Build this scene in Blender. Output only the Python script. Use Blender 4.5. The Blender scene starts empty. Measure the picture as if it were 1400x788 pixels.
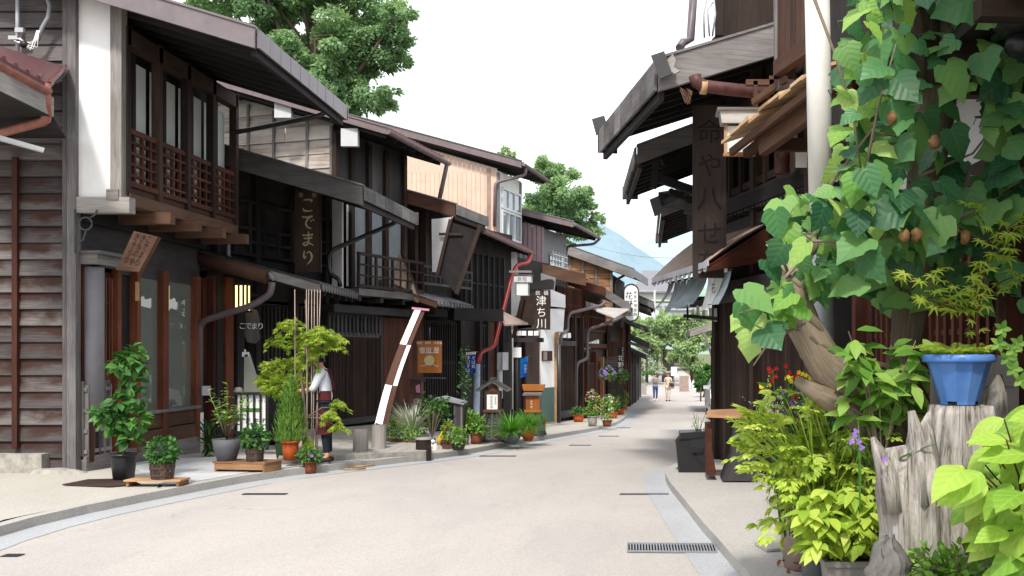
import bpy, math, random
from mathutils import Vector, Matrix
rnd = random.Random(7)
PI = math.pi
F, VX, VY, CH = 1361.1, 893.0, 481.0, 1.6
sc = bpy.context.scene
col = sc.collection
def V(*a): return Vector(a)
UP = V(0, 0, 1)
def P(px, py, Y): return V((px-VX)*Y/F, Y, CH-(py-VY)*Y/F)
def lerp(a, b, t): return a+(b-a)*t
def interp(tab, x):
    if x <= tab[0][0]: return tab[0][1]
    for (a, fa), (b, fb) in zip(tab, tab[1:]):
        if x <= b: return lerp(fa, fb, (x-a)/(b-a))
    return tab[-1][1]
ROADZ = [(-20, -.1), (13, -.1), (16, -.17), (30, -.66), (60, -1.40), (75, -1.46), (110, -.98), (150, -.7), (400, 2)]
def rz(Y): return interp(ROADZ, Y)
def pz(Y): return rz(Y)+.1
def G(px, py, fn=rz):                       # where the view ray through a pixel of the photo meets the ground
    lo, hi = 1.0, 400.0
    for _ in range(60):
        m = (lo+hi)/2
        if P(px, py, m).z > fn(m): lo = m
        else: hi = m
    return P(px, py, lo)

BASE = {}
def base_of(o): return BASE.get(o.name, V(0, 0, 0))

class MB:
    def __init__(s): s.v = []; s.f = []; s.uv = []; s.r = []; s.mi = []; s.sm = []
    def poly(s, pts, uvs=None, r=None, mi=0, sm=False):
        b = len(s.v); s.v += [Vector(p) for p in pts]; s.f.append(tuple(range(b, b+len(pts))))
        if uvs is None:
            o = s.v[b]; e = (s.v[b+1]-o); l = e.length or 1; e = e/l
            n = (s.v[b+1]-o).cross(s.v[b+2]-o); n = n.normalized() if n.length > 1e-9 else UP
            g = n.cross(e); ou, ov = rnd.random()*9, rnd.random()*9
            uvs = [((p-o).dot(e)+ou, (p-o).dot(g)+ov) for p in s.v[b:]]
        s.uv.append(uvs); s.r.append(rnd.random() if r is None else r); s.mi.append(mi); s.sm.append(sm)
    def obox(s, o, a, b, c, mi=0, r=None, taper=None):
        o = Vector(o); A, B, C = Vector(a), Vector(b), Vector(c)
        if A.cross(B).dot(C) < 0: A, B = B, A
        ls = [A.length, B.length, C.length]; L = ls.index(max(ls)); E = [A, B, C]
        ou, ov = rnd.random()*40, rnd.random()*40
        r = rnd.random() if r is None else r
        q = [o, o+A, o+A+B, o+B, o+C, o+A+C, o+A+B+C, o+B+C]
        k = len(s.v); s.v += q
        for f, (i, j) in (((0, 3, 2, 1), (1, 0)), ((4, 5, 6, 7), (0, 1)), ((0, 1, 5, 4), (0, 2)), ((1, 2, 6, 5), (1, 2)), ((2, 3, 7, 6), (0, 2)), ((3, 0, 4, 7), (1, 2))):
            if j == L: i, j = j, i
            ei = E[i]/(ls[i] or 1); ej = E[j]/(ls[j] or 1); ln = ({0, 1, 2}-{i, j}).pop()
            s.f.append(tuple(k+x for x in f))
            s.uv.append([((q[x]-o).dot(ei)+ou, (q[x]-o).dot(ej)+ov+ln*1.7) for x in f]); s.r.append(r); s.mi.append(mi); s.sm.append(False)
    def bar(s, p, q, w, h, up=UP, mi=0, r=None):      # a straight bar centred on p-q, w sideways, h along up
        p, q = Vector(p), Vector(q); d = (q-p)
        x = d.cross(up)
        if x.length < 1e-6: x = d.cross(V(1, 0, 0))
        x.normalize(); u = x.cross(d).normalized()
        s.obox(p-x*w/2-u*h/2, d, x*w, u*h, mi, r)
    def tube(s, pts, rad, n=8, mi=0, caps=True, r=None):
        pts = [Vector(p) for p in pts]; N = len(pts)
        if not isinstance(rad, (list, tuple)): rad = [rad]*N
        k0 = len(s.v); t0 = (pts[1]-pts[0]).normalized()
        x = t0.cross(UP)
        if x.length < 1e-3: x = t0.cross(V(1, 0, 0))
        x.normalize(); r = rnd.random() if r is None else r
        ou = rnd.random()*20; L = 0; Ls = []
        for i in range(N):
            t = (pts[min(i+1, N-1)]-pts[max(i-1, 0)]).normalized()
            x = (x-t*x.dot(t)).normalized(); y = t.cross(x)
            if i: L += (pts[i]-pts[i-1]).length
            Ls.append(L)
            for j in range(n):
                a = 2*PI*j/n; s.v.append(pts[i]+(x*math.cos(a)+y*math.sin(a))*rad[i])
        for i in range(N-1):
            for j in range(n):
                j2 = (j+1) % n
                s.f.append((k0+i*n+j, k0+i*n+j2, k0+(i+1)*n+j2, k0+(i+1)*n+j))
                c = 2*PI*max(rad[i], .004)/n
                s.uv.append([(Ls[i]+ou, j*c), (Ls[i]+ou, (j+1)*c), (Ls[i+1]+ou, (j+1)*c), (Ls[i+1]+ou, j*c)])
                s.r.append(r); s.mi.append(mi); s.sm.append(True)
        if caps:
            for i, rev in ((0, True), (N-1, False)):
                f = [k0+i*n+j for j in range(n)]
                if rev: f.reverse()
                s.f.append(tuple(f)); s.uv.append([(0, 0)]*n); s.r.append(r); s.mi.append(mi); s.sm.append(False)
    def lathe(s, c, prof, n=20, mi=0, sx=1, sy=1, r=None, jit=None):
        c = Vector(c); k0 = len(s.v); r = rnd.random() if r is None else r
        for i, (rad, z) in enumerate(prof):
            for j in range(n):
                a = 2*PI*j/n; q = rad*(1 if jit is None else jit(a, z))
                s.v.append(c+V(q*math.cos(a)*sx, q*math.sin(a)*sy, z))
        for i in range(len(prof)-1):
            for j in range(n):
                j2 = (j+1) % n
                s.f.append((k0+i*n+j, k0+i*n+j2, k0+(i+1)*n+j2, k0+(i+1)*n+j))
                s.uv.append([(prof[i][1], j*.05), (prof[i][1], (j+1)*.05), (prof[i+1][1], (j+1)*.05), (prof[i+1][1], j*.05)])
                s.r.append(r); s.mi.append(mi); s.sm.append(True)
    def prism(s, poly, d, mi=0, r=None):               # planar polygon pushed along d
        poly = [Vector(p) for p in poly]; d = Vector(d); r = rnd.random() if r is None else r
        s.poly(poly[::-1], r=r, mi=mi); s.poly([p+d for p in poly], r=r, mi=mi)
        for i in range(len(poly)):
            a, b = poly[i], poly[(i+1) % len(poly)]
            s.poly([a, b, b+d, a+d], r=r, mi=mi)
    def ball(s, c, rx, ry, rzz, n=12, m=8, mi=0, r=None, jit=0):
        c = Vector(c); k0 = len(s.v); r = rnd.random() if r is None else r
        for i in range(m+1):
            th = PI*i/m
            for j in range(n):
                a = 2*PI*j/n; q = 1+rnd.uniform(-jit, jit)
                s.v.append(c+V(rx*math.sin(th)*math.cos(a), ry*math.sin(th)*math.sin(a), rzz*math.cos(th))*q)
        for i in range(m):
            for j in range(n):
                j2 = (j+1) % n
                s.f.append((k0+i*n+j, k0+(i+1)*n+j, k0+(i+1)*n+j2, k0+i*n+j2))
                s.uv.append([(0, 0), (0, .1), (.1, .1), (.1, 0)]); s.r.append(r); s.mi.append(mi); s.sm.append(True)

def obj(name, mb, mats, parent=None, base=None, label=None):
    b = base_of(parent) if parent else Vector(base if base is not None else (0, 0, 0))
    me = bpy.data.meshes.new(name)
    me.from_pydata([v-b for v in mb.v], [], mb.f)
    if not isinstance(mats, (list, tuple)): mats = [mats]
    for m in mats: me.materials.append(M[m] if isinstance(m, str) else m)
    uvl = me.uv_layers.new(name='UVMap')
    uvl.data.foreach_set('uv', [c for f in mb.uv for uv in f for c in uv])
    at = me.attributes.new('rnd', 'FLOAT', 'FACE'); at.data.foreach_set('value', mb.r)
    me.polygons.foreach_set('material_index', mb.mi); me.polygons.foreach_set('use_smooth', mb.sm)
    me.update()
    o = bpy.data.objects.new(name, me); col.objects.link(o)
    if parent: o.parent = parent
    else: o.location = b
    BASE[o.name] = b
    if label: o['label'] = label
    return o
def tag(o, label, cat, group=None):
    o['label'] = label; o['category'] = cat
    if group: o['group'] = group
    return o
def thing(name, base, label, cat, group=None):
    o = bpy.data.objects.new(name, None); col.objects.link(o); o.location = base; o.empty_display_size = .2
    BASE[o.name] = Vector(base); return tag(o, label, cat, group)
def struct(name, mb, mats):
    o = obj(name, mb, mats); o['kind'] = 'structure'; return o
def copy_tree(o, loc, rot=None, label=None, parent=None):
    c = o.copy(); col.objects.link(c)
    if parent: c.parent = parent
    else:
        c.location = loc
        if rot is not None: c.rotation_euler = (0, 0, rot)
        if label: c['label'] = label
    for ch in [x for x in bpy.data.objects if x.parent == o]: copy_tree(ch, None, parent=c)
    return c

class Fr:                                   # a facade: u runs away from the camera along the wall, n points to the street, z up
    def __init__(s, x0, y0, x1, y1, side=1):
        s.O = V(x0, y0, 0); d = V(x1-x0, y1-y0, 0); s.L = d.length; s.d = d.normalized()
        s.n = V(s.d.y, -s.d.x, 0)*side
    def pt(s, u, n, z): return s.O+s.d*u+s.n*n+UP*z
    def px(s, px, py, n=0):                 # photo pixel -> (u, z) on the plane n in front of the wall
        r = V((px-VX)/F, 1, -(py-VY)/F); c = V(0, 0, CH)
        t = (s.O+s.n*n-c).dot(s.n)/r.dot(s.n); q = c+r*t
        return (q-s.O).dot(s.d), q.z
    def U(s, px, n=0): return s.px(px, VY, n)[0]
    def box(s, mb, u0, u1, n0, n1, z0, z1, mi=0, r=None):
        mb.obox(s.pt(u0, n0, z0), s.d*(u1-u0), s.n*(n1-n0), UP*(z1-z0), mi, r)
    def quad(s, mb, u0, u1, z0, z1, n, mi=0, r=None):
        mb.poly([s.pt(u0, n, z0), s.pt(u1, n, z0), s.pt(u1, n, z1), s.pt(u0, n, z1)], r=r, mi=mi)

def clip(poly, a, b, c):                    # keep the part of a 2D polygon where a*x+b*y<=c
    out = []
    for i in range(len(poly)):
        p, q = poly[i], poly[(i+1) % len(poly)]
        dp, dq = a*p[0]+b*p[1]-c, a*q[0]+b*q[1]-c
        if dp <= 0: out.append(p)
        if dp*dq < 0:
            t = dp/(dp-dq); out.append((lerp(p[0], q[0], t), lerp(p[1], q[1], t)))
    return out
def siding(mb, A, d, n, L, z0, zt0, ztL, pitch=.2, lap=.02, mi=0, joints=None):
    # clapboards on the wall starting at A running L along d, outward n, sloped top zt0..ztL
    k = 0; z = z0; top = max(zt0, ztL); sl = (ztL-zt0)/L
    while z < top:
        xs = [0]+sorted(rnd.uniform(.15, .85)*L for _ in range(joints or 0))+[L]
        for xa, xb in zip(xs, xs[1:]):
            g = .004
            pl = clip([(xa+g, z), (xb-g, z), (xb-g, z+pitch+.015), (xa+g, z+pitch+.015)], -sl, 1, zt0)
            if len(pl) < 3: continue
            ou, ov, rr = rnd.random()*30, rnd.random()*30, rnd.random()
            w = rnd.uniform(-.004, .004)
            def q(p): return A+d*p[0]+n*(lap*(1-(p[1]-z)/pitch)+w*(p[0]-xa))+UP*p[1]
            mb.poly([q(p) for p in pl], [(p[0]+ou*10, (p[1]-z)/pitch+math.floor(ov)*3) for p in pl], r=rr, mi=mi)
            mb.poly([A+d*xa+UP*z, A+d*xb+UP*z, q((xb-g, z)), q((xa+g, z))], r=rr, mi=mi)
        z += pitch; k += 1
def vboards(mb, A, d, n, L, z0, zt0, ztL, pitch=.1, relief=.012, mi=0, gap=.008):
    x = 0; sl = (ztL-zt0)/L
    while x < L-1e-4:
        w = min(pitch, L-x); za, zb = zt0+sl*x, zt0+sl*(x+w)
        rr = rnd.random(); ou = rnd.random()*30
        a0, a1 = A+d*(x+gap/2), A+d*(x+w-gap/2)
        mb.poly([a0+n*relief+UP*z0, a1+n*relief+UP*z0, a1+n*relief+UP*zb, a0+n*relief+UP*za], [(z0+ou, x), (z0+ou, x+w), (zb+ou, x+w), (za+ou, x)], r=rr, mi=mi)
        for e in (a0, a1): mb.poly([e+UP*z0, e+n*relief+UP*z0, e+n*relief+UP*za, e+UP*za], r=rr, mi=mi)
        x += pitch

# ---- lettering
_tcache = {}
def glyph(ch):
    if ch in _tcache: return _tcache[ch]
    cu = bpy.data.curves.new('t', 'FONT'); cu.body = ch; cu.resolution_u = 3; cu.align_x = 'CENTER'
    o = bpy.data.objects.new('t', cu); col.objects.link(o)
    dg = bpy.context.evaluated_depsgraph_get(); dg.update()
    me = bpy.data.meshes.new_from_object(o.evaluated_get(dg))
    vs = [v.co.copy() for v in me.vertices]; fs = [tuple(p.vertices) for p in me.polygons]
    bpy.data.objects.remove(o); bpy.data.curves.remove(cu); bpy.data.meshes.remove(me)
    _tcache[ch] = (vs, fs); return vs, fs
def text(mb, s, o, right, up, size, vertical=False, pitch=1.05, mi=0, bold=0):
    # characters centred on o, written along right or downwards; each glyph about size tall
    o = Vector(o)
    n = len(s); k = -1
    for i, ch in enumerate(s):
        if ch == ' ': continue
        vs, fs = glyph(ch)
        if not vs: continue
        xs = [v.x for v in vs]; ys = [v.y for v in vs]; cx = (min(xs)+max(xs))/2; cy = (min(ys)+max(ys))/2
        cell = (o-up*(i-(n-1)/2)*size*pitch) if vertical else (o+right*(i-(n-1)/2)*size*pitch)
        b = len(mb.v); mb.v += [cell+right*((v.x-cx)*size*(1+bold))+up*((v.y-(cy if ord(ch) > 255 else .36))*size*(1+bold)) for v in vs]
        for f in fs:
            mb.f.append(tuple(b+j for j in f)); mb.uv.append([(0, 0)]*len(f)); mb.r.append(.5); mb.mi.append(mi); mb.sm.append(False)
def stroke(mb, pts, ws, o, right, up, size, mi=0, lift=V(0, 0, 0)):
    # one brush stroke: points in a unit cell, widths along it
    P2 = []; W = []
    n = len(pts)
    for i in range(n-1):
        p0, p1, p2, p3 = pts[max(i-1, 0)], pts[i], pts[i+1], pts[min(i+2, n-1)]
        for k in range(6):
            t = k/6
            P2.append(tuple(.5*((2*p1[j])+(p2[j]-p0[j])*t+(2*p0[j]-5*p1[j]+4*p2[j]-p3[j])*t*t+(3*p1[j]-p0[j]-3*p2[j]+p3[j])*t**3) for j in (0, 1)))
            W.append(lerp(ws[i], ws[i+1], t))
    P2.append(pts[-1]); W.append(ws[-1])
    L = []; R = []
    for i in range(len(P2)):
        a, b = P2[max(i-1, 0)], P2[min(i+1, len(P2)-1)]
        tx, ty = b[0]-a[0], b[1]-a[1]; l = math.hypot(tx, ty) or 1
        nx, ny = -ty/l, tx/l; w = W[i]/2
        for lst, sg in ((L, 1), (R, -1)):
            lst.append(Vector(o)+right*((P2[i][0]+nx*w*sg)*size)+up*((P2[i][1]+ny*w*sg)*size)+lift)
    for i in range(len(P2)-1): mb.poly([R[i], R[i+1], L[i+1], L[i]], mi=mi, r=.5)

# ---- leaves
def basis(d, up=UP):
    d = d.normalized(); x = d.cross(up)
    if x.length < 1e-3: x = d.cross(V(1, 0, 0))
    x.normalize(); return x, x.cross(d).normalized()
SH = {'oval': ([0, .12, .4, .72, 1], [0, .22, .5, .36, 0]),
      'long': ([0, .1, .4, .75, 1], [0, .28, .5, .3, 0]),
      'ovalx': ([0, .06, .16, .3, .45, .6, .75, .88, 1], [0, .17, .35, .47, .5, .45, .33, .17, 0]),
      'card': ([0, .45, 1], [0, .5, 0]),
      'heart': ([0, -.12, -.09, .08, .24, .33, .45, .54, .70, .85, 1], [.02, .17, .35, .49, .57, .44, .40, .43, .26, .12, 0])}
def leaf(mb, p, d, nrm, L, W, shape='oval', fold=.25, droop=.25, r=None, mi=0):
    # p base, d growth direction, nrm upper side
    d = d.normalized(); x = d.cross(nrm)
    if x.length < 1e-3: x = d.cross(V(.3, .2, .9))
    x.normalize(); n = x.cross(d).normalized()
    if n.dot(nrm) < 0: n = -n
    ts, ws = SH[shape]; r = rnd.random() if r is None else r
    sm = shape != 'card'
    for sg in (1, -1):
        k = len(mb.v); m = len(ts)
        for t, w in zip(ts, ws):
            c = p+d*(max(t, 0)*L)-n*(droop*t*t*L)
            mb.v.append(c)
            e = p+d*(t*L)-n*(droop*t*t*L)+x*(sg*w*W*math.cos(fold))+n*(w*W*math.sin(fold)*(1-.9*w))
            mb.v.append(e)
        for i in range(m-1):
            a = (k+2*i, k+2*i+1, k+2*i+3, k+2*i+2)
            if sg < 0: a = a[::-1]
            uv = {0: (0, ts[i]), 1: (ws[i], ts[i]), 3: (ws[i+1], ts[i+1]), 2: (0, ts[i+1])}
            mb.f.append(a); mb.uv.append([uv[q-k-2*i] for q in a]); mb.r.append(r); mb.mi.append(mi); mb.sm.append(sm)
def maple(mb, p, d, nrm, L, lobes=7, r=None, mi=0, deep=.42):
    d = d.normalized(); x = d.cross(nrm)
    if x.length < 1e-3: x = d.cross(V(.3, .2, .9))
    x.normalize(); n = x.cross(d).normalized()
    if n.dot(nrm) < 0: n = -n
    r = rnd.random() if r is None else r
    span = math.radians(250); pts = [p]
    for i in range(lobes):
        a = -span/2+span*i/(lobes-1); l = L*(1-.42*abs(a)/(span/2))
        da = span/(lobes-1)/2
        tip = p+(d*math.cos(a)+x*math.sin(a))*l-n*(.18*l*l/L+.04*rnd.random()*L)
        if i == 0: pts.append(p+(d*math.cos(a-da)+x*math.sin(a-da))*L*.2)
        pts.append(p+(d*math.cos(a-da*.35)+x*math.sin(a-da*.35))*l*.6)
        pts.append(tip)
        pts.append(p+(d*math.cos(a+da*.35)+x*math.sin(a+da*.35))*l*.6)
        pts.append(p+(d*math.cos(a+da)+x*math.sin(a+da))*L*deep*(1-.4*abs(a)/(span/2)))
    k = len(mb.v); mb.v += pts
    for i in range(1, len(pts)-1):
        mb.f.append((k, k+i, k+i+1)); mb.uv.append([(0, 0), (.3, .5), (.3, .6)]); mb.r.append(r); mb.mi.append(mi); mb.sm.append(False)
def rdir(zb=0.0):
    while True:
        v = V(rnd.uniform(-1, 1), rnd.uniform(-1, 1), rnd.uniform(-1, 1))
        if .05 < v.length < 1:
            v.normalize(); v.z += zb; return v.normalized()
# ------------------------------------------------------------------ materials
M = {}
def newmat(name):
    m = bpy.data.materials.new(name); m.use_nodes = True; nt = m.node_tree; nt.nodes.clear()
    out = nt.nodes.new('ShaderNodeOutputMaterial'); M[name] = m
    return m, nt, out
class N:
    def __init__(s, nt): s.nt = nt
    def n(s, t, **kw):
        x = s.nt.nodes.new(t)
        for k, v in kw.items():
            if k.startswith('i_'): x.inputs[k[2:].replace('_', ' ')].default_value = v
            else: setattr(x, k, v)
        return x
    def l(s, a, b): s.nt.links.new(a, b)
    def coord(s, kind='UV', scale=(1, 1, 1)):
        tc = s.n('ShaderNodeTexCoord'); mp = s.n('ShaderNodeMapping'); mp.inputs['Scale'].default_value = scale
        s.l(tc.outputs[kind], mp.inputs['Vector']); return mp.outputs['Vector']
    def noise(s, vec, scale, detail=4, rough=.6, dist=0):
        x = s.n('ShaderNodeTexNoise'); x.inputs['Scale'].default_value = scale; x.inputs['Detail'].default_value = detail
        x.inputs['Roughness'].default_value = rough; x.inputs['Distortion'].default_value = dist
        s.l(vec, x.inputs['Vector']); return x.outputs['Fac']
    def ramp(s, fac, stops):
        x = s.n('ShaderNodeValToRGB'); e = x.color_ramp.elements
        while len(e) < len(stops): e.new(.5)
        for el, (p, c) in zip(e, stops):
            el.position = p; el.color = (c[0], c[1], c[2], 1) if hasattr(c, '__len__') else (c, c, c, 1)
        s.l(fac, x.inputs['Fac']); return x.outputs['Color']
    def mix(s, f, a, b, mode='MIX'):
        x = s.n('ShaderNodeMix', data_type='RGBA', blend_type=mode)
        for i, v in ((0, f), (6, a), (7, b)):
            if hasattr(v, 'links'): s.l(v, x.inputs[i])
            elif i == 0: x.inputs[0].default_value = v
            else: x.inputs[i].default_value = (*v, 1) if len(v) == 3 else v
        return x.outputs[2]
    def math(s, op, a, b=0.0, clamp=False):
        x = s.n('ShaderNodeMath', operation=op, use_clamp=clamp)
        for i, v in ((0, a), (1, b)):
            if hasattr(v, 'links'): s.l(v, x.inputs[i])
            else: x.inputs[i].default_value = v
        return x.outputs[0]
    def attr(s): return s.n('ShaderNodeAttribute', attribute_name='rnd').outputs['Fac']
    def bump(s, h, strength=.3, dist=.01):
        x = s.n('ShaderNodeBump'); x.inputs['Strength'].default_value = strength; x.inputs['Distance'].default_value = dist
        s.l(h, x.inputs['Height']); return x.outputs['Normal']
    def bsdf(s, out, colr, rough=.7, normal=None, spec=.3, metal=0, **kw):
        b = s.n('ShaderNodeBsdfPrincipled')
        if hasattr(colr, 'links'): s.l(colr, b.inputs['Base Color'])
        else: b.inputs['Base Color'].default_value = (*colr, 1)
        if hasattr(rough, 'links'): s.l(rough, b.inputs['Roughness'])
        else: b.inputs['Roughness'].default_value = rough
        b.inputs['Specular IOR Level'].default_value = spec; b.inputs['Metallic'].default_value = metal
        if normal is not None: s.l(normal, b.inputs['Normal'])
        for k, v in kw.items(): b.inputs[k.replace('_', ' ')].default_value = v
        if out is not None: s.l(b.outputs[0], out.inputs['Surface'])
        return b
def wood(name, dark, mid, light, grain=1.0, rough=.75, bumps=.35, patch=.5, spec=.25):
    # grain runs along U of the boxes; every board has its own tone
    m, nt, out = newmat(name); k = N(nt)
    uv = k.coord('UV', (1.2*grain, 22*grain, 1)); g = k.noise(uv, 2.2, 6, .65, .6)
    uv2 = k.coord('UV', (.5, 3, 1)); p = k.noise(uv2, 1.3, 3, .6)
    ob = k.noise(k.coord('Object'), .9, 3, .6)
    f = k.math('ADD', k.math('MULTIPLY', g, .55), k.math('MULTIPLY', k.attr(), .3))
    f = k.math('ADD', f, k.math('MULTIPLY', k.math('SUBTRACT', p, .5), patch)); f = k.math('ADD', f, k.math('MULTIPLY', k.math('SUBTRACT', ob, .5), .5))
    c = k.ramp(f, [(.18, dark), (.45, mid), (.78, light)])
    k.bsdf(out, c, rough, k.bump(g, bumps, .006), spec)
def stained(name, dark, mid, light, red):
    # weathered clapboard: V is 0..1 across a board, rust red below each lap, grey where rain reaches
    m, nt, out = newmat(name); k = N(nt)
    g = k.noise(k.coord('UV', (1.2, 7, 1)), 2.5, 6, .65, .5)
    f = k.math('ADD', k.math('MULTIPLY', g, .65), k.math('MULTIPLY', k.attr(), .3))
    c = k.ramp(f, [(.25, dark), (.5, mid), (.75, light)])
    tc = k.n('ShaderNodeTexCoord'); sp = k.n('ShaderNodeSeparateXYZ'); k.l(tc.outputs['UV'], sp.inputs[0])
    v = k.math('FRACT', sp.outputs['Y'])
    so = k.n('ShaderNodeSeparateXYZ'); k.l(tc.outputs['Object'], so.inputs[0])
    nz = k.noise(k.coord('Object', (1.1, 1.1, 2.2)), 1.4, 4, .6)
    low = k.math('MULTIPLY', k.math('SUBTRACT', 5.0, so.outputs['Z']), .8, True)
    w = k.math('ADD', v, k.math('MULTIPLY', k.math('SUBTRACT', nz, .5), 2.4))
    st = k.math('MULTIPLY', k.ramp(w, [(.2, 0), (.75, .92)]), low)
    st2 = k.math('MULTIPLY', st, k.ramp(nz, [(.3, .35), (.55, 1)]))
    c = k.mix(st2, c, red)
    edge = k.ramp(v, [(.0, .25), (.06, 1), (.9, 1), (1, .35)])
    c = k.mix(1.0, c, edge, 'MULTIPLY')
    k.bsdf(out, c, .8, k.bump(g, .4, .006), .2)
def plain(name, colr, rough=.6, spec=.3, metal=0, var=.12, scale=6, bumps=0, dirt=None):
    m, nt, out = newmat(name); k = N(nt)
    n = k.noise(k.coord('Object'), scale, 5, .65)
    a = tuple(max(0, x*(1-var*2)) for x in colr); b = tuple(min(1, x*(1+var)) for x in colr)
    c = k.ramp(n, [(.3, a), (.7, b)])
    if dirt:
        d = k.ramp(k.noise(k.coord('Object', (1, 1, .35)), 2.3, 4, .7), [(.5, 0), (.75, 1)]); c = k.mix(k.math('MULTIPLY', d, .6), c, dirt)
    k.bsdf(out, c, rough, k.bump(n, bumps, .004) if bumps else None, spec, metal)
def leafmat(name, a, b, c, trans=.35, rough=.5, vein=0, spec=.35, back=None):
    m, nt, out = newmat(name); k = N(nt)
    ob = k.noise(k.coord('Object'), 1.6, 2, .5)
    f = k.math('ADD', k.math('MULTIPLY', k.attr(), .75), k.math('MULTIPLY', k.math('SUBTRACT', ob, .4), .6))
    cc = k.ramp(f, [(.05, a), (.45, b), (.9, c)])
    nrm = None
    if vein:
        tc = k.n('ShaderNodeTexCoord'); sp = k.n('ShaderNodeSeparateXYZ'); k.l(tc.outputs['UV'], sp.inputs[0])
        x, y = sp.outputs['X'], sp.outputs['Y']
        ph = k.math('FRACT', k.math('MULTIPLY', k.math('SUBTRACT', y, k.math('MULTIPLY', x, .75)), 4.5))
        w = k.math('ABSOLUTE', k.math('SUBTRACT', ph, .5))
        line = k.ramp(w, [(0, 1), (.07, .25), (.2, 0)]); mid = k.ramp(x, [(0, 1), (.018, .6), (.05, 0)])
        ln = k.math('MAXIMUM', line, mid)
        cc = k.mix(k.math('MULTIPLY', ln, .15*vein), cc, tuple(min(1, q*1.9+.03) for q in b))
        cell = k.noise(k.coord('UV', (1, 1, 1)), 14, 2, .5)
        h = k.math('ADD', k.math('MULTIPLY', k.ramp(w, [(0, 0), (.5, 1)]), 1), k.math('MULTIPLY', cell, .5))
        nrm = k.bump(h, min(1, .26*vein), .007)
    if back:
        ge = k.n('ShaderNodeNewGeometry'); cc = k.mix(ge.outputs['Backfacing'], cc, back)
    p = k.bsdf(None, cc, rough, nrm, spec)
    t = k.n('ShaderNodeBsdfTranslucent'); k.l(k.mix(.55, cc, (1, 1, .35), 'MULTIPLY'), t.inputs['Color'])
    hs = k.n('ShaderNodeMixShader'); hs.inputs[0].default_value = trans
    k.l(p.outputs[0], hs.inputs[1]); k.l(t.outputs[0], hs.inputs[2]); k.l(hs.outputs[0], out.inputs['Surface'])
def emis(name, colr, strength):
    m, nt, out = newmat(name); k = N(nt); k.bsdf(out, colr, .5, None, .2, 0, Emission_Strength=strength, Emission_Color=(*colr, 1))

def hx(r, g, b):
    f = lambda c: (c/255/12.92) if c/255 <= .04045 else ((c/255+.055)/1.055)**2.4
    return (f(r), f(g), f(b))
wood('black_wood', (.008, .007, .007), (.019, .017, .017), (.048, .043, .041))
wood('dark_brown', (.012, .007, .006), (.034, .020, .015), (.085, .05, .038))
wood('red_brown', (.022, .007, .005), (.068, .02, .011), (.15, .052, .026))
wood('door_red', (.035, .010, .006), (.12, .034, .016), (.24, .085, .04))
wood('mid_brown', (.03, .015, .010), (.075, .036, .022), (.15, .085, .055))
wood('weathered', (.045, .042, .046), (.14, .13, .13), (.30, .28, .27))
wood('pale_weathered', (.13, .115, .105), (.30, .28, .265), (.50, .47, .44))
wood('grey_dark_wood', (.022, .02, .021), (.055, .051, .053), (.13, .122, .123))
wood('orange_wood', (.10, .045, .022), (.32, .17, .085), (.55, .36, .20))
wood('new_wood', (.22, .12, .06), (.45, .29, .16), (.62, .46, .30))
wood('sign_orange', (.22, .065, .012), (.36, .12, .022), (.46, .18, .04), .6, .45)
wood('sign_plank', (.02, .011, .009), (.05, .03, .022), (.09, .055, .045), .7)
wood('post_plank', (.012, .008, .007), (.03, .02, .017), (.055, .038, .032), .7)
plain('carving', (.016, .012, .010), .8, .2)
wood('bench_top', (.18, .08, .04), (.38, .20, .11), (.55, .35, .22), .6, .5)
wood('bark', (.05, .038, .028), (.19, .15, .11), (.36, .30, .23), 1.2, .9, 1.0)
wood('bark_dark', (.03, .023, .018), (.11, .085, .063), (.24, .19, .14), 1.2, .9, .9)
stained('siding', (.035, .03, .031), (.105, .094, .094), (.21, .19, .185), (.04, .017, .012))
wood('gable_boards', (.16, .10, .07), (.46, .41, .37), (.68, .62, .57), .8)
plain('plaster', (.87, .87, .88), .8, .1, var=.02, scale=3, dirt=(.72, .71, .69))
plain('plaster_grey', (.55, .55, .56), .8, .1, var=.06, scale=3)
plain('shoji', (.62, .66, .66), .7, .1, var=.03, scale=2)
plain('shoji_grey', (.62, .66, .64), .6, .2, var=.05, scale=2)
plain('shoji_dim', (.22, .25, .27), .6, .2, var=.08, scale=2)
plain('black_void', (.004, .004, .005), .9, .1)  # flat black standing in for unlit depth behind openings and under the grate
plain('metal_mauve', hx(112, 102, 106), .38, .5, .0, .10, 4)
plain('metal_dark', (.03, .029, .032), .4, .5, 0, .15, 5)
plain('metal_grey', (.22, .23, .25), .4, .5, 0, .1, 5)
plain('metal_red', hx(98, 54, 57), .45, .4, 0, .15, 6)
plain('copper', hx(150, 92, 78), .45, .5, 0, .2, 9)
plain('gutter_brown', hx(116, 102, 104), .45, .4, 0, .12, 6)
plain('pipe_mauve', hx(96, 86, 92), .42, .4, 0, .12, 6)
plain('pipe_red', hx(128, 28, 28), .4, .4, 0, .15, 6)
plain('pipe_blue', hx(150, 165, 185), .5, .3, 0, .1, 6)
plain('pipe_white', hx(214, 212, 208), .45, .4, 0, .05, 3, dirt=(.5, .48, .42))
plain('pipe_rust', hx(84, 52, 50), .5, .3, 0, .25, 9)
plain('tile_black', (.022, .022, .026), .35, .5, 0, .25, 5)
plain('tile_grey', (.11, .105, .11), .5, .4, 0, .25, 5)
plain('sheet_brown', hx(150, 132, 122), .45, .4, 0, .15, 4)
plain('pink_sheet', hx(218, 188, 168), .55, .3, 0, .08, 2)
plain('mauve_sheet', hx(150, 128, 134), .55, .3, 0, .1, 2)
plain('grey_sheet', hx(120, 120, 126), .55, .3, 0, .1, 2)
plain('light_sheet', hx(170, 172, 178), .5, .3, 0, .1, 2)
plain('alu', (.62, .64, .66), .35, .5, 0, .05)
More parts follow.
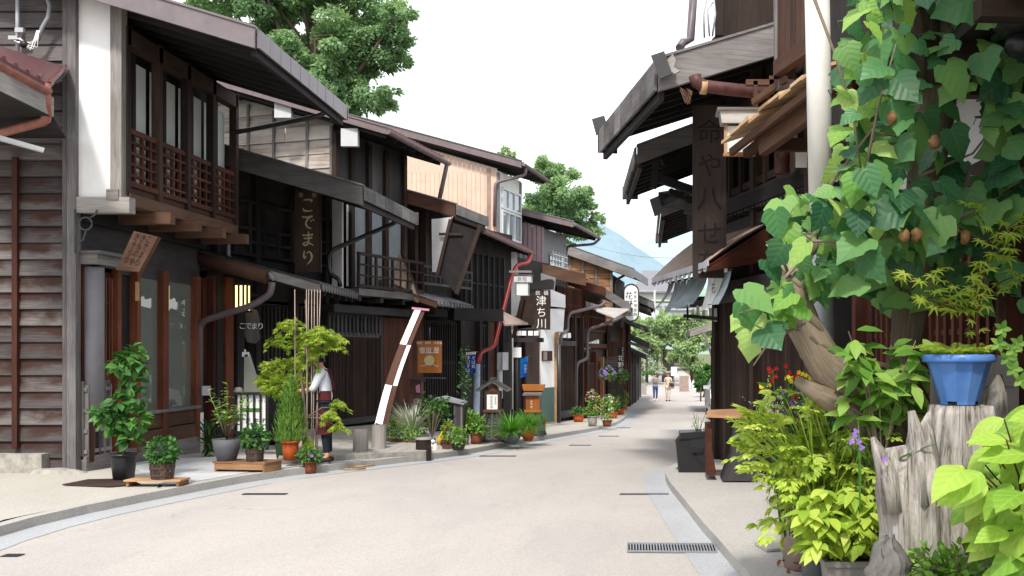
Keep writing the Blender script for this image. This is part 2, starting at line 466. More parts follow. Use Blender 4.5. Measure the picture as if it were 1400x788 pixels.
plain('white_paint', (.78, .78, .78), .5, .3, 0, .04)
plain('black_paint', (.012, .012, .013), .45, .4)
plain('ink', (.012, .012, .014), .6, .2)
plain('gilt', (.55, .47, .26), .5, .4, 0, .12, 20)
plain('white_letter', (.75, .75, .74), .6, .2)
plain('green_dado', hx(92, 116, 110), .8, .2, 0, .25, 60)
plain('terracotta', hx(176, 84, 44), .75, .2, 0, .15, 12)
plain('terracotta_dark', hx(126, 70, 52), .75, .2, 0, .2, 12)
plain('grey_pot', hx(82, 84, 90), .6, .3, 0, .1, 8)
plain('black_plastic', hx(30, 30, 32), .4, .4)
plain('grey_plastic', hx(132, 128, 126), .5, .4, 0, .06)
plain('blue_pot', hx(72, 118, 190), .42, .45, 0, .12, 7, dirt=hx(110, 140, 185))
plain('blue_cloth', hx(40, 70, 150), .85, .1)
plain('bright_blue', hx(40, 130, 220), .8, .1)
plain('white_cloth', (.80, .79, .78), .9, .1, 0, .04)
plain('brown_cloth', hx(92, 66, 58), .9, .1, 0, .1)
plain('grey_cloth', hx(150, 152, 142), .9, .1, 0, .06)
plain('noren_cloth', hx(120, 130, 136), .9, .1, 0, .15, 5)
plain('noren_light', hx(205, 208, 206), .9, .1, 0, .1, 5)
plain('soil', (.03, .022, .016), .95, .05)
plain('stone', (.34, .32, .29), .85, .2, 0, .2, 9, .4)
plain('stone_dark', (.14, .135, .13), .9, .2, 0, .25, 9, .5)
plain('skin', hx(214, 160, 132), .5, .4, 0, .03)
plain('hair', (.012, .009, .008), .4, .4)
plain('shirt', (.60, .64, .72), .85, .1, 0, .04)
plain('apron', hx(78, 36, 40), .85, .1, 0, .08)
plain('jeans_dark', (.02, .024, .035), .85, .1, 0, .1)
plain('jeans', hx(62, 88, 136), .85, .1, 0, .15)
plain('tee_grey', hx(140, 142, 146), .85, .1, 0, .05)
plain('beige_cloth', hx(205, 192, 178), .85, .1, 0, .06)
plain('bag_dark', (.03, .026, .024), .6, .3)
plain('cat_white', (.75, .72, .68), .8, .1, 0, .05)
plain('cat_black', (.02, .018, .018), .7, .2)
plain('red_plastic', hx(214, 52, 30), .4, .4)
plain('yellow_plastic', hx(236, 190, 30), .4, .4)
plain('car_paint', (.60, .61, .63), .25, .5, .2, .02)
plain('tyre', (.015, .015, .016), .8, .1)
plain('stump', (.36, .33, .30), .85, .15, 0, .15, 5)
plain('paper_nest', hx(128, 98, 66), .85, .1, 0, .25, 20)
plain('iron', (.06, .065, .075), .5, .5, .3)
emis('lamp_warm', (1, .74, .32), 2.2)
emis('lamp_red', (1, .16, .05), 1.6)
leafmat('leaf_vine', (.022, .09, .042), (.075, .22, .08), (.24, .43, .12), .38, .42, 1, .4, (.2, .34, .15))
leafmat('leaf_vine_young', (.12, .30, .05), (.28, .48, .10), (.46, .62, .22), .4, .5, 1, .3)
leafmat('leaf_lime', (.28, .44, .05), (.48, .62, .09), (.66, .74, .20), .45, .5, .6, .3)
leafmat('leaf_big', (.22, .42, .06), (.38, .58, .09), (.55, .70, .18), .45, .45, 1.3, .35)
leafmat('leaf_green', (.022, .085, .018), (.055, .17, .03), (.13, .30, .06), .3, .45, .5, .35)
leafmat('leaf_fresh', (.08, .21, .03), (.19, .38, .06), (.38, .54, .13), .42, .5, .5, .3)
leafmat('leaf_maple', (.16, .28, .02), (.33, .45, .05), (.50, .58, .12), .45, .5, 0, .3)
leafmat('leaf_dark', (.012, .045, .014), (.028, .085, .024), (.06, .15, .04), .25, .5, 0, .3)
leafmat('leaf_tree', (.13, .25, .14), (.25, .41, .21), (.40, .56, .30), .5, .55, 0, .25)  # paler, bluer leaf colour carries the haze over the big trees
leafmat('leaf_far', (.19, .29, .15), (.31, .44, .21), (.46, .58, .31), .4, .6, 0, .2)  # distance haze put into the leaf colour
leafmat('grass_fine', (.05, .19, .02), (.11, .32, .03), (.2, .42, .06), .35, .5, 0, .3)
leafmat('leaf_white', (.40, .46, .36), (.58, .62, .5), (.75, .78, .68), .3, .6, 0, .2)
for nm, c in (('petal_red', hx(206, 30, 36)), ('petal_yellow', hx(244, 214, 60)), ('petal_violet', hx(150, 110, 200)), ('petal_pink', hx(214, 150, 180)), ('petal_white', (.85, .85, .85)), ('petal_orange', hx(240, 120, 30))):
    leafmat(nm, tuple(q*.8 for q in c), c, tuple(min(1, q*1.15) for q in c), .3, .6)

def roadmat(name, a, b, c, patch):
    m, nt, out = newmat(name); k = N(nt); ob = k.coord('Object')
    fine = k.noise(ob, 75, 2, .8); sp = k.noise(ob, 28, 4, .75); big = k.noise(k.coord('Object', (1, .45, 1)), .5, 4, .6, .4)
    f = k.math('ADD', k.math('MULTIPLY', fine, .72), k.math('MULTIPLY', sp, .28))
    cc = k.ramp(f, [(.33, a), (.5, b), (.66, c)])
    cc = k.mix(k.ramp(big, [(.42, 0), (.62, 1)]), cc, patch, 'MULTIPLY')
    st = k.ramp(k.noise(k.coord('Object', (2.2, .5, 1)), 1.8, 5, .7), [(.55, 0), (.72, 1)])
    cc = k.mix(k.math('MULTIPLY', st, .10), cc, (.16, .15, .145))
    vo = k.n('ShaderNodeTexVoronoi', feature='DISTANCE_TO_EDGE'); vo.inputs['Scale'].default_value = .33
    wp = k.n('ShaderNodeVectorMath', operation='ADD'); k.l(ob, wp.inputs[0]); nz = k.n('ShaderNodeTexNoise'); nz.inputs['Scale'].default_value = 2.5; nz.inputs['Detail'].default_value = 5; k.l(ob, nz.inputs['Vector']); k.l(nz.outputs['Color'], wp.inputs[1]); k.l(wp.outputs[0], vo.inputs['Vector'])
    ck = k.ramp(vo.outputs['Distance'], [(0, 1), (.004, .6), (.010, 0)]); gate = k.ramp(k.noise(ob, .35, 2, .5), [(.55, 0), (.66, .28)])
    cc = k.mix(k.math('MULTIPLY', ck, gate), cc, (.10, .095, .09))
    k.bsdf(out, cc, .9, k.bump(f, .5, .006), .15)
roadmat('asphalt', (.325, .298, .28), (.405, .375, .352), (.475, .443, .417), (.90, .91, .93))
roadmat('concrete', (.28, .265, .245), (.40, .385, .36), (.48, .465, .44), (.86, .86, .86))
roadmat('concrete_warm', (.30, .28, .245), (.42, .395, .35), (.50, .475, .43), (.9, .9, .92))
roadmat('gutter_stone', (.27, .28, .295), (.37, .38, .40), (.45, .46, .48), (.88, .88, .9))
roadmat('earth', (.10, .10, .06), (.16, .16, .09), (.22, .22, .13), (.8, .85, .8))
def tilemat():
    m, nt, out = newmat('granite_tiles'); k = N(nt); ob = k.coord('Object')
    br = k.n('ShaderNodeTexBrick'); br.inputs['Scale'].default_value = 1; br.inputs['Brick Width'].default_value = .6; br.inputs['Row Height'].default_value = .4
    br.inputs['Mortar Size'].default_value = .006; br.inputs['Color1'].default_value = (.50, .51, .53, 1); br.inputs['Color2'].default_value = (.58, .59, .61, 1); br.inputs['Mortar'].default_value = (.30, .30, .31, 1)
    k.l(ob, br.inputs['Vector']); sp = k.noise(ob, 90, 3, .8)
    c = k.mix(.8, br.outputs['Color'], k.ramp(sp, [(.3, .62), (.6, 1)]), 'MULTIPLY')
    k.bsdf(out, c, .7, k.bump(sp, .2, .003), .3)
tilemat()
def glassmat(name, tint, rough=.02):
    m, nt, out = newmat(name); k = N(nt)
    n = k.noise(k.coord('Object'), 1.6, 2, .5)
    k.bsdf(out, tint, rough, k.bump(n, .05, .02), .9, 0, Coat_Weight=.6, Coat_Roughness=.02)
glassmat('shop_glass', (.14, .16, .145)); glassmat('blue_glass', (.30, .36, .40), .08)  # shop glass tint is raised to stand in for bright reflections
def driftmat():
    m, nt, out = newmat('driftwood'); k = N(nt)
    g = k.noise(k.coord('UV', (1.0, 16, 1)), 3, 7, .7, .8); g2 = k.noise(k.coord('Object', (5, 5, .7)), 3, 5, .7, .6)
    f = k.math('ADD', k.math('MULTIPLY', g, .45), k.math('MULTIPLY', g2, .55))
    c = k.ramp(f, [(.36, (.04, .032, .027)), (.44, (.25, .225, .205)), (.56, (.46, .43, .40)), (.72, (.60, .57, .54))])
    k.bsdf(out, c, .9, k.bump(f, 1.0, .03), .15)
driftmat()
def hillmat(name, a, b):
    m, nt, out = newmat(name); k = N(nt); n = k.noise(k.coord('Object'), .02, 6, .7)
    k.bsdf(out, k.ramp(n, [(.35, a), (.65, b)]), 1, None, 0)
hillmat('hill_near', (.20, .285, .345), (.24, .33, .385)); hillmat('hill_far', (.31, .42, .49), (.335, .445, .51)); hillmat('hill_green', (.17, .27, .23), (.26, .37, .28))  # aerial haze is put into these hill colours, palest on the farthest range
# ------------------------------------------------------------------ camera, light, ground
cam = bpy.data.objects.new('camera', bpy.data.cameras.new('camera')); col.objects.link(cam); sc.camera = cam
cam.location = (0, 0, CH); cam.rotation_euler = (PI/2, 0, 0)
cam.data.sensor_width = 36; cam.data.lens = 36*F/1400
cam.data.shift_x = -(VX-700)/1400; cam.data.shift_y = (VY-394)/1400
cam.data.clip_end = 5000; cam.data.clip_start = .05
w = bpy.data.worlds.new('World'); sc.world = w; w.use_nodes = True
nt = w.node_tree; nt.nodes.clear(); k = N(nt)
wo = k.n('ShaderNodeOutputWorld'); sky = k.n('ShaderNodeTexSky', sky_type='NISHITA', sun_disc=False)
SUN_EL, SUN_AZ = math.radians(52), math.radians(185)      # behind the camera; hazy high sky
sky.sun_elevation = SUN_EL; sky.sun_rotation = SUN_AZ; sky.dust_density = 4; sky.air_density = 1.2
b1 = k.n('ShaderNodeBackground'); k.l(sky.outputs[0], b1.inputs[0]); b1.inputs[1].default_value = .05
b2 = k.n('ShaderNodeBackground'); b2.inputs[0].default_value = (.97, .985, 1, 1); b2.inputs[1].default_value = 1.38   # bright thin cloud
ad = k.n('ShaderNodeAddShader'); k.l(b1.outputs[0], ad.inputs[0]); k.l(b2.outputs[0], ad.inputs[1]); k.l(ad.outputs[0], wo.inputs[0])
sl = bpy.data.lights.new('sun', 'SUN'); sl.energy = 4.3; sl.angle = math.radians(7); sl.color = (1, .95, .87)
so = bpy.data.objects.new('sun', sl); col.objects.link(so)
sd = V(math.sin(SUN_AZ)*math.cos(SUN_EL), math.cos(SUN_AZ)*math.cos(SUN_EL), math.sin(SUN_EL))
so.rotation_euler = (-sd).to_track_quat('-Z', 'Y').to_euler()
so.location = sd*50
sc.view_settings.view_transform = 'Standard'; sc.view_settings.look = 'None'; sc.view_settings.exposure = 0
sc.cycles.max_bounces = 6; sc.cycles.use_denoising = True

YS = [-20, -6, 0, 3, 5, 6, 7, 8, 9, 10, 11, 12, 13, 14, 15, 16, 17, 18, 19, 20, 21, 22, 23, 24, 25, 26, 27, 28, 29, 30, 31, 32, 33, 34, 35, 36, 37, 38, 39, 40, 42, 44, 47, 50, 53, 56, 60, 65, 70, 75, 82, 90, 100, 110, 125, 150]
# left edge of the road (foot of the kerb), read off the photograph and carried to the ground
KL = [(20, 724), (120, 702), (257, 675), (330, 662), (392, 650), (450, 645), (517, 637), (587, 630), (650, 620), (700, 610), (760, 599), (802, 592), (830, 586), (846, 580), (857, 572), (861, 565), (859, 557), (857, 550), (862, 541), (872, 532), (880, 524), (884, 517), (886, 511)]
kl = [V(-5.75, 2, -.1), V(-5.7, 7, -.1)]+[G(*p) for p in KL]
kltab = [(p.y, p.x) for p in kl]
def KLX(Y): return interp(kltab, Y)
KR = [(1036, 812), (1010, 788), (985, 755), (962, 730), (935, 694), (914, 668), (908, 655), (914, 645), (930, 641)]
kr = [V(.64, 1, -.1), V(.66, 6, -.1)]+[G(*p) for p in KR]
KR2 = [(985, 636), (986, 600), (986, 575), (985, 556), (975, 549), (966, 540), (958, 530), (950, 521), (942, 513), (936, 509)]
kr2 = [G(*p) for p in KR2]
krtab = sorted((p.y, p.x) for p in kr+kr2)
def KRX(Y): return interp(krtab, Y)
def strip(mb, ys, fa, fb, fz, nx=1, dz=0):
    for y0, y1 in zip(ys, ys[1:]):
        for i in range(nx):
            q = []
            for y, t in ((y0, i/nx), (y0, (i+1)/nx), (y1, (i+1)/nx), (y1, i/nx)):
                q.append(V(lerp(fa(y), fb(y), t), y, fz(y)+dz))
            mb.poly(q)
ysd = sorted(set(YS+[p.y for p in kl if p.y < 150]+[p.y for p in kr+kr2 if p.y < 150]))
m = MB()
for y0, y1 in zip([-40]+YS+[400], YS+[400, 4000]):
    for x0, x1 in ((-3000, -60), (-60, -15), (-15, 0), (0, 15), (15, 60), (60, 3000)):
        m.poly([V(x, y, rz(y)-.012) for x, y in ((x0, y0), (x1, y0), (x1, y1), (x0, y1))])
struct('ground', m, 'earth')
m = MB(); strip(m, [y for y in ysd if y >= -20], lambda y: KLX(y)-.02, lambda y: KRX(y)+.02, rz, 3)
struct('road', m, 'asphalt')
# concrete gutter strip along both kerbs
def offs(pts, d):
    out = []
    for i, p in enumerate(pts):
        a, b = pts[max(i-1, 0)], pts[min(i+1, len(pts)-1)]; t = (b-a); t.z = 0; t.normalize()
        out.append(p+V(t.y, -t.x, 0)*d)
    return out
def ribbon(mb, A, B, dz, z=None, slabs=None):
    for i in range(len(A)-1):
        q = [A[i], B[i], B[i+1], A[i+1]]; mb.poly([V(p.x, p.y, (rz(p.y) if z is None else z(p.y))+dz) for p in q])
def dense(pts, step=.6):
    o = []
    for a, b in zip(pts, pts[1:]):
        n = max(1, int((b-a).length/step))
        o += [a.lerp(b, i/n) for i in range(n)]
    return o+[pts[-1]]
def smooth(pts, k=2):
    for _ in range(k):
        pts = [pts[0]]+[(pts[i-1]+pts[i]*2+pts[i+1])/4 for i in range(1, len(pts)-1)]+[pts[-1]]
    return pts
kld = smooth(dense([p for p in kl if p.y < 75])); krd = smooth(dense(kr, .25), 3)
m = MB(); ribbon(m, kld, offs(kld, .36), .004); struct('left_gutter_strip', m, 'gutter_stone')
m = MB(); ribbon(m, offs(krd, -.30), krd, .004); struct('right_gutter_strip', m, 'gutter_stone')
# kerbs: a low upstand with a top face, and the pavements behind them
def kerb(name, A, out, h=.1, wd=.13):
    m = MB(); B = offs(A, out*wd)
    for i in range(len(A)-1):
        z0, z1 = rz(A[i].y), rz(A[i+1].y)
        a0, a1 = V(A[i].x, A[i].y, z0-.01), V(A[i+1].x, A[i+1].y, z1-.01)
        hh = h+.008
        m.poly([a0, a1, a1+UP*hh, a0+UP*hh]); m.poly([a0+UP*hh, a1+UP*hh, V(B[i+1].x, B[i+1].y, z1-.01+hh), V(B[i].x, B[i].y, z0-.01+hh)])
    return struct(name, m, 'concrete')
kerb('left_kerb', kld, -1); kerb('right_kerb', krd, 1, .1, .14)
m = MB(); strip(m, [y for y in ysd if y <= 75], lambda y: -16 if y < 17.2 else KLX(y)-6.5, lambda y: KLX(y)-.10, lambda y: pz(y)-.006, 2)
struct('left_pavement', m, 'concrete_warm')
m = MB()
for p, q in zip(krd, krd[1:]):
    if q.y-p.y > 1e-4 and p.y < 13.5: m.poly([V(p.x+.1, p.y, -.004), V(4, p.y, -.004), V(4, q.y, -.004), V(q.x+.1, q.y, -.004)])
y_ = max(p.y for p in krd); m.poly([V(krd[-1].x+.1, 12.9, -.006), V(4, 12.9, -.006), V(4, 15, -.006), V(.9, 15, -.006), V(krd[-1].x+.1, y_+.1, -.006)])
struct('right_pavement', m, 'concrete')
m = MB(); strip(m, [y for y in ysd if 15 <= y <= 75], lambda y: KRX(y)+.05, lambda y: KRX(y)+5, lambda y: rz(y)+.06)
struct('right_verge', m, 'concrete')
# pale granite paving before the first shop front and the concrete apron left of it
q = [(183, 665), (262, 676), (392, 652), (350, 632), (262, 616), (205, 628)]
m = MB(); strip(m, [11.7+i*.3 for i in range(14)], lambda y: lerp(-5.6, -7.68, (y-11.5)/3.0) if y < 14.5 else -7.68, lambda y: KLX(y)-.2, lambda y: pz(y)-.001); struct('granite_paving', m, 'granite_tiles')
# raised stone platform in front of the lattice house
def slab(name, px, h, mat, fn=pz, dz=-.05):
    g = [G(x, y, fn) for x, y in px]; m = MB(); top = max(p.z for p in g)+h
    m.prism([V(p.x, p.y, min(q.z for q in g)+dz) for p in g], UP*(top-min(q.z for q in g)-dz)); return struct(name, m, mat)
ppts = [(380, 645), (440, 641), (590, 630), (586, 606), (505, 596), (400, 608)]
g = [G(x, y) for x, y in ppts]
m = MB()
top = [V(p.x, p.y, z) for p, z in zip(g, (.06, .05, -.02, -.03, .02, .06))]
m.poly(top); n_ = len(top)
for i in range(n_): a, b = top[i], top[(i+1) % n_]; m.poly([a-UP*.5, b-UP*.5, b, a])
struct('stone_platform', m, 'stone')
# grates and drain slots
def grate(pxs, label, bars):
    a, b, c, d = [G(*p)+UP*.006 for p in pxs]
    m = MB(); m.poly([a, b, c, d]); t = thing('drain_grate', (a+b+c+d)/4, label, 'grate')
    obj('drain_pit', m, 'black_void', t); m = MB()
    for i in range(bars+1):
        p, q = a.lerp(b, i/bars), d.lerp(c, i/bars); m.bar(p+UP*.006, q+UP*.006, .012, .012)
    m.bar(a+UP*.007, b+UP*.007, .02, .014); m.bar(d+UP*.007, c+UP*.007, .02, .014)
    obj('bars', m, 'metal_grey', t)
grate([(858, 756), (980, 757), (976, 746), (858, 745)], 'steel bar drain grate in the road by the right kerb', 30)
for i, (x0, x1, y) in enumerate(((847, 914, 677), (330, 390, 677), (0, 24, 762), (655, 705, 624.5), (778, 808, 609.5), (818, 846, 597), (842, 862, 585.5))):
    a, b = G(x0, y), G(x1, y); m = MB(); a.z = rz(a.y); b.z = rz(b.y)
    m.obox(a+UP*.003, b-a, V(0, .1, 0), UP*.006)
    L = ('narrow drain slot across the road nearest the right kerb bend', 'dark drain cover at the road edge before the granite paving', 'dark drain cover at the far left of the road', 'drain slot in the road before the roofed lantern stand',
         'drain slot in the road before the second flower trough', 'drain slot in the road just short of the kerb bend', 'farthest drain slot in the road at the kerb bend')[i]
    tag(obj('drain_slot', m, 'metal_dark', base=(a+b)/2), L, 'drain', 'drain slots in the road')
m = MB(); g = [G(x, y, pz) for x, y in ((85, 664), (150, 666.5), (192, 663), (165, 656), (120, 657))]
m.prism([p+UP*.004 for p in g], UP*.012); tag(obj('steel_plate', m, 'dark_brown', base=g[0]), 'thin dark brown plate lying on the concrete before the corner post', 'plate')
# hills, far to near
def hill(name, pts, Y, mat, depth=300):
    m = MB(); R = [P(x, y, Y) for x, y in pts]
    for a, b in zip(R, R[1:]):
        n = 8
        for i in range(n):
            p, q = a.lerp(b, i/n), a.lerp(b, (i+1)/n)
            for j in range(4):
                t0, t1 = j/4, (j+1)/4
                f = lambda s, t: V(s.x, s.y-depth*t, lerp(s.z, -5, t**.8))
                m.poly([f(p, t0), f(q, t0), f(q, t1), f(p, t1)], sm=True)
    return struct(name, m, mat)
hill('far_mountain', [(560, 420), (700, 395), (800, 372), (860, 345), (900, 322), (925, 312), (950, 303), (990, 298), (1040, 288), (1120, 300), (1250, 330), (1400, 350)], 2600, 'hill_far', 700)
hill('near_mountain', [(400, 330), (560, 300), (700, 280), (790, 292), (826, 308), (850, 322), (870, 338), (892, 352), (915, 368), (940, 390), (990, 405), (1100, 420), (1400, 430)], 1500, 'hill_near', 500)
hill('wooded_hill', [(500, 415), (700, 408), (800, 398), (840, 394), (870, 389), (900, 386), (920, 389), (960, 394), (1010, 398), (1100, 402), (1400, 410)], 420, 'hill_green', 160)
# ------------------------------------------------------------------ houses on the left
def bargeroof(root, E0, E1, inward, slope, depth, verge='weathered', face='metal_mauve', top='tile_grey', vh=.24, vt=.07, fh=.2, ribs=0, under='black_wood', th=.12, cap=None, eave=True, jog=.0, soff=True):
    """roof slope: eave line E0 (near) to E1 (far), rising inward; children: verge board and eave board"""
    inw = Vector(inward).normalized(); r = inw+UP*slope; d = (E1-E0); dn = d.normalized(); nrm = dn.cross(r).normalized()
    if nrm.z < 0: nrm = -nrm
    m = MB(); a, b = E0+dn*.03, E1
    m.obox(a-nrm*th, d-dn*.03, r*depth, nrm*th)
    roof = obj('roof', m, [top if soff is False else top], root)
    m = MB(); step = .42; n = max(2, int(d.length/step))
    for i in range(n):                                              # rafters under the slope
        c = E0+dn*(.1+(d.length-.2)*i/(n-1)); m.bar(c-nrm*(th+.05)+r*.02, c-nrm*(th+.05)+r*(depth-.1), .06, .09, nrm)
    m.obox(E0+dn*.02-nrm*(th+.012)+r*.01, d-dn*.04, r*(depth-.05), nrm*.008)
    obj('soffit', m, under, roof)
    m = MB(); m.obox(E0-r*.02-dn*.05-UP*(vh-.03)+UP*.0, r*(depth+.02), dn*vt, UP*vh); obj('verge_board', m, verge, roof)
    m = MB(); m.obox(E0-r*.03-dn*.07+UP*.035, r*(depth+.03), dn*(vt+.06), UP*.03); obj('verge_cap', m, face, roof)
    if eave:
        m = MB(); o = E0-inw*.03-UP*(fh-.02)
        if ribs:
            for i in range(ribs): m.obox(o+d*(i/ribs)+dn*.004, d*(1/ribs)-dn*.012, -inw*(.03+rnd.random()*.004), UP*fh)
            obj('eave_board', m, face, roof)
            m = MB(); m.obox(o+inw*.03-UP*.10+d*.01, d*.98, inw*.06, UP*.10); obj('eave_beam', m, under, roof)
            m = MB(); m.obox(E1+dn*.012-inw*.07-UP*(fh-.03), dn*.03, inw*.3, UP*(fh+.02)); obj('end_cap', m, cap or face, roof)
        else:
            m.obox(o, d, inw*.03, UP*fh); obj('eave_board', m, face, roof)
    return roof, r, dn, nrm
def gutter(root, a, b, rad=.06, mat='gutter_brown', name='gutter'):
    m = MB(); d = (b-a).normalized(); x = d.cross(UP).normalized(); n = 8
    for j in range(n):
        t0, t1 = PI+PI*j/n, PI+PI*(j+1)/n
        q = [a+(x*math.cos(t)+UP*math.sin(t))*rad for t in (t0, t1)]; p = [b+(x*math.cos(t)+UP*math.sin(t))*rad for t in (t0, t1)]
        m.poly([q[0], q[1], p[1], p[0]], sm=True)
    for e in (a, b): m.poly([e+(x*math.cos(PI+PI*j/8)+UP*math.sin(PI+PI*j/8))*rad for j in range(9)])
    return obj(name, m, mat, root)
def pipe(root, pts, rad=.045, mat='pipe_mauve', name='downpipe', n=10):
    # rounded elbows
    q = [Vector(pts[0])]
    for i in range(1, len(pts)-1):
        a, b, c = Vector(pts[i-1]), Vector(pts[i]), Vector(pts[i+1]); e = min(.12, (a-b).length*.4, (c-b).length*.4)
        u, w_ = b+(a-b).normalized()*e, b+(c-b).normalized()*e
        q += [u, (u+w_+b*2)/4, w_]
    q.append(Vector(pts[-1])); m = MB(); m.tube(q, rad, n); return obj(name, m, mat, root)
def lattice(root, fr, u0, u1, z0, z1, n, pitch=.06, bw=.025, dep=.04, mat='dark_brown', rails=(.0, .5, 1), fw=.06, back='black_void', name='lattice'):
    m = MB(); k = int((u1-u0)/pitch)
    for i in range(k+1):
        u = u0+(u1-u0)*i/max(k, 1); fr.box(m, u-bw/2, u+bw/2, n, n+dep, z0, z1)
    for t in rails: z = lerp(z0, z1, t); fr.box(m, u0, u1, n-.012, n+dep*.6, z-fw/2, z+fw/2)
    o = obj(name, m, mat, root)
    if back: m = MB(); fr.quad(m, u0, u1, z0, z1, n-.05); obj('backing', m, back, o)
    return o
def railing(root, fr, u0, u1, n, z0, z1, posts=4, rails=4, mat='red_brown', per=4, name='railing', th=.05):
    m = MB(); k = posts*per
    for i in range(k+1):
        u = u0+(u1-u0)*i/k; t = th if i % per == 0 else th*.6
        fr.box(m, u-t/2, u+t/2, n-t/2, n+t/2, z0, z1)
    for i in range(rails):
        z = lerp(z0+.03, z1-.02, i/(rails-1)); h = .06 if i in (0, rails-1) else .035
        fr.box(m, u0-.03, u1+.03, n-.028, n+.022, z-h/2, z+h/2)
    return obj(name, m, mat, root)
def wallbox(root, fr, u0, u1, n0, n1, z0, z1, mat, name='wall'):
    m = MB(); fr.box(m, u0, u1, n0, n1, z0, z1); return obj(name, m, mat, root)
def posts(root, fr, us, n0, n1, z0, z1, wd=.12, mat='red_brown', name='post'):
    for u in us: wallbox(root, fr, u-wd/2, u+wd/2, n0, n1, z0, z1, mat, name)

IN = V(-1, 0, 0)
# ======== first house: weathered side wall, white wing wall, balcony bay and shop windows
f1 = Fr(-7.7, 13.4, -7.7, 17.0)
h = thing('wooden_townhouse', f1.pt(0, 0, 0), 'nearest left house with grey clapboard side, white wing wall and balcony bay over shop windows', 'house')
H1 = h
m = MB(); siding(m, V(-14, 13.38, 0), V(1, 0, 0), V(0, -1, 0), 6.2, -.05, 7.6, 6.6, .222, .03, joints=1); obj('side_wall', m, 'siding', h)
m = MB(); m.obox(V(-14, 13.42, -.3), V(6.25, 0, 0), V(0, 3.5, 0), UP*7); obj('wall_core', m, 'black_wood', h)
m = MB(); m.obox(V(-7.83, 13.29, -.08), V(.12, 0, 0), V(0, .12, 0), UP*6.7); m.obox(V(-7.90, 13.31, -.05), V(.055, 0, 0), V(0, .05, 0), UP*6.7); obj('corner_post', m, 'weathered', h)
m = MB(); x = P(22, 300, 13.33).x; m.obox(V(x-.035, 13.29, .3), V(.07, 0, 0), V(0, .05, 0), UP*3.9); obj('batten', m, 'red_brown', h)
m = MB(); m.obox(V(P(0, 0, 13.2).x-.6, 13.2, -.12), V(1.15, 0, 0), V(0, .4, 0), UP*.36); m.ball(V(P(70, 632, 13.1).x, 13.2, -.04), .45, .16, .10, jit=.04); obj('footing_stone', m, 'stone', h)
# wing wall
zl = P(0, 270, 13.4).z
m = MB(); m.obox(V(-7.74, 13.36, zl), V(.5, 0, 0), V(0, .08, 0), UP*2.9); obj('wing_wall', m, 'plaster', h)
m = MB(); m.obox(V(-7.26, 13.31, zl-.1), V(.15, 0, 0), V(0, .15, 0), UP*2.95); obj('wing_post', m, 'pale_weathered', h)
m = MB(); m.obox(V(-7.78, 13.30, zl-.22), V(.78, 0, 0), V(0, .16, 0), UP*.21); m.obox(V(-7.30, 13.285, zl-.05), V(.16, 0, 0), V(0, .06, 0), UP*.14, r=0); obj('wing_beam', m, 'pale_weathered', h)
# upper bay
fu = Fr(-7.15, 13.45, -7.15, 17.0)
z = lambda y: P(0, y, 13.45).z
zr, zs, zb, zt = z(176), z(247), z(264), 6.0
us = [fu.U(p)+.0 for p in (175, 205, 246, 281, 311)]
us = [.03+i*(3.5/4) for i in range(5)]
m = MB()
for u0, u1 in zip(us, us[1:]):
    for a, b in ((.06, .44), (.56, .94)): fu.quad(m, u0+(u1-u0)*a, u0+(u1-u0)*b, zs+.05, zt-.35, -.14)
obj('shoji_panel', m, 'shoji_grey', h)
m = MB(); fu.box(m, 0, 3.55, -.55, -.3, zb, zt+.3); obj('upper_wall', m, 'black_wood', h)
posts(h, fu, us, -.06, .06, zb-.02, zt, .10, 'dark_brown')
posts(h, fu, [(a+b)/2 for a, b in zip(us, us[1:])], -.2, -.10, zs, zt, .08, 'black_wood', 'mullion')
wallbox(h, fu, 0, 3.55, -.10, .06, zt-.24, zt-.02, 'dark_brown', 'lintel')
wallbox(h, fu, .02, 3.53, -.12, .075, zb-.16, zb+.0, 'mid_brown', 'floor_beam')
m = MB()
for u0, u1 in zip(us, us[1:]): fu.box(m, u0+.06, u1-.06, -.05, .012, zb, zs-.05)
obj('apron_panel', m, 'mid_brown', h)
m = MB(); fu.box(m, .0, 3.5, -.06, .05, zs-.06, zs+.01); obj('sill_rail', m, 'red_brown', h)
m = MB()
for u0, u1 in zip(us, us[1:]):
    for i in range(1, 4): u = lerp(u0, u1, i/4); fu.box(m, u-.022, u+.022, -.02, .025, zs, zr)
    for i in range(5): zz = lerp(zs+.1, zr, i/4); hh = .07 if i == 4 else .035; fu.box(m, u0, u1, -.03, .03, zz-hh/2, zz+hh/2)
obj('railing', m, 'red_brown', h)
for u in (.75, 1.6, 2.45, 3.35):
    m = MB(); fu.box(m, u-.07, u+.07, -.6, .30, zb-.33, zb-.165); obj('bracket_beam', m, 'mid_brown', h)
wallbox(h, fu, -.02, 3.5, -.6, -.45, zb-.4, zb-.2, 'black_wood', 'soffit_beam')
# ground floor
zf = lambda y, px=184: f1.px(px, y)[1]
wallbox(h, f1, .02, 3.55, -.25, -.02, 2.72, 3.75, 'grey_dark_wood', 'fascia_panel')
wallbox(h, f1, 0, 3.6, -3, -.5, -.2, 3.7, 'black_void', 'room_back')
u1, u2, u3, u4, u5 = f1.U(126), f1.U(158), f1.U(184), f1.U(222), f1.U(266)
zw0, zw1 = zf(564), zf(354)
m = MB(); f1.box(m, .02, 3.56, -.2, .06, -.12, .18); obj('sill_beam', m, 'weathered', h)
m = MB(); m.tube([f1.pt(.2, .06, .72), f1.pt(.2, .06, 2.75)], .13, 14); obj('wrapped_column', m, 'grey_sheet', h)
m = MB(); f1.box(m, 0, u2, -.05, .22, 2.78, 2.92); f1.box(m, -.04, u2+.03, -.05, .28, 2.92, 2.96); obj('door_hood', m, 'weathered', h)
m = MB()
for i in range(5): f1.box(m, .05+i*.14, .07+i*.14, 0, .07, .18, 1.15)
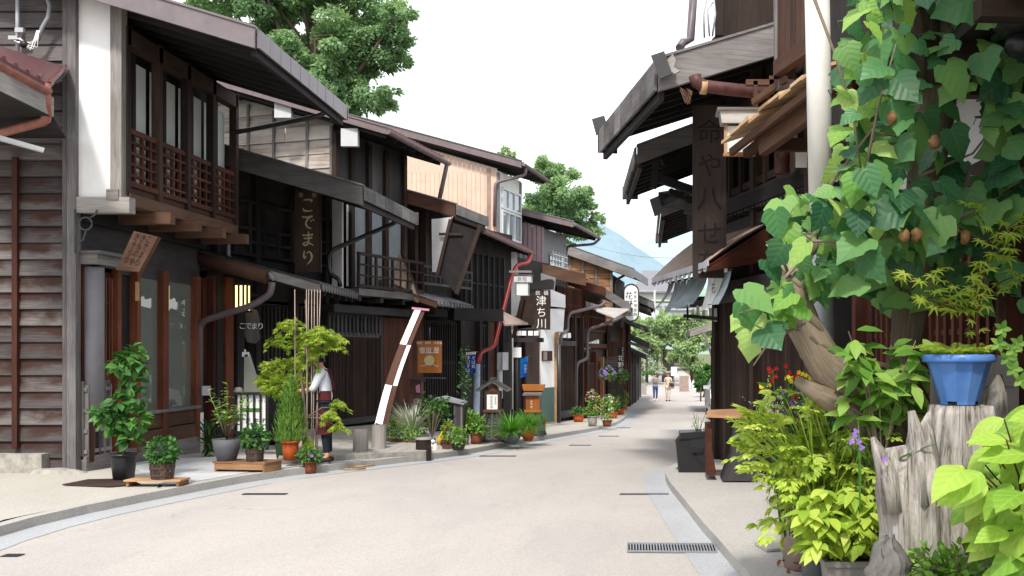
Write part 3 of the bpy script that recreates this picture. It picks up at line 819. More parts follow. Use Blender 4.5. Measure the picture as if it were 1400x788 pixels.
for i in range(4): f1.box(m, .03, .66, .0, .06, .22+i*.28, .27+i*.28)
f1.box(m, .02, .68, -.02, .02, .15, 1.2); obj('lower_lattice', m, 'weathered', h)
d_ = wallbox(h, f1, u1-.1, u2, -.08, -.02, .15, 2.78, 'door_red', 'door')
lattice(d_, f1, u1-.02, u2-.06, 1.45, 2.62, .0, .075, .028, .03, 'door_red', (0, .72, 1), .05, 'black_void', 'door_lattice')
posts(h, f1, [u1-.12, u2-.02, u3], -.12, .07, .1, 2.8, .10, 'door_red')
wallbox(h, f1, u2, u3-.02, -.35, -.28, .15, 2.75, 'door_red', 'recess_board')
for a, b in ((u3+.05, u4-.09), (u4+.11, u5-.05)):
    w_ = wallbox(h, f1, a-.04, b+.04, -.08, -.05, zw0-.04, zw1+.04, 'dark_brown', 'window'); m = MB(); f1.quad(m, a, b, zw0, zw1, -.035); obj('pane', m, 'shop_glass', w_)
posts(h, f1, [u4, u5+.02], -.1, .06, .1, 2.86, .17, 'door_red'); posts(h, f1, [u5+.32], -.1, .04, .1, 2.86, .2, 'red_brown')
m = MB(); f1.box(m, u3+.03, u5+.1, -.1, .03, .42, zw0-.05); f1.box(m, u3+.03, u5+.1, -.1, .05, .18, .40); obj('apron_panel', m, 'mid_brown', h)
wallbox(h, f1, u3, u5+.1, -.08, .07, zw0-.05, zw0, 'weathered', 'window_sill')
m = MB(); f1.box(m, 0, 3.6, -.3, -.02, -.3, -.0); obj('foundation', m, 'stone', h)
# roof
E0, E1 = P(348, 36, 12.95), P(470, 152, 17.0); E1.z = E0.z = (E0.z+E1.z)/2
roof, r_, dn, nn = bargeroof(h, E0, E1, IN, .30, 4.2, 'metal_mauve', 'metal_mauve', 'metal_mauve', .26, .06, .24, 10, 'black_wood', .1)
pipe(h, [P(462, 140, 16.75), P(440, 158, 16.75), P(318, 182, 16.95)], .04, 'metal_dark')
# iron bracket, cables
m = MB(); c = P(117, 306, 13.25)
m.tube([c+V(math.cos(a)*.085, 0, math.sin(a)*.085) for a in [i*PI/8 for i in range(17)]], .012, 6)
m.tube([P(103, 300, 13.25), P(108, 302, 13.25)], .012, 6); m.tube([P(123, 298, 13.25), P(130, 294, 13.25), P(133, 287, 13.25)], .012, 6)
m.tube([P(104, 333, 13.25), P(114, 328, 13.25), P(118, 314, 13.25)], .012, 6); m.tube([P(103, 286, 13.25), P(103, 346, 13.25)], .012, 6)
tag(obj('iron_bracket', m, 'iron', base=c), 'curled wrought iron bracket under the white wing wall', 'bracket')
t = thing('cable_run', P(24, 40, 13.2), 'grey conduit and looped cable bundle on the clapboard side wall', 'cables')
m = MB(); m.tube([P(24, -20, 13.26), P(24, 78, 13.26)], .025, 8); obj('conduit', m, 'light_sheet', t)
m = MB(); m.tube([P(62, -10, 13.2), P(68, 8, 13.2), P(66, 24, 13.2), P(58, 38, 13.2), P(52, 54, 13.2), P(42, 61, 13.2), P(30, 58, 13.2)], .028, 8); obj('cable', m, 'metal_grey', t)
m = MB()
for i in range(7):
    m.tube([P(52+rnd.uniform(-3, 3), 42, 13.17), P(46+rnd.uniform(-6, 6), 62+rnd.uniform(-5, 7), 13.16), P(24+rnd.uniform(-6, 6), 55+rnd.uniform(-5, 6), 13.17)], .007, 5)
obj('wires', m, 'white_paint', t)
m = MB(); c = P(33, 61, 13.17); m.ball(c, .06, .05, .05); obj('splice', m, 'black_plastic', t)
m = MB(); m.obox(P(20, 44, 13.18), V(.11, 0, 0), V(0, .05, 0), UP*.06); m.obox(P(11, 54, 13.18), V(.12, 0, 0), V(0, .05, 0), UP*.05); obj('junction_box', m, 'light_sheet', t)
m = MB(); c = P(277, 545, 17); a = f1.pt(u5+.16, .1, .95); m.obox(a-V(.05, .05, .09), V(.1, .1, 0), V(.05, -.05, 0), UP*.16); tag(obj('wall_lamp_box', m, 'light_sheet', base=a), 'small white vent hood low on the brown shop front post', 'vent hood')

# ======== lean-to roof at the far left edge
e0, e1 = P(-70, 47, 9.6), P(68, 122, 11.6); e0.z = e1.z
t0, t1 = P(-70, 52, 13.25), P(90, 97, 13.25); t0.z = t1.z
t = thing('lean_to_roof', (e0+e1)/2, 'red sheet metal lean-to roof with copper gutter at the left edge of the picture', 'roof')
m = MB(); m.prism([e0, e1, t1, t0], UP*.05); obj('roof_sheet', m, 'metal_red', t)
m = MB()
for i in range(9): a, b = e0.lerp(e1, i/8), t0.lerp(t1, i/8); m.bar(a+UP*.07, b+UP*.07, .03, .035)
obj('seam', m, 'metal_red', t)
m = MB(); m.prism([e1.lerp(t1, .3)+V(.02, 0, 0), t1+V(-.12, -.35, -.26), t1+V(.02, 0, -.01)], V(.015, 0, 0)); obj('side_flap', m, 'metal_mauve', t)
gutter(t, e0+V(.0, -.07, -.02), e1+V(0, -.07, -.03), .075, 'copper')
m = MB(); m.obox(e0+V(0, .05, -.32), e1-e0, V(0, .03, 0), UP*.24); obj('fascia', m, 'pale_weathered', t)
m = MB(); m.prism([e0+V(0, .1, -.33), e1+V(0, .1, -.33), t1-UP*.9, t0-UP*.9], UP*.02); obj('soffit', m, 'black_wood', t)
c = e1+V(0, -.07, -.06)
pipe(t, [c+V(0, 0, .1), c+V(-.0, 0, -.16), c+V(-.05, .1, -.30), P(0, 182, 11.9), P(-60, 210, 11.9)], .055, 'copper')
m = MB(); m.bar(P(-40, 178, 11.2), P(60, 206, 11.6), .08, .05); tag(obj('awning_rail', m, 'alu', base=P(0, 190, 11.3)), 'thin grey metal awning edge below the copper gutter', 'awning')

# ======== second house: deep dark front, teahouse entrance
f2 = Fr(-7.6, 17.12, -6.7, 20.5)
h = thing('wooden_townhouse', f2.pt(0, 0, 0), 'black fronted house with a deep grey eave over the tall teahouse signboard', 'house')
wallbox(h, f2, 0, f2.L, -4, -.02, 3.0, 5.2, 'black_wood', 'upper_wall')
lattice(h, f2, .05, f2.L-.05, 3.35, 4.3, .06, .42, .05, .06, 'black_wood', (0, .25, .5, 1), .05, None, 'upper_lattice')
posts(h, f2, [.1, 1.15, 2.3, 3.35], -.05, .1, -.1, 4.9, .14, 'black_wood')
E0, E1 = P(495, 257, 17.35), P(567, 294, 20.75); E1.z = E0.z
bargeroof(h, E0, E1, IN, .29, 4.5, 'grey_dark_wood', 'weathered', 'tile_black', .34, .07, .24, 6, 'black_wood', .1, 'weathered')
pipe(h, [P(545, 300, 20.3), P(538, 306, 20.3), P(456, 341, 19.7), P(449, 350, 19.7), P(450, 374, 19.7), P(464, 382, 19.7), P(465, 392, 19.7)], .045, 'metal_dark')
# lower roof
E0, E1 = P(436, 391, 17.05), P(487, 402, 19.9); E1.z = E0.z
ro, r_, dn, nn = bargeroof(h, E0, E1, IN, .28, 2.0, 'weathered', 'tile_black', 'tile_black', .15, .09, .07, 0, 'black_wood', .06)
m = MB(); a = E0-dn*.1+r_*.85-UP*.1; m.tube([a, a+r_*.6, a+r_*1.25], [.12, .125, .11], 10); obj('log_gutter', m, 'mid_brown', h)
m = MB()
for i in range(14):
    c = E0+dn*(.12+i*.2); m.tube([c+UP*.03, c+r_*1.9+UP*.03], .045, 7); m.tube([c-UP*.02-IN*.01, c-UP*.02-IN*.05], .07, 10)
obj('roof_tiles', m, 'tile_black', ro)
# entrance
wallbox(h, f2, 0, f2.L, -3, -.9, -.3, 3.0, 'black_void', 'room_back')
wallbox(h, f2, 0, 1.3, -1.0, .1, -.14, .02, 'stone', 'entrance_step')
posts(h, f2, [.03], -.1, .08, -.1, 2.9, .14, 'red_brown'); posts(h, f2, [f2.U(309)], -.12, .08, -.1, 2.9, .2, 'door_red')
posts(h, f2, [f2.U(326), f2.U(348)], -.1, .06, -.1, 2.9, .2, 'black_wood')
wallbox(h, f2, .05, f2.L, -.12, .02, 2.55, 3.05, 'black_wood', 'lintel')
a, b = f2.U(352), f2.L-.05
wallbox(h, f2, a, b, -.1, -.02, -.1, 1.25, 'black_wood', 'dado')
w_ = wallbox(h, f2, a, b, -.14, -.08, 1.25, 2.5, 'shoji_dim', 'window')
lattice(w_, f2, a+.02, b, 1.3, 2.45, .0, .115, .055, .05, 'black_wood', (0, .5, 1), .06, None, 'window_lattice')
f = f2
pipe(h, [P(372, 386, 16.6), P(370, 402, 16.6), P(345, 418, 16.6), P(280, 438, 16.75), P(273, 446, 16.8), P(273, 566, 16.85)], .055, 'pipe_mauve', n=12)
pipe(h, [P(273, 564, 16.85), P(273, 625, 16.85)], .062, 'pipe_white', 'downpipe_sleeve')
pipe(h, [P(312, 325, 17.3), P(312, 350, 17.3), P(318, 357, 17.3), P(366, 372, 17.0), P(374, 382, 16.9)], .032, 'metal_grey')
# red lamp inside
m = MB(); c = f2.pt(.55, -.7, P(0, 468, 17.9).z); m.lathe(c, [(.02, .1), (.12, .04), (.15, -.05), (.13, -.07)], 14); tag(obj('pendant_lamp', m, 'lamp_red', base=c), 'glowing red glass lamp inside the dark teahouse doorway', 'lamp')
# lit entrance lantern
c = P(329, 408, 17.0); t = thing('wall_lantern', c, 'lit yellow entrance lantern under the teahouse eave', 'lantern')
m = MB(); m.obox(c+V(-.10, 0, -.2), V(.2, 0, 0), V(0, .14, 0), UP*.42); obj('shade', m, 'lamp_warm', t)
m = MB()
for dx in (-.12, -.045, .035, .10): m.obox(c+V(dx, -.02, -.23), V(.03, 0, 0), V(0, .02, 0), UP*.48)
m.obox(c+V(-.13, -.03, .22), V(.27, 0, 0), V(0, .2, 0), UP*.03); m.obox(c+V(-.13, -.03, -.24), V(.27, 0, 0), V(0, .2, 0), UP*.03); obj('frame', m, 'black_wood', t)
m = MB(); m.obox(c+V(-.05, .14, .06), V(.1, 0, 0), V(0, .5, 0), UP*.05); obj('arm', m, 'black_wood', t)

# ======== third house: grey gable above, balcony, lattice front
f3 = Fr(-6.6, 20.55, -5.75, 23.2)
h = thing('wooden_townhouse', f3.pt(0, 0, 0), 'tall house with grey plank gable, black upper wall and small balcony over slatted front', 'house')
pd = -f3.n
m = MB(); siding(m, f3.pt(0, -5, 0), f3.n, -f3.d, 5, 3.9, 7.75, 6.33, .30, .03, joints=1); obj('gable_wall', m, 'gable_boards', h)
m = MB()
for n_ in (-.03, -.62, -1.45, -2.1): m.obox(f3.pt(-.05, n_-.03, 3.9), f3.n*.06, f3.d*.04, UP*(2.35-.29*n_))
obj('gable_batten', m, 'weathered', h)
wallbox(h, f3, .02, f3.L, -5, -.03, -.2, 6.2, 'black_wood', 'wall_core')
m = MB(); vboards(m, f3.pt(0, .0, 0), f3.d, f3.n, f3.L, f3.px(458, 255)[1], 6.2, 6.2, .62, .02); obj('upper_wall', m, 'grey_dark_wood', h)
n = .55
zb_ = P(0, 398, 21).z; zr_ = P(0, 346, 20.6).z
for a, b, mt in ((.06, .22, 'plaster'), (.42, .5, 'plaster'), (.6, 1.1, 'shoji_dim'), (1.25, 1.75, 'shoji_dim'), (1.9, 2.5, 'shoji_dim')):
    m = MB(); f3.quad(m, a, b, zb_+.1, f3.px(458, 262)[1], .02); obj('shoji_panel', m, mt, h)
m = MB(); m.obox(f3.pt(-.09, .03, zb_), f3.n*.24, f3.d*.05, UP*2.0); obj('wing_wall', m, 'plaster', h)
posts(h, f3, [.0, .55, 1.18, 1.84, 2.6], .0, .10, 2.5, 6.1, .12, 'dark_brown')
fb = Fr(f3.pt(0, n, 0).x, f3.pt(0, n, 0).y, f3.pt(1, n, 0).x, f3.pt(1, n, 0).y)
railing(h, fb, .08, 2.6, 0, zb_+.05, zr_, 4, 4, 'dark_brown', 2)
wallbox(h, fb, 0, 2.7, -.55, .06, zb_-.12, zb_+.02, 'weathered', 'balcony_floor')
for u in (.1, .9, 1.75, 2.6): wallbox(h, fb, u-.05, u+.05, -.6, .02, zb_-.24, zb_-.125, 'black_wood', 'bracket_beam')
E0, E1 = P(528, 178, 20.15), P(607, 218, 23.3); E0.z = E1.z = (E0.z+E1.z)/2
ro, r_, dn, nn = bargeroof(h, E0, E1, IN+V(0, .25, 0)*0, .29, 5.2, 'gutter_brown', 'gutter_brown', 'metal_red', .13, .07, .06, 0, 'black_wood', .07)
m = MB()
for i in range(16): c = E0+dn*(.1+i*(E1-E0).length/16); m.bar(c+UP*.05, c+r_*3+UP*.05, .05, .05)
obj('roof_seams', m, 'metal_red', ro)
gutter(h, E0-IN*.07-dn*.1-UP*.04, E1-IN*.07+dn*.1-UP*.06, .075, 'gutter_brown')
pipe(h, [E1-IN*.07-UP*.1, E1-IN*.05-UP*.2, P(600, 276, 23.3)], .05, 'gutter_brown')
for x_, y0, y1 in ((390, 130, 161), (481, 150, 200)):
    m = MB(); a = P(x_-15, y1, 20.2); m.obox(a, V(.34, 0, 0), V(0, .12, 0), UP*.36); obj('purlin_cap', m, 'plaster_grey', h)
# ground floor
z0 = .22
wallbox(h, f3, -.4, f3.L+.3, -.5, -.08, -.5, 3.0, 'black_wood', 'front_wall')
zt_, zm_ = P(0, 432, 21.2).z, P(0, 462, 21.2).z
lattice(h, f3, -.25, 1.55, z0, zm_, .06, .05, .022, .035, 'dark_brown', (0, 1), .1, 'black_wood')
lattice(h, f3, -.25, 1.55, zm_+.06, zt_, .06, .13, .06, .04, 'grey_dark_wood', (0, 1), .09, 'black_void')
wallbox(h, f3, -.3, 1.6, -.02, .16, z0-.14, z0-.02, 'grey_dark_wood', 'sill_beam')
posts(h, f3, [1.62], .02, .1, -.3, 3.2, .06, 'grey_dark_wood')
m = MB(); vboards(m, f3.pt(1.68, .02, 0), f3.d, f3.n, 1.3, z0-.3, zt_, zt_, .075, .03); obj('slatted_wall', m, 'red_brown', h)
wallbox(h, f3, -.4, 3, -.1, .3, zt_+.04, zt_+.2, 'grey_dark_wood', 'lintel')

# ======== fourth house: low dark house with tiled lower roof and orange sign
f4 = Fr(-5.75, 23.25, -4.9, 25.55)
h = thing('wooden_townhouse', f4.pt(0, 0, 0), 'dark house with a slanted white wing panel and tiled lower roof behind the orange sign', 'house')
wallbox(h, f4, 0, f4.L, -4, -.3, -.5, 5.3, 'black_wood', 'wall')
E0, E1 = P(622, 281, 23.15), P(664, 298, 25.3); E1.z = E0.z
bargeroof(h, E0, E1, IN, .28, 4.2, 'mid_brown', 'weathered', 'tile_black', .30, .08, .24, 3, 'black_wood', .1, 'weathered')
wq = [P(590, 300, 23.1), P(617, 297, 23.1), P(600, 372, 23.1), P(591, 372, 23.1)]
m = MB(); m.prism(wq, V(0, .06, 0)); obj('wing_wall', m, 'plaster_grey', h)
m = MB(); m.prism([P(617, 304, 23.05), P(654, 316, 23.05), P(626, 405, 23.05), P(600, 375, 23.05)], V(0, .05, 0)); obj('wing_panel', m, 'black_wood', h)
m = MB(); m.bar(P(657, 308, 23.0), P(624, 402, 23.0), .07, .08); m.bar(P(616, 300, 23.0), P(598, 376, 23.0), .06, .07); m.obox(P(600, 322, 23.0), V(.55, 0, 0), V(0, .03, 0), UP*.06); obj('brace', m, 'dark_brown', h)
posts(h, f4, [.1, .55, 1.0], -.3, -.1, 2.8, 5, .12, 'dark_brown')
zq = P(0, 392, 24).z
ff = Fr(f4.pt(0, .35, 0).x, f4.pt(0, .35, 0).y, f4.pt(1, .35, 0).x, f4.pt(1, .35, 0).y)
railing(h, ff, .1, 2.3, 0, zq, zq+.45, 3, 3, 'grey_dark_wood', 4)
E0, E1 = P(596, 414, 22.6), P(646, 417, 25.2); E1.z = E0.z
ro, r_, dn, nn = bargeroof(h, E0, E1, IN, .35, 1.4, 'mid_brown', 'tile_grey', 'tile_grey', .14, .06, .08, 0, 'black_wood', .06)
m = MB()
for i in range(12):
    c = E0+dn*(.1+i*.22); m.tube([c+UP*.03, c+r_*1.3+UP*.03], .04, 7); m.tube([c-UP*.02-IN*.01, c-UP*.02-IN*.05], .065, 10)
for j in range(5): c = E0+r_*(.12+j*.26)+UP*.035; m.bar(c, c+(E1-E0), .03, .03)
obj('roof_tiles', m, 'tile_grey', ro)
m = MB(); m.prism([P(545, 345, 22.4), P(571, 404, 22.4), P(536, 385, 22.4)], V(0, .05, 0)); obj('side_panel', m, 'sheet_brown', h)
m = MB(); m.bar(P(551, 343, 22.35), P(572, 406, 22.35), .03, .03); m.bar(P(534, 392, 22.4), P(573, 412, 22.4), .06, .09); obj('side_panel_edge', m, 'mid_brown', h)
zt_ = P(0, 432, 24.2).z
lattice(h, f4, .85, 2.25, -.3, zt_-.15, -.1, .1, .035, .05, 'black_wood', (0, .62, 1), .09, 'black_void')
m = MB(); f4.box(m, .8, 2.3, -.1, .25, zt_, zt_+.16); f4.box(m, .75, 2.35, -.1, .3, zt_+.16, zt_+.19); obj('door_hood', m, 'grey_dark_wood', h)
m = MB(); vboards(m, f4.pt(0, -.1, 0), f4.d, f4.n, .85, -.4, zt_, zt_, .09, .03); obj('slatted_wall', m, 'red_brown', h)
m = MB(); m.obox(P(612, 438, 24.0), V(1.0, 1.2, 0), V(.2, -.2, 0), UP*.3); obj('eave_beam', m, 'black_wood', h)

# ======== fifth house: black front with red gutter ends
f5 = Fr(-4.9, 25.6, -3.95, 28.25)
h = thing('wooden_townhouse', f5.pt(0, 0, 0), 'black fronted house with red downpipe and small pale awning over its entrance', 'house')
wallbox(h, f5, 0, f5.L, -4, -.05, -.6, 4.9, 'black_wood', 'wall')
E0, E1 = P(657, 313, 25.25), P(727, 344, 28.6)
ro, r_, dn, nn = bargeroof(h, E0, E1, IN, .28, 3.2, 'metal_red', 'metal_red', 'metal_red', .12, .06, .06, 0, 'black_wood', .06)
m = MB()
for i in range(14): c = E0+dn*(.1+i*(E1-E0).length/14); m.bar(c+UP*.05, c+r_*2.6+UP*.05, .05, .05)
obj('roof_seams', m, 'metal_red', ro)
gutter(h, E0-IN*.07-UP*.05, E1-IN*.07-UP*.07, .075, 'gutter_brown')
q = [(727, 346), (722, 360), (706, 363), (698, 385), (676, 474), (657, 482), (653, 500)]
pipe(h, [P(x_, y_, lerp(28.4, 25.4, i/6)) for i, (x_, y_) in enumerate(q)], .055, 'pipe_red')
pipe(h, [P(652, 498, 25.4), P(651, 602, 25.4)], .085, 'pipe_blue', 'downpipe_sleeve')
lattice(h, f5, .1, 2.2, 2.6, 4.2, -.02, .3, .06, .05, 'black_wood', (0, .5, 1), .06, None, 'upper_lattice')
m = MB(); m.prism([P(672, 429, 25.5), P(688, 428, 26.6), P(722, 444, 26.0), P(690, 446, 25.0)], UP*.04); obj('awning', m, 'sheet_brown', h)
u0 = f5.U(662)
lattice(h, f5, f5.U(655), f5.U(664), -.4, 2.3, .0, .09, .03, .03, 'grey_dark_wood', (0, .15, .3, .45, .6, .75, 1), .03, 'shoji_dim')
wallbox(h, f5, f5.U(666), f5.U(676), -.02, .02, -.4, 2.4, 'red_brown', 'door')
posts(h, f5, [f5.U(654), f5.U(665), f5.U(677), f5.U(686)], -.05, .08, -.5, 2.6, .1, 'black_wood')
m = MB(); a = f5.pt(f5.U(676), .06, P(0, 530, 27.3).z); f5.box(m, f5.U(676), f5.U(684), .06, .25, P(0, 506, 27.3).z, P(0, 482, 27.3).z); f5.box(m, f5.U(676.5), f5.U(681), .06, .14, P(0, 545, 27.3).z, P(0, 506, 27.3).z)
tag(obj('meter_box', m, 'light_sheet', base=a), 'tall light grey meter box beside the black entrance', 'meter box')
pipe(h, [f5.pt(f5.U(697), .2, 2.6), f5.pt(f5.U(697), .2, -.5)], .05, 'metal_dark')
pipe(h, [f5.pt(f5.U(693), .18, 2.2), f5.pt(f5.U(693), .18, 0)], .02, 'pipe_white')

# ======== sixth house: pink corrugated gable, tall window
f6 = Fr(-3.9, 28.3, -3.15, 30.55)
h = thing('wooden_townhouse', f6.pt(0, 0, 0), 'house with tall pink corrugated gable and upstairs window over white plaster ground floor', 'house')
g6 = Fr(-4.43, 28.3, -4.0, 30.1)
m = MB(); vboards(m, V(-10.5, 28.3, 0), V(1, 0, 0), V(0, -1, 0), 6.07, 3.2, 8.55, 6.8, .13, .015, gap=.007); obj('gable_wall', m, 'pink_sheet', h)
m = MB(); m.obox(V(-10.4, 28.34, 3), V(5.9, 0, 0), V(0, 1.7, 0), UP*3.7); obj('wall_core', m, 'gutter_brown', h)
m = MB(); m.obox(V(-4.72, 28.24, 3.8), V(.1, 0, 0), V(0, .08, 0), UP*3); obj('corner_trim', m, 'sheet_brown', h)
E0, E1 = P(712, 222, 28.0), P(748, 246, 30.8); E0.z = E1.z = (E0.z+E1.z)/2
ro, r_, dn, nn = bargeroof(h, E0, E1, IN, .27, 5.5, 'gutter_brown', 'tile_grey', 'tile_grey', .18, .06, .08, 0, 'grey_dark_wood', .08)
gutter(h, E0-IN*.07-UP*.03, E1-IN*.07-UP*.05, .07, 'gutter_brown')
pipe(h, [E0-IN*.05+dn*.3-UP*.1, E0-IN*.05+dn*.3-UP*.3, P(677, 250, 28.2), P(676, 310, 28.2)], .045, 'gutter_brown')
m = MB(); g6.box(m, 0, g6.L, -.1, 0, 4.6, 6.75); obj('front_wall', m, 'plaster', h)
for a, b, z0, z1 in ((.32, 1.75, P(0, 288, 29.2).z, P(0, 262, 29.2).z-.0), (.32, 1.75, P(0, 328, 29.2).z, P(0, 292, 29.2).z)):
    m = MB()
    for u in (a, lerp(a, b, .33), lerp(a, b, .66), b): g6.box(m, u-.03, u+.03, .0, .05, z0, z1)
    for zz in (z0, z1): g6.box(m, a, b, .0, .055, zz-.03, zz+.03)
    w_ = obj('window', m, 'alu', h); m = MB(); g6.quad(m, a, b, z0, z1, .012); obj('pane', m, 'blue_glass', w_)
posts(h, g6, [.04, 1.78], -.05, .04, 4.4, 6.7, .12, 'grey_sheet', 'corner_post')
# ground floor
wallbox(h, f6, 0, f6.L, -3, -.05, -.8, 4.3, 'black_wood', 'wall_lower')
m = MB(); m.prism([P(694, 345, 28.2), P(706, 345, 28.2), P(712, 420, 28.2), P(703, 455, 28.2), P(688, 455, 28.2)], V(0, .05, 0)); obj('wing_wall', m, 'plaster', h)
m = MB(); m.prism([P(713, 410, 27.9), P(735, 395, 27.9), P(727, 448, 27.9), P(706, 450, 27.9)], V(0, .05, 0)); obj('wing_panel', m, 'dark_brown', h)
m = MB(); m.bar(P(715, 405, 27.8), P(702, 462, 27.8), .08, .1); obj('brace', m, 'dark_brown', h)
E0, E1 = P(735, 453, 27.6), P(742, 455, 30)
m = MB(); m.obox(P(702, 450, 27.9), V(.72, 0, 0), V(0, .3, 0), UP*.1); m.obox(P(698, 468, 27.8), V(.9, 0, 0), V(0, .3, 0), UP*.12); obj('transom_beam', m, 'grey_dark_wood', h)
for x_, y_, a_, b_ in ((706, 459, .13, .13), (713, 459, .13, .13), (722, 459, .13, .13), (730, 459, .13, .13), (700, 489, .26, .28)): m = MB(); m.obox(P(x_, y_, 27.85), V(a_, 0, 0), V(0, .02, 0), UP*b_); obj('transom_panel', m, 'plaster', h)
wallbox(h, f6, f6.U(716), f6.U(735), -.02, .06, -.5, 2.2, 'dark_brown', 'door')
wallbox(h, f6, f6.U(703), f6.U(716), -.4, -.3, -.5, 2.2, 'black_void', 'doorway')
zg = P(0, 531, 29.6).z; zg0 = P(0, 579, 29.6).z; zc = P(0, 445, 29.6).z
a, b = f6.U(736), f6.U(757.5)
wallbox(h, f6, a, b, -.05, .08, zg, zc, 'plaster', 'front_wall'); wallbox(h, f6, a, b, -.05, .085, zg0, zg-.003, 'green_dado', 'dado'); wallbox(h, f6, a, b+.2, -.05, .1, -.9, zg0-.003, 'stone', 'foundation')
m = MB(); f6.box(m, f6.U(737), f6.U(750), .09, .13, P(0, 494, 29.5).z, P(0, 480, 29.5).z); o = obj('door_phone', m, 'red_brown', base=f6.pt(a, .1, 1.5)); m = MB(); f6.box(m, f6.U(737.5), f6.U(741), .13, .17, P(0, 493, 29.5).z, P(0, 481, 29.5).z); obj('panel', m, 'grey_plastic', o)
tag(o, 'brown board with grey door phone on the white plaster wall', 'door phone')

# ======== seventh house: mauve corrugated gable
f7 = Fr(-3.1, 30.6, -2.4, 33.35)
h = thing('wooden_townhouse', f7.pt(0, 0, 0), 'house with mauve and grey sheet upper walls and an orange corner post', 'house')
m = MB(); vboards(m, V(-8.2, 30.62, 0), V(1, 0, 0), V(0, -1, 0), 4.85, 2.4, 6.7, 5.42, .14, .02, gap=.02); obj('gable_wall', m, 'mauve_sheet', h)
g7 = Fr(-3.36, 30.62, -2.85, 32.9)
m = MB(); g7.box(m, 0, g7.L, -4, -.02, 2.4, 5.4); obj('front_wall', m, 'grey_sheet', h)
z0, z1 = P(0, 364, 31.5).z, P(0, 349, 31.5).z
m = MB()
for i in range(6): u = .55+i*.28; g7.box(m, u-.015, u+.015, .1, .13, z0, z1+.1)
for zz in (z0, z1, (z0+z1)/2): g7.box(m, .5, 2.0, .09, .14, zz-.015, zz+.015)
w_ = obj('window_guard', m, 'alu', h); m = MB(); g7.quad(m, .55, 1.95, z0, z1, .01); obj('pane', m, 'blue_glass', w_)
E0, E1 = P(783, 305, 30.3), P(817, 323, 33.9); E0.z = E1.z = (E0.z+E1.z)/2
ro, r_, dn, nn = bargeroof(h, E0, E1, IN, .24, 4.2, 'gutter_brown', 'metal_mauve', 'tile_grey', .17, .06, .06, 0, 'black_wood', .08)
gutter(h, E0-IN*.06-UP*.03, E1-IN*.06-UP*.05, .07, 'metal_mauve')
pipe(h, [E1-IN*.06-UP*.1, P(812, 334, 33.6), P(776, 337, 33), P(774, 345, 33), P(774, 420, 33)], .045, 'metal_dark')
E0, E1 = P(801, 379, 30.2), P(806, 386, 33)
m = MB(); m.obox(P(716, 372, 30.1), P(801, 391, 30.1)-P(716, 372, 30.1), V(0, .12, 0), UP*.36); obj('verge_beam', m, 'mid_brown', h)
m = MB(); m.prism([P(716, 358, 30.15), P(800, 380, 30.15), P(806, 384, 33), P(735, 366, 33)], UP*.06); obj('lower_roof', m, 'tile_grey', h)
m = MB(); m.prism([P(753, 396, 29.9), P(773, 404, 29.9), P(773, 421, 29.9), P(753, 419, 29.9)], V(0, .02, 0)); m.prism([P(742, 423, 29.95), P(772, 421.5, 29.95), P(770, 454, 29.95), P(742, 453, 29.95)], V(0, .02, 0)); obj('hanging_sheet', m, 'light_sheet', h)
m = MB(); m.prism([P(735, 372, 30.0), P(760, 380, 30.0), P(757, 410, 30.0), P(735, 400, 30.0)], V(0, .02, 0)); obj('wing_panel', m, 'grey_sheet', h)
wallbox(h, f7, 0, f7.L, -3, -.05, -.9, 3.6, 'black_wood', 'wall_lower')
posts(h, f7, [.12], -.05, .14, -.6, 2.2, .16, 'orange_wood', 'corner_post')
pipe(h, [P(764, 470, 30.2), P(764, 583, 30.4)], .06, 'metal_dark')
zt_ = P(0, 475, 31.5).z; zb_ = P(0, 560, 31.5).z
lattice(h, f7, .45, 1.75, zb_, zt_, .04, .06, .025, .03, 'dark_brown', (0, 1), .08, 'black_wood')
wallbox(h, f7, .35, 1.85, -.02, .12, zb_-.25, zb_-.04, 'grey_dark_wood', 'sill_beam'); wallbox(h, f7, .35, 1.9, -.02, .14, zt_+.04, zt_+.2, 'grey_dark_wood', 'lintel')
posts(h, f7, [1.9, 2.7], -.02, .12, -.8, 2.8, .12, 'dark_brown')
lattice(h, f7, .3, 2.75, zt_+1.0, zt_+1.9, .04, .12, .05, .03, 'red_brown', (0, .4, 1), .06, 'black_void', 'upper_lattice')
for i in range(3): wallbox(h, f7, .35+i*.42, .65+i*.42, .06, .09, P(0, 462, 31.3).z, P(0, 455, 31.3).z, 'plaster', 'transom_panel')
pipe(h, [P(829, 412, 33), P(822, 418, 33), P(779, 428, 31.6), P(776, 436, 31.4), P(776, 452, 31.4), P(767, 458, 30.5), P(766, 472, 30.4)], .055, 'pipe_mauve')

# ======== eighth house: low front with several pipes, ninth: new orange gable
f8 = Fr(-2.4, 33.4, -1.85, 37.4)
h = thing('wooden_townhouse', f8.pt(0, 0, 0), 'low brown house with a long red and grey verge beam below the orange plank gable', 'house')
wallbox(h, f8, 0, f8.L, -4, -.05, -1.2, 3.7, 'dark_brown', 'wall')
E0, E1 = P(872, 421, 33.2), P(880, 424, 37)
m = MB(); a, b = P(776, 390, 33.2), P(828, 405, 33.2); m.obox(a, b-a, V(0, .12, 0), UP*.28); obj('verge_beam', m, 'red_brown', h)
m = MB(); a, b = P(826, 406, 33.25), P(862, 428, 33.25); m.obox(a, b-a, V(0, .1, 0), UP*.30); obj('verge_beam', m, 'weathered', h)
m = MB(); m.prism([P(776, 385, 33.3), P(828, 399, 33.3), P(862, 421, 33.3), P(866, 424, 37), P(790, 398, 37)], UP*.06); obj('roof', m, 'tile_grey', h)
m = MB(); vboards(m, P(801, 412, 33.1), (P(838, 424, 33.1)-P(801, 412, 33.1)).normalized(), V(0, -1, 0), .9, -.2, 0, 0, .12, .01); obj('awning_boards', m, 'pale_weathered', h)
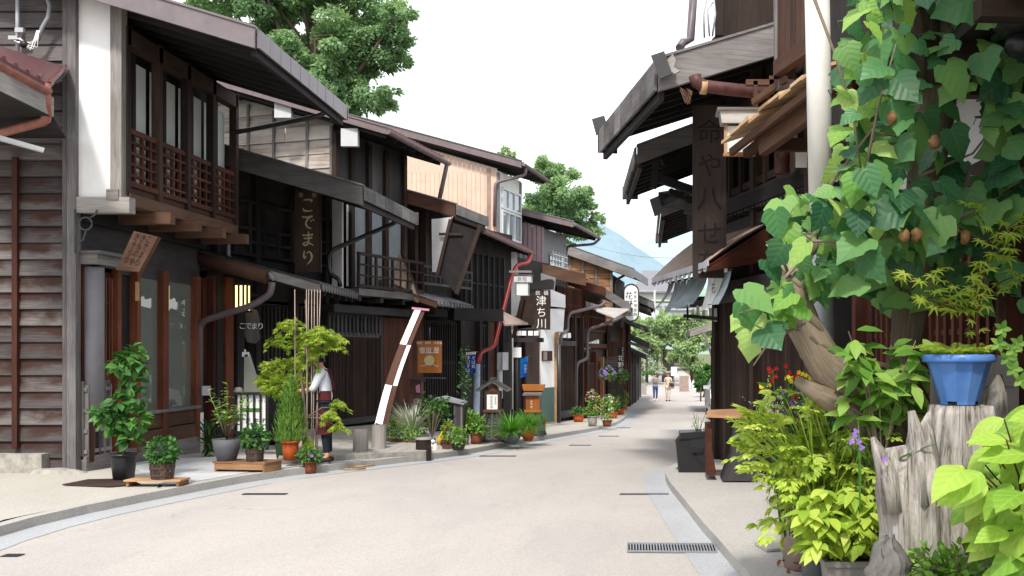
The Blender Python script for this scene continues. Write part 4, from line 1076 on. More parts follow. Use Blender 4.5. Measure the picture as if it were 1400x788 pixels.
m = MB(); m.prism([P(826, 422, 33), P(860, 424, 33), P(840, 436, 32.6), P(815, 426, 32.6)], UP*.04); obj('awning', m, 'pale_weathered', h)
lattice(h, f8, .1, 3.9, P(0, 452, 35).z, P(0, 415, 35).z, .04, .3, .06, .05, 'red_brown', (0, .5, 1), .08, 'black_void', 'upper_lattice')
wallbox(h, f8, 0, 4, -.02, .12, P(0, 476, 35).z, P(0, 470, 35).z, 'red_brown', 'lintel')
for i in range(5): wallbox(h, f8, .2+i*.5, .55+i*.5, .06, .10, P(0, 478-i*1.5, 34.5).z, P(0, 472-i*1.5, 34.5).z+.05, 'plaster', 'transom_panel')
pipe(h, [P(862, 425, 33.6), P(842, 438, 33.4), P(806, 450, 33.2), P(803, 455, 33.2), P(803, 490, 33.2), P(790, 496, 32.6), P(788, 505, 32.6), P(788, 562, 32.8)], .055, 'pipe_mauve')
lattice(h, f8, .6, 1.7, P(0, 555, 34.5).z, P(0, 498, 34.5).z, .06, .07, .03, .03, 'dark_brown', (0, 1), .08, 'black_wood')
posts(h, f8, [.4, 1.85], -.02, .14, -1, 1.6, .14, 'red_brown'); posts(h, f8, [f8.U(818)], -.02, .2, -1, 1.4, .2, 'orange_wood')
lattice(h, f8, 2.1, 3.9, -.9, 1.2, .05, .2, .06, .04, 'red_brown', (0, .5, 1), .08, 'black_void')
f9 = Fr(-1.8, 37.5, -1.3, 43)
h = thing('wooden_townhouse', f9.pt(0, 0, 0), 'house with fresh orange plank gable under a thick grey roof edge', 'house')
gx = P(838, 400, 38).x
m = MB(); siding(m, V(gx-4, 38, 0), V(1, 0, 0), V(0, -1, 0), 4, 2.6, P(776, 350, 38).z+.85, P(838, 370, 38).z, .30, .02, joints=1); obj('gable_wall', m, 'orange_wood', h)
m = MB()
for px_ in (780, 797, 815, 836): x_ = P(px_, 400, 38).x; m.obox(V(x_-.04, 37.93, 2.6), V(.08, 0, 0), V(0, .05, 0), UP*(2.0+(838-px_)*.011))
obj('gable_batten', m, 'weathered', h)
m = MB(); m.obox(V(gx-4, 38.05, 2), V(3.9, 0, 0), V(.4, 5, 0), UP*2.6); obj('wall_core', m, 'black_wood', h)
E0 = P(866, 369, 37.7); E1 = E0+V(.5, 5, 0)
bargeroof(h, E0, E1, IN, .36, 4.6, 'weathered', 'grey_sheet', 'tile_grey', .36, .08, .3, 0, 'black_wood', .1)
wallbox(h, f9, 0, f9.L, -4, -.05, -1.3, 3.0, 'dark_brown', 'wall')
pipe(h, [P(855, 376, 39), P(842, 383, 39), P(840, 390, 39), P(840, 420, 39)], .05, 'metal_dark')
lattice(h, f9, .1, 5, -1, 1.0, .05, .22, .07, .05, 'dark_brown', (0, .6, 1), .1, 'black_void'); lattice(h, f9, .1, 5, 1.4, 2.6, .05, .25, .07, .05, 'red_brown', (0, .5, 1), .1, 'black_void', 'upper_lattice')
E0 = P(866, 446, 37); E1 = P(873, 458, 42)
m = MB(); m.prism([P(838, 428, 37.4), P(876, 450, 37.4), P(880, 452, 42), P(846, 434, 42)], UP*.1); obj('lower_roof', m, 'grey_dark_wood', h)
# ======== farther houses of the row
def farhouse(x0, y0, x1, y1, corner, slope, zt, label, mats, lower=None, depth=3.5):
    f = Fr(x0, y0, x1, y1); h = thing('wooden_townhouse', f.pt(0, 0, rz(y0)), label, 'house'); zb = rz(y1)-.2
    wallbox(h, f, 0, f.L, -4, 0, zb, zt, mats[0], 'wall')
    E0 = P(*corner, y0-.3); E1 = E0+V(x1-x0, y1-y0+.3, 0)
    bargeroof(h, E0, E1, IN, slope, depth, mats[1], mats[1], mats[2], .28, .08, .2, 0, 'black_wood', .1)
    lattice(h, f, .1, f.L-.1, zb+.3, zb+2.4, .03, .3, .08, .06, mats[3], (0, .5, 1), .12, 'black_void')
    posts(h, f, [.1, f.L*.5, f.L-.1], .0, .16, zb, zt, .16, mats[3])
    for c, w_, m_ in (lower or []):
        m = MB(); a = P(*c, y0-.35); m.prism([a, a+IN*w_+UP*.36*w_, a+IN*w_+UP*.36*w_+V((x1-x0)*.8, (y1-y0)*.8, 0), a+V((x1-x0)*.8, (y1-y0)*.8, 0)], UP*.14); obj('lower_roof', m, m_, h)
    return h, f
h10, f10 = farhouse(-1.35, 43.1, -1.28, 50, (893, 414), .42, 3.6, 'dark house behind the oval sign with stacked grey eaves', ('black_wood', 'weathered', 'tile_grey', 'red_brown'), [((889, 427), 1.6, 'grey_dark_wood'), ((886, 452), 1.7, 'grey_dark_wood')])
h11, f11 = farhouse(-1.28, 50.1, -1.15, 57, (887, 470), .45, 1.6, 'low dark house with a grey eave, second from the end of the left row', ('dark_brown', 'grey_dark_wood', 'tile_grey', 'grey_dark_wood'), [((886, 480), 1.5, 'weathered')], 2)
h12, f12 = farhouse(-1.12, 57.1, -.95, 66, (883, 486), .45, 1.4, 'grey boarded house at the end of the left row by the planter box', ('grey_dark_wood', 'grey_dark_wood', 'tile_grey', 'weathered'), None, 2)
# ------------------------------------------------------------------ right side
r1 = Fr(1.9, 11.5, 1.0, 15.0, -1)
INR = -r1.n
h = thing('wooden_townhouse', r1.pt(0, 0, 0), 'dark house right of the road with ribbed grey eave, metal awning and slatted wall', 'house')
R1 = h
m = MB(); r1.box(m, 0, r1.L, -4, -.05, -.2, 6.6); obj('wall', m, 'black_wood', h)
m = MB(); vboards(m, r1.pt(.0, .02, 0), r1.d, r1.n, r1.L, -.1, 2.55, 2.55, .10, .03); obj('slatted_wall', m, 'dark_brown', h)
posts(h, r1, [.05, 1.9, r1.L-.06], -.02, .12, -.1, 6.3, .14, 'dark_brown')
# main roof
E0, E1 = P(902, 92, 11.4), P(824, 176, 15.0); E0.z = E1.z = (E0.z+E1.z)/2
ro, r_, dn, nn = bargeroof(h, E0, E1, INR, .36, 4.6, 'weathered', 'weathered', 'tile_grey', .36, .09, .34, 9, 'black_wood', .1, 'metal_dark')
m = MB(); c = P(898, 92, 11.2); m.prism([P(890, 76, 11.22), P(908, 70, 11.22), P(919, 101, 11.22), P(902, 108, 11.22)], V(0, .03, 0)); obj('verge_end_cap', m, 'metal_dark', ro)
m = MB(); m.prism([P(809, 163, 15.1), P(826, 158, 15.1), P(832, 178, 15.1), P(815, 185, 15.1)], V(0, .03, 0)); obj('eave_end_cap', m, 'metal_dark', ro)
m = MB(); m.prism([P(905, 88, 11.25), P(920, 74, 11.25), P(924, 82, 11.25), P(921, 92, 11.25), P(930, 97, 11.25), P(922, 101, 11.25)], V(0, .05, 0)); obj('verge_end_carving', m, 'pale_weathered', ro)
m = MB(); m.tube([P(950, 104, 11.3), P(952, 112, 11.3), P(962, 118, 11.3), P(985, 121, 11.35), P(1052, 128, 11.4)], .075, 12); obj('drain_pipe', m, 'pipe_rust', h)
m = MB(); m.tube([P(958, 119, 11.3), P(966, 120, 11.31)], .085, 12); obj('pipe_tape', m, 'new_wood', h)
m = MB()
for i in range(14):
    c = P(935+rnd.uniform(-6, 6), 124+rnd.uniform(-6, 9), 11.3); m.prism([c, c+V(.06, .03, -.02), c+V(.04, .0, -.09)], V(0, .01, 0))
obj('torn_boards', m, 'mid_brown', h)
m = MB(); m.tube([P(949, -20, 11.6), P(944, 54, 11.6), P(934, 58, 11.6), P(929, 66, 11.5)], .05, 10); obj('vent_pipe', m, 'pipe_mauve', h)
m = MB()
for a, b, c in (((968, -10), (962, 20), (963, 52)), ((974, 4), (967, 14), (970, 50)), ((975, -6), (978, 20), (974, 50))): m.tube([P(*a, 11.7), P(*b, 11.6), P(*c, 11.7)], .012, 5)
obj('roof_cable', m, 'light_sheet', h)
m = MB(); m.obox(P(978, 48, 12.2), V(.1, 0, 0), V(0, .1, 0), UP*1.5); m.obox(P(985, 50, 12.3), V(1.2, 0, 0), V(0, .05, 0), UP*1.4, r=.2); obj('upper_wall', m, 'dark_brown', h)
# shutter box
t_ = [P(1062, 95, 10.6), P(1106, 72, 9.9)]
m = MB(); a, b = P(1063, 88, 10.6), P(1108, 62, 9.8); vboards(m, V(a.x, a.y, 0), V(b.x-a.x, b.y-a.y, 0).normalized(), V(-.9, -.4, 0).normalized(), (V(b.x, b.y, 0)-V(a.x, a.y, 0)).length, a.z, a.z+1.5, a.z+1.5, .13, .02, mi=0); m.bar(a-UP*.05, b+UP*(a.z-b.z-.05), .1, .16); obj('shutter_box', m, 'mid_brown', h)
m = MB(); m.bar(a-UP*.05+V(.02, 0, 0), a+UP*1.6, .1, .1); m.bar(a-UP*.22, a+V(.5, .1, -.22), .1, .1); obj('shutter_post', m, 'weathered', h)
# middle eave (black) and the metal awning
a, b = P(939, 306, 15.1), P(1112, 236, 11.7); b.z = a.z = (a.z+b.z)/2+.0
a, b = P(939, 303, 15.1), P(1108, 236, 11.6)
m = MB(); m.obox(a-UP*.12, b-a, -r1.n*.06, UP*.16); m.obox(a+UP*.03, b-a, INR*1.2+UP*.4, UP*.06); obj('middle_eave', m, 'black_wood', h)
m = MB()
for i in range(34): c = a.lerp(b, (i+.3)/34)-UP*.15; m.obox(c+INR*.04, (b-a)*(.45/34), INR*.5, UP*.05)
obj('eave_dentils', m, 'grey_dark_wood', h)
m = MB(); m.obox(a+INR*.15-UP*.35, b-a, INR*.04, UP*.16); obj('middle_beam', m, 'black_wood', h)
e0, e1 = P(967, 360, 12.2), P(891, 380, 15.1); e1.z = e0.z
w0, w1 = P(1056, 303, 12.95), P(952, 338, 15.3); w0.z = w1.z = max(w0.z, w1.z)
m = MB(); n_ = 30
def aw(t, s): return e0.lerp(e1, t).lerp(w0.lerp(w1, t), s)+UP*(.035*math.sin(PI*s))
K = n_*4
for i in range(K):
    for j in range(4):
        q = [aw((i+di)/K, (j+dj)/4)+UP*(.018*math.cos(2*PI*(i+di)/4)) for di, dj in ((0, 0), (1, 0), (1, 1), (0, 1))]
        m.poly(q, r=.5, sm=True)
o = obj('awning', m, 'sheet_brown', h)
m = MB()
for i in range(12):
    p, q = e0.lerp(e1, i/12), e0.lerp(e1, (i+1)/12); d = q-p; x = V(-d.y, d.x, 0).normalized()*-1
    pr = [p.lerp(q, j/4)-UP*(.03+.07*math.sin(PI*j/4)) for j in range(5)]
    m.prism([p+UP*.03, q+UP*.03]+pr[::-1], x*.02)
obj('scalloped_edge', m, 'light_sheet', o)
m = MB(); m.prism([e0-UP*.03, w0-UP*.03, w0-UP*.5, e0-UP*.10], V(.02, .03, 0)); obj('awning_cheek', m, 'red_brown', o)
m = MB(); m.prism([e0-UP*.05, e1-UP*.05, w1-UP*.05, w0-UP*.05], -UP*.02); obj('awning_soffit', m, 'red_brown', o)
m = MB(); m.bar(r1.pt(.2, .5, 2.3), r1.pt(3.4, .5, 2.3), .08, .1); m.bar(r1.pt(.2, .1, 2.5), r1.pt(3.4, .1, 2.5), .1, .2); obj('awning_beam', m, 'grey_dark_wood', h)
# windows upstairs, behind the lantern
lattice(h, r1, .1, 3.4, 3.75, 5.0, .03, .45, .08, .06, 'dark_brown', (0, .1, 1), .1, 'black_void', 'upper_lattice')
m = MB(); m.tube([P(1069, 205, 11.8), P(1069, 238, 11.8)], .09, 12); obj('downpipe', m, 'pipe_rust', h)
m = MB(); m.obox(P(1088, 229, 11.5), V(.2, 0, 0), V(0, .02, 0), UP*.26); obj('shoji_panel', m, 'plaster', h)
# upright sign, lantern box, noren
c = P(970, 262, 12.6); t = thing('signboard', c, 'tall dark upright shop signboard hanging under the ribbed right hand eave', 'signboard')
w2, h2 = 23*12.6/F, 118*12.6/F
m = MB(); m.obox(c+V(-w2, 0, -h2), V(w2*2, 0, 0), V(0, .07, 0), UP*h2*2); obj('board', m, 'post_plank', t)
m = MB(); text(m, '命や八せ', c+V(0, -.006, .12), V(1, 0, 0), UP, .33, True, 1.3); text(m, '右', c+V(-.02, -.006, -.86), V(1, 0, 0), UP, .26); obj('lettering', m, 'carving', t)
c = P(1010, 182, 11.5); t = thing('box_lantern', c, 'white paned box lantern with a little shingled roof beside the tall dark signboard', 'lantern')
m = MB(); m.obox(c+V(-.14, 0, -.22), V(.28, 0, 0), V(0, .26, 0), UP*.3); obj('pane', m, 'shoji', t)
m = MB()
for dx in (-.17, .14): m.obox(c+V(dx, -.02, -.26), V(.035, 0, 0), V(0, .04, 0), UP*.36)
m.obox(c+V(-.18, -.025, -.27), V(.37, 0, 0), V(0, .05, 0), UP*.035); obj('frame', m, 'orange_wood', t)
m = MB(); m.prism([c+V(-.2, -.08, .1), c+V(.22, -.08, .1), c+V(.24, -.02, .26), c+V(-.22, -.02, .26)], V(0, .3, .02)); m.obox(c+V(-.25, -.06, .26), V(.52, 0, 0), V(0, .4, 0), UP*.025); obj('lantern_roof', m, 'pale_weathered', t)
# small roof of raw boards in front (side porch)
t = thing('plank_porch_roof', P(1050, 150, 10.4), 'small roof of pale raw boards jutting out behind the white pole', 'roof')
a, b = P(986, 197, 11.3), P(1112, 96, 9.4)
m = MB()
for i in range(9):
    p, q = a.lerp(b, i/9), a.lerp(b, (i+1.02)/9); dz = UP*rnd.uniform(-.02, .03)
    m.obox(p+dz, q-p, INR*1.2+UP*.42, UP*.035)
obj('board', m, 'new_wood', t)
m = MB(); m.bar(a+INR*.12-UP*.09, b+INR*.12-UP*.08, .05, .08); m.bar(a+INR*.3-UP*.1, b+INR*.3-UP*.1, .08, .1); obj('batten', m, 'mid_brown', t)
m = MB(); a2 = P(1040, 205, 11.0); m.obox(P(1040, 206, 11.0), V(.62, 0, 0), V(0, .1, 0), UP*.14); m.bar(P(1042, 200, 10.9), P(1112, 148, 10.0), .1, .22); obj('porch_beam', m, 'mid_brown', t)
m = MB(); m.obox(P(1020, 116, 11.1), V(.5, 0, 0), V(0, .08, 0), UP*.06); m.obox(P(1030, 145, 11.1), V(.05, 0, 0), V(0, .05, 0), UP*.28); m.obox(P(1052, 128, 11.1), V(.05, 0, 0), V(0, .05, 0), UP*.2); m.bar(P(1030, 140, 11.0), P(1075, 108, 10.5), .05, .07); obj('porch_frame', m, 'mid_brown', t)
# noren
t = thing('noren_curtain', P(950, 372, 13.5), 'row of blown grey noren strips hanging from the scalloped metal awning', 'noren')
na, nb = P(1000, 366, 12.4), P(914, 378, 14.8); na.z = nb.z = 2.62
m = MB(); m.tube([na-UP*.0, nb], .015, 6); obj('rod', m, 'black_wood', t)
for i in range(9):
    p, q = na.lerp(nb, i/9), na.lerp(nb, (i+.94)/9); m = MB(); bl = rnd.uniform(.05, .26); L_ = rnd.uniform(.40, .5); tw = rnd.uniform(-.25, .25)
    for j in range(6):
        for l in range(4):
            qq = []
            for dj, dl in ((0, 0), (1, 0), (1, 1), (0, 1)):
                s_, v_ = (j+dj)/6, (l+dl)/4
                off = r1.n*(bl*v_**1.4*(.6+.8*s_*(1 if tw > 0 else -1)*tw*2+.2*math.sin(3*s_+i)))+V(-.06, -.02, 0)*v_**2*(1+tw)
                qq.append(p.lerp(q, s_)+off-UP*(L_*v_*(1-.25*bl*v_)))
            m.poly(qq, sm=True)
    o = obj('cloth_strip', m, 'noren_light' if i in (1, 2) else 'noren_cloth', t)
    if i == 1: mm = MB(); text(mm, '右', p.lerp(q, .5)+r1.n*(bl*.3+.03)-UP*.2-V(.03, .04, 0), -r1.d, UP, .16); obj('lettering', mm, 'ink', o)
m = MB()
for i in range(9): p = na.lerp(nb, (i+.3)/9)-UP*.02; m.obox(p+r1.n*.02, r1.d*.12, r1.n*.004, UP*.05)
obj('lettering', m, 'white_letter', t)
t = thing('menu_strips', P(958, 432, 13.9), 'narrow white paper slips hanging on the dark rack below the noren', 'paper slips')
for px_ in (945, 952, 960, 969, 976):
    m = MB(); c = P(px_, 412+rnd.uniform(-2, 3), 14.2); m.obox(c-UP*.28, V(.045, .01, 0), V(0, .006, 0), UP*rnd.uniform(.16, .26)); obj('slip', m, 'white_paint', t)
m = MB(); m.bar(P(935, 408, 14.3), P(982, 408, 13.9), .03, .05); m.bar(P(935, 432, 14.3), P(982, 436, 13.9), .03, .05); m.bar(P(940, 405, 14.2), P(940, 438, 14.2), .03, .03); obj('rack', m, 'black_wood', t)
# second and third houses on the right
def rhouse(x0, y0, x1, y1, zt, corner, far, label, slope=.36, mats=('black_wood', 'weathered'), ribs=5, depth=3.5):
    f = Fr(x0, y0, x1, y1, -1); h = thing('wooden_townhouse', f.pt(0, 0, rz(y0)), label, 'house'); zb = rz(y1)-.3
    wallbox(h, f, 0, f.L, -4, 0, zb, zt, mats[0], 'wall')
    E0, E1 = P(*corner, y0-.2), P(*far, y1); E0.z = E1.z = (E0.z+E1.z)/2
    bargeroof(h, E0, E1, -f.n, slope, depth, mats[1], mats[1], 'tile_grey', .26, .08, .22, ribs, 'black_wood', .1, 'weathered')
    lattice(h, f, .1, f.L-.1, zb+.4, zb+2.4, .03, .3, .08, .06, 'dark_brown', (0, .5, 1), .12, 'black_void')
    return h, f
h, f = rhouse(.98, 15.4, 1.25, 19.0, 5.2, (873, 212), (856, 252), 'second dark house on the right, small ribbed eave showing left of the tall signboard')
m = MB(); a = P(895, 232, 15.3); m.bar(P(897, 222, 15.3), P(893, 258, 15.3), .1, .1); m.bar(P(893, 242, 15.3), P(952, 262, 15.6), .09, .12); m.bar(P(915, 262, 15.6), P(955, 278, 15.8), .09, .1); m.bar(P(905, 222, 15.2), P(925, 205, 15.4), .07, .1); obj('eave_brace', m, 'black_wood', h)
E0 = P(894, 288, 15.6)
m = MB(); m.prism([P(888, 273, 15.6), P(900, 268, 15.6), P(908, 290, 15.6), P(895, 296, 15.6)], V(0, .05, 0)); obj('lower_end_cap', m, 'metal_dark', h)
m = MB(); m.prism([P(900, 285, 15.65), P(952, 262, 15.65), P(975, 258, 19), P(900, 270, 19)], UP*.1); m.obox(P(935, 292, 15.7), V(.3, 0, 0), V(0, .1, 0), UP*.16); obj('lower_roof', m, 'grey_dark_wood', h)
h, f = rhouse(1.35, 19.2, 1.9, 24, 4.0, (905, 300), (900, 306), 'third dark house on the right, hidden mostly by its neighbour')
h, f = rhouse(3.35, 40, 4.0, 48, 3.3, (944, 452), (938, 458), 'far house on the right with pale eave and railed upper floor above a boarded wall', .3, ('black_wood', 'pale_weathered'), 0, 3)
z0, z1 = P(0, 492, 40.5).z, P(0, 455, 40.5).z
railing(h, f, .05, 6, .25, z0, lerp(z0, z1, .55), 5, 3, 'grey_dark_wood', 4)
m = MB(); m.bar(P(962, 455, 39.6), P(976, 495, 39.6), .09, .09); obj('brace', m, 'weathered', h)
m = MB(); vboards(m, f.pt(-.05, .3, 0), f.d, f.n, 6, -1.3, P(0, 492, 41).z, P(0, 492, 41).z, .3, .03); obj('boarded_wall', m, 'grey_dark_wood', h)
c = P(983, 482, 28.0); t = thing('signboard', c, 'upright dark sign with white characters behind the corner of the right hand house', 'signboard')
m = MB(); m.obox(c+V(-.12, 0, -.45), V(.24, 0, 0), V(0, .05, 0), UP*.95); obj('board', m, 'black_wood', t)
m = MB(); text(m, '水元の郷', c+V(0, -.006, .02), V(1, 0, 0), UP, .2, True, 1.15); obj('lettering', m, 'white_letter', t)

# ======== nearest house on the right, behind the vine
r0 = Fr(2.75, 3.0, 2.2, 10.6, -1)
h = thing('wooden_townhouse', r0.pt(0, 0, 0), 'nearest house on the right, pale screens behind brown lattice in the shade of the vine', 'house')
m = MB(); r0.box(m, 0, r0.L, -3, -.25, -.2, 5); obj('wall', m, 'grey_dark_wood', h)
m = MB(); r0.quad(m, 0, r0.L, 1.25, 2.75, -.15); obj('shoji_panel', m, 'shoji', h)
lattice(h, r0, 0, r0.L, 1.2, 2.8, -.08, .17, .055, .06, 'red_brown', (0, .35, .68, 1), .05, None, 'window_lattice')
posts(h, r0, [.1, 1.95, 3.8, 5.65, 7.5], -.1, .1, -.1, 4.5, .14, 'red_brown')
m = MB(); vboards(m, r0.pt(0, -.15, 0), r0.d, r0.n, r0.L, -.1, 1.15, 1.15, .2, .02); obj('dado', m, 'mid_brown', h)
m = MB(); r0.quad(m, 0, r0.L, 2.9, 3.7, -.12); obj('plaster_band', m, 'plaster_grey', h)
m = MB(); r0.box(m, -.2, r0.L+.1, -.1, .15, 2.8, 2.95); r0.box(m, -.2, r0.L+.1, -.1, .2, 3.7, 3.95); obj('lintel', m, 'dark_brown', h)
for i in range(9): u = .2+i*.85; wallbox(h, r0, u-.06, u+.06, -.2, .7, 3.5, 3.62, 'dark_brown', 'rafter')
m = MB(); m.prism([r0.pt(-.5, .62, 3.60), r0.pt(6.2, .5, 3.60), r0.pt(6.2, -.2, 3.85), r0.pt(-.5, -.2, 3.85)], UP*.08); m.prism([V(1.42, 3.4, 4.6), V(1.42, 7.8, 4.6), V(3.2, 7.8, 5.2), V(3.2, 3.4, 5.2)], UP*.1); obj('roof', m, 'black_wood', h)  # second slab is an added eave above the view, shading the vine's right side
t = thing('hanging_bells', P(1385, 30, 6.2), 'dark round iron vessels hanging in the shade at the top right corner', 'iron pots')
for px_, py_, R_ in ((1390, 22, .16), (1396, 62, .1)):
    m = MB(); c = P(px_, py_, 6.0); m.ball(c, R_, R_, R_*.8); m.tube([c+UP*R_, c+UP*1.0], .01, 5); obj('pot', m, 'black_plastic', t)
# white pole
t = thing('pole', P(1118, 640, 7.4), 'thick white painted pole standing before the vine and the dark house', 'pole')
t.location.z = 0; BASE[t.name] = t.location.copy()
m = MB(); m.tube([P(1116, -60, 7.4), P(1123, 285, 7.4)], .092, 18); obj('upper_sleeve', m, 'pipe_white', t)
m = MB(); a = P(1123, 284, 7.4); m.tube([a, V(a.x+.03, a.y, 0)], .08, 18); obj('lower_pipe', m, 'metal_grey', t)
c = P(1385, 540, 6.4); t = thing('appliance_cabinet', V(c.x, c.y, 0), 'pale rounded appliance cabinet behind the tall stump', 'cabinet')
m = MB(); x0, x1, zt = P(1292, 540, 6.5).x, P(1393, 540, 6.5).x, P(0, 486, 6.5).z
pr = [V(x0, 6.5, 0), V(x1, 6.5, 0), V(x1, 6.5, zt-.06), V(x1-.02, 6.5, zt-.02), V(x1-.07, 6.5, zt), V(x0+.06, 6.5, zt), V(x0, 6.5, zt-.05)]
m.prism(pr, V(0, .35, 0)); obj('body', m, 'grey_plastic', t); m = MB(); m.obox(V(x0, 6.48, zt-.2), V(x1-x0, 0, 0), V(0, .02, 0), UP*.015); obj('seam', m, 'metal_grey', t)
# ------------------------------------------------------------------ plants
def foliage(parent, c, r3, n, mat, shape='oval', L=.08, W=.5, up=.4, shell=.45, droop=.25, fold=.3, name='foliage', top=None, jl=.35, petals=None):
    m = MB(); c = Vector(c)
    for i in range(n):
        d = rdir(); q = shell+(1-shell)*rnd.random()**.6
        p = c+V(d.x*r3[0], d.y*r3[1], d.z*r3[2])*q
        dd = (d+rdir()*.7+UP*up*.3).normalized(); nr = (d*.6+UP*(.5+up)+rdir()*.5).normalized()
        l = L*(1+rnd.uniform(-jl, jl))
        if shape == 'maple': maple(m, p, (dd-UP*.3).normalized(), nr, l*.6, 7)
        else: leaf(m, p, dd, nr, l, l*W*2*.5, shape, fold, droop)
    o = obj(name, m, mat, parent)
    if petals:
        for mt, k, s in petals:
            m = MB()
            for i in range(k):
                d = rdir(.5); p = c+V(d.x*r3[0], d.y*r3[1], d.z*r3[2])*rnd.uniform(.85, 1.15)
                for j in range(5):
                    a = j*2*PI/5; x, y = basis(d); leaf(m, p, x*math.cos(a)+y*math.sin(a)+d*.3, d, s, s*.8, 'card', .1, 0)
            obj('flowers', m, mt, parent)
    return o
def stems(parent, c, r3, n, mat='bark', rad=.006, base=None):
    m = MB(); b = Vector(base if base is not None else c)
    for i in range(n):
        d = rdir(.6); t = Vector(c)+V(d.x*r3[0], d.y*r3[1], d.z*r3[2])*.8
        s = b+V(rnd.uniform(-.3, .3)*r3[0], rnd.uniform(-.3, .3)*r3[1], 0); mid = s.lerp(t, .5)+V(0, 0, .1*r3[2])
        m.tube([s, mid, t], [rad, rad*.8, rad*.4], 5)
    return obj('stem', m, mat, parent)
def roundpot(parent, c, r0, r1, h, mat, rim=.012, n=20, name='pot'):
    m = MB(); m.lathe(c, [(0, 0), (r0, 0), (r0+(r1-r0)*.5, h*.5), (r1-rim, h*.88), (r1-rim, h*.9), (r1+rim*.6, h*.9), (r1+rim*.6, h), (r1-rim, h), (r1-rim*1.3, h*.9)], n); o = obj(name, m, mat, parent)
    m = MB(); m.lathe(c, [(r1-rim*1.2, h*.91), (0, h*.93)], n); obj('soil', m, 'soil', parent); return o
def barrel(parent, c, r0, r1, h):
    m = MB(); n = 14
    for i in range(n):
        a0, a1 = 2*PI*i/n+.02, 2*PI*(i+1)/n-.02; q = []
        pr = lambda a, r, z: Vector(c)+V(r*math.cos(a), r*math.sin(a), z)
        k = rnd.random(); m.poly([pr(a0, r0, 0), pr(a1, r0, 0), pr(a1, r1, h), pr(a0, r1, h)], [(0, 0), (0, .1), (h, .1), (h, 0)], r=k); m.poly([pr(a0, r1, h), pr(a1, r1, h), pr(a1, r1-.025, h), pr(a0, r1-.025, h)], r=k)
    o = obj('pot', m, 'mid_brown', parent); m = MB()
    for z in (.25, .72): r = r0+(r1-r0)*z; m.lathe(c, [(r+.003, h*z-.014), (r+.006, h*z), (r+.003, h*z+.014)], 20)
    obj('hoop', m, 'metal_dark', o); m = MB(); m.lathe(c, [(r1-.02, h*.9), (0, h*.92)], 14); obj('soil', m, 'soil', parent); return o
def boxpot(parent, c, lx, ly, h, mat, dirx=V(1, 0, 0), name='pot'):
    m = MB(); x = dirx.normalized(); y = V(-x.y, x.x, 0); c = Vector(c)
    lo = [c+x*a*lx*.44+y*b*ly*.44 for a, b in ((-1, -1), (1, -1), (1, 1), (-1, 1))]; hi = [c+x*a*lx*.5+y*b*ly*.5+UP*h for a, b in ((-1, -1), (1, -1), (1, 1), (-1, 1))]
    for i in range(4): j = (i+1) % 4; m.poly([lo[i], lo[j], hi[j], hi[i]])
    for i in range(4):
        j = (i+1) % 4; e = hi[j]-hi[i]; y_ = V(-e.y, e.x, 0).normalized(); m.obox(hi[i]-e.normalized()*.012-y_*-.0-UP*.035, e+e.normalized()*.024, -y_*.014 if False else V(e.y, -e.x, 0).normalized()*.014, UP*.035)
        m.obox(hi[i]-UP*.006, e, -V(e.y, -e.x, 0).normalized()*.02, UP*.006)
    o = obj(name, m, mat, parent)
    m = MB(); m.poly([p-UP*.04 for p in hi]); obj('soil', m, 'soil', parent); return o
def pot_plant(name, px, py, Y, label, cat='potted plant', group=None, z=None):
    b = P(px, py, Y)
    if z is not None: b.z = z
    return thing(name, b, label, cat, group), b
S = lambda p, Y: p*Y/F        # photo pixels to metres at depth Y

# -- before the first shop
def planty(px, py, fn=pz): return G(px, py, fn)
c = planty(169, 657); t = thing('potted_tree', c, 'slim round leaved tree in a tall black pot before the first shop door', 'potted tree'); Y = c.y
roundpot(t, c, S(13, Y), S(17, Y), S(37, Y), 'black_plastic')
m = MB(); tr = [c+UP*S(30, Y), c+V(.01, 0, S(75, Y)), c+V(.06, 0, S(120, Y)), c+V(.09, .02, S(150, Y))]; m.tube(tr, [.016, .013, .01, .006], 7)
for a, b in ((1, V(-.25, -.05, S(98, Y))), (1, V(.18, .05, S(105, Y))), (2, V(-.03, 0, S(175, Y))), (2, V(.22, 0, S(162, Y)))): m.tube([tr[a], c+b*.9+V(0, 0, .03)], [.008, .004], 5)
obj('trunk', m, 'bark', t)
for (x, y), r, n in (((180, 488), (17, 17, 12), 45), ((168, 500), (14, 14, 10), 30), ((186, 500), (15, 14, 10), 30), ((181, 520), (10, 10, 7), 14), ((165, 548), (12, 14, 8), 22), ((145, 565), (16, 16, 9), 40), ((160, 578), (20, 20, 11), 50), ((182, 545), (15, 15, 9), 32), ((186, 575), (16, 16, 14), 45), ((178, 600), (14, 14, 9), 24)):
    foliage(t, P(x, y, Y+rnd.uniform(-.1, .1)), [S(q, Y) for q in r], int(n*1.5), 'leaf_green', 'oval', .11, .78, .3, .3, .5, .25)
m = MB(); a = planty(222, 664); pl = [(176, 655), (253, 660), (253, 668), (174, 659)]
x0 = P(176, 657, a.y); m.obox(V(x0.x, a.y-.12, 0.06), V(S(77, a.y), .0, 0), V(0, .26, 0), UP*.02); m.obox(V(x0.x+.02, a.y-.1, 0), V(.03, 0, 0), V(0, .2, 0), UP*.06); m.obox(V(x0.x+S(77, a.y)-.05, a.y-.12, 0), V(.03, 0, 0), V(0, .26, 0), UP*.06)
tag(obj('plank_stand', m, 'orange_wood', base=x0), 'low plank stand under the small barrel pot by the black potted tree', 'stand')
c = V(P(222, 657, a.y).x, a.y, .082); t = thing('potted_plant', c, 'dense dark green bush in a wooden half barrel on the low plank stand', 'potted plant'); Y = c.y
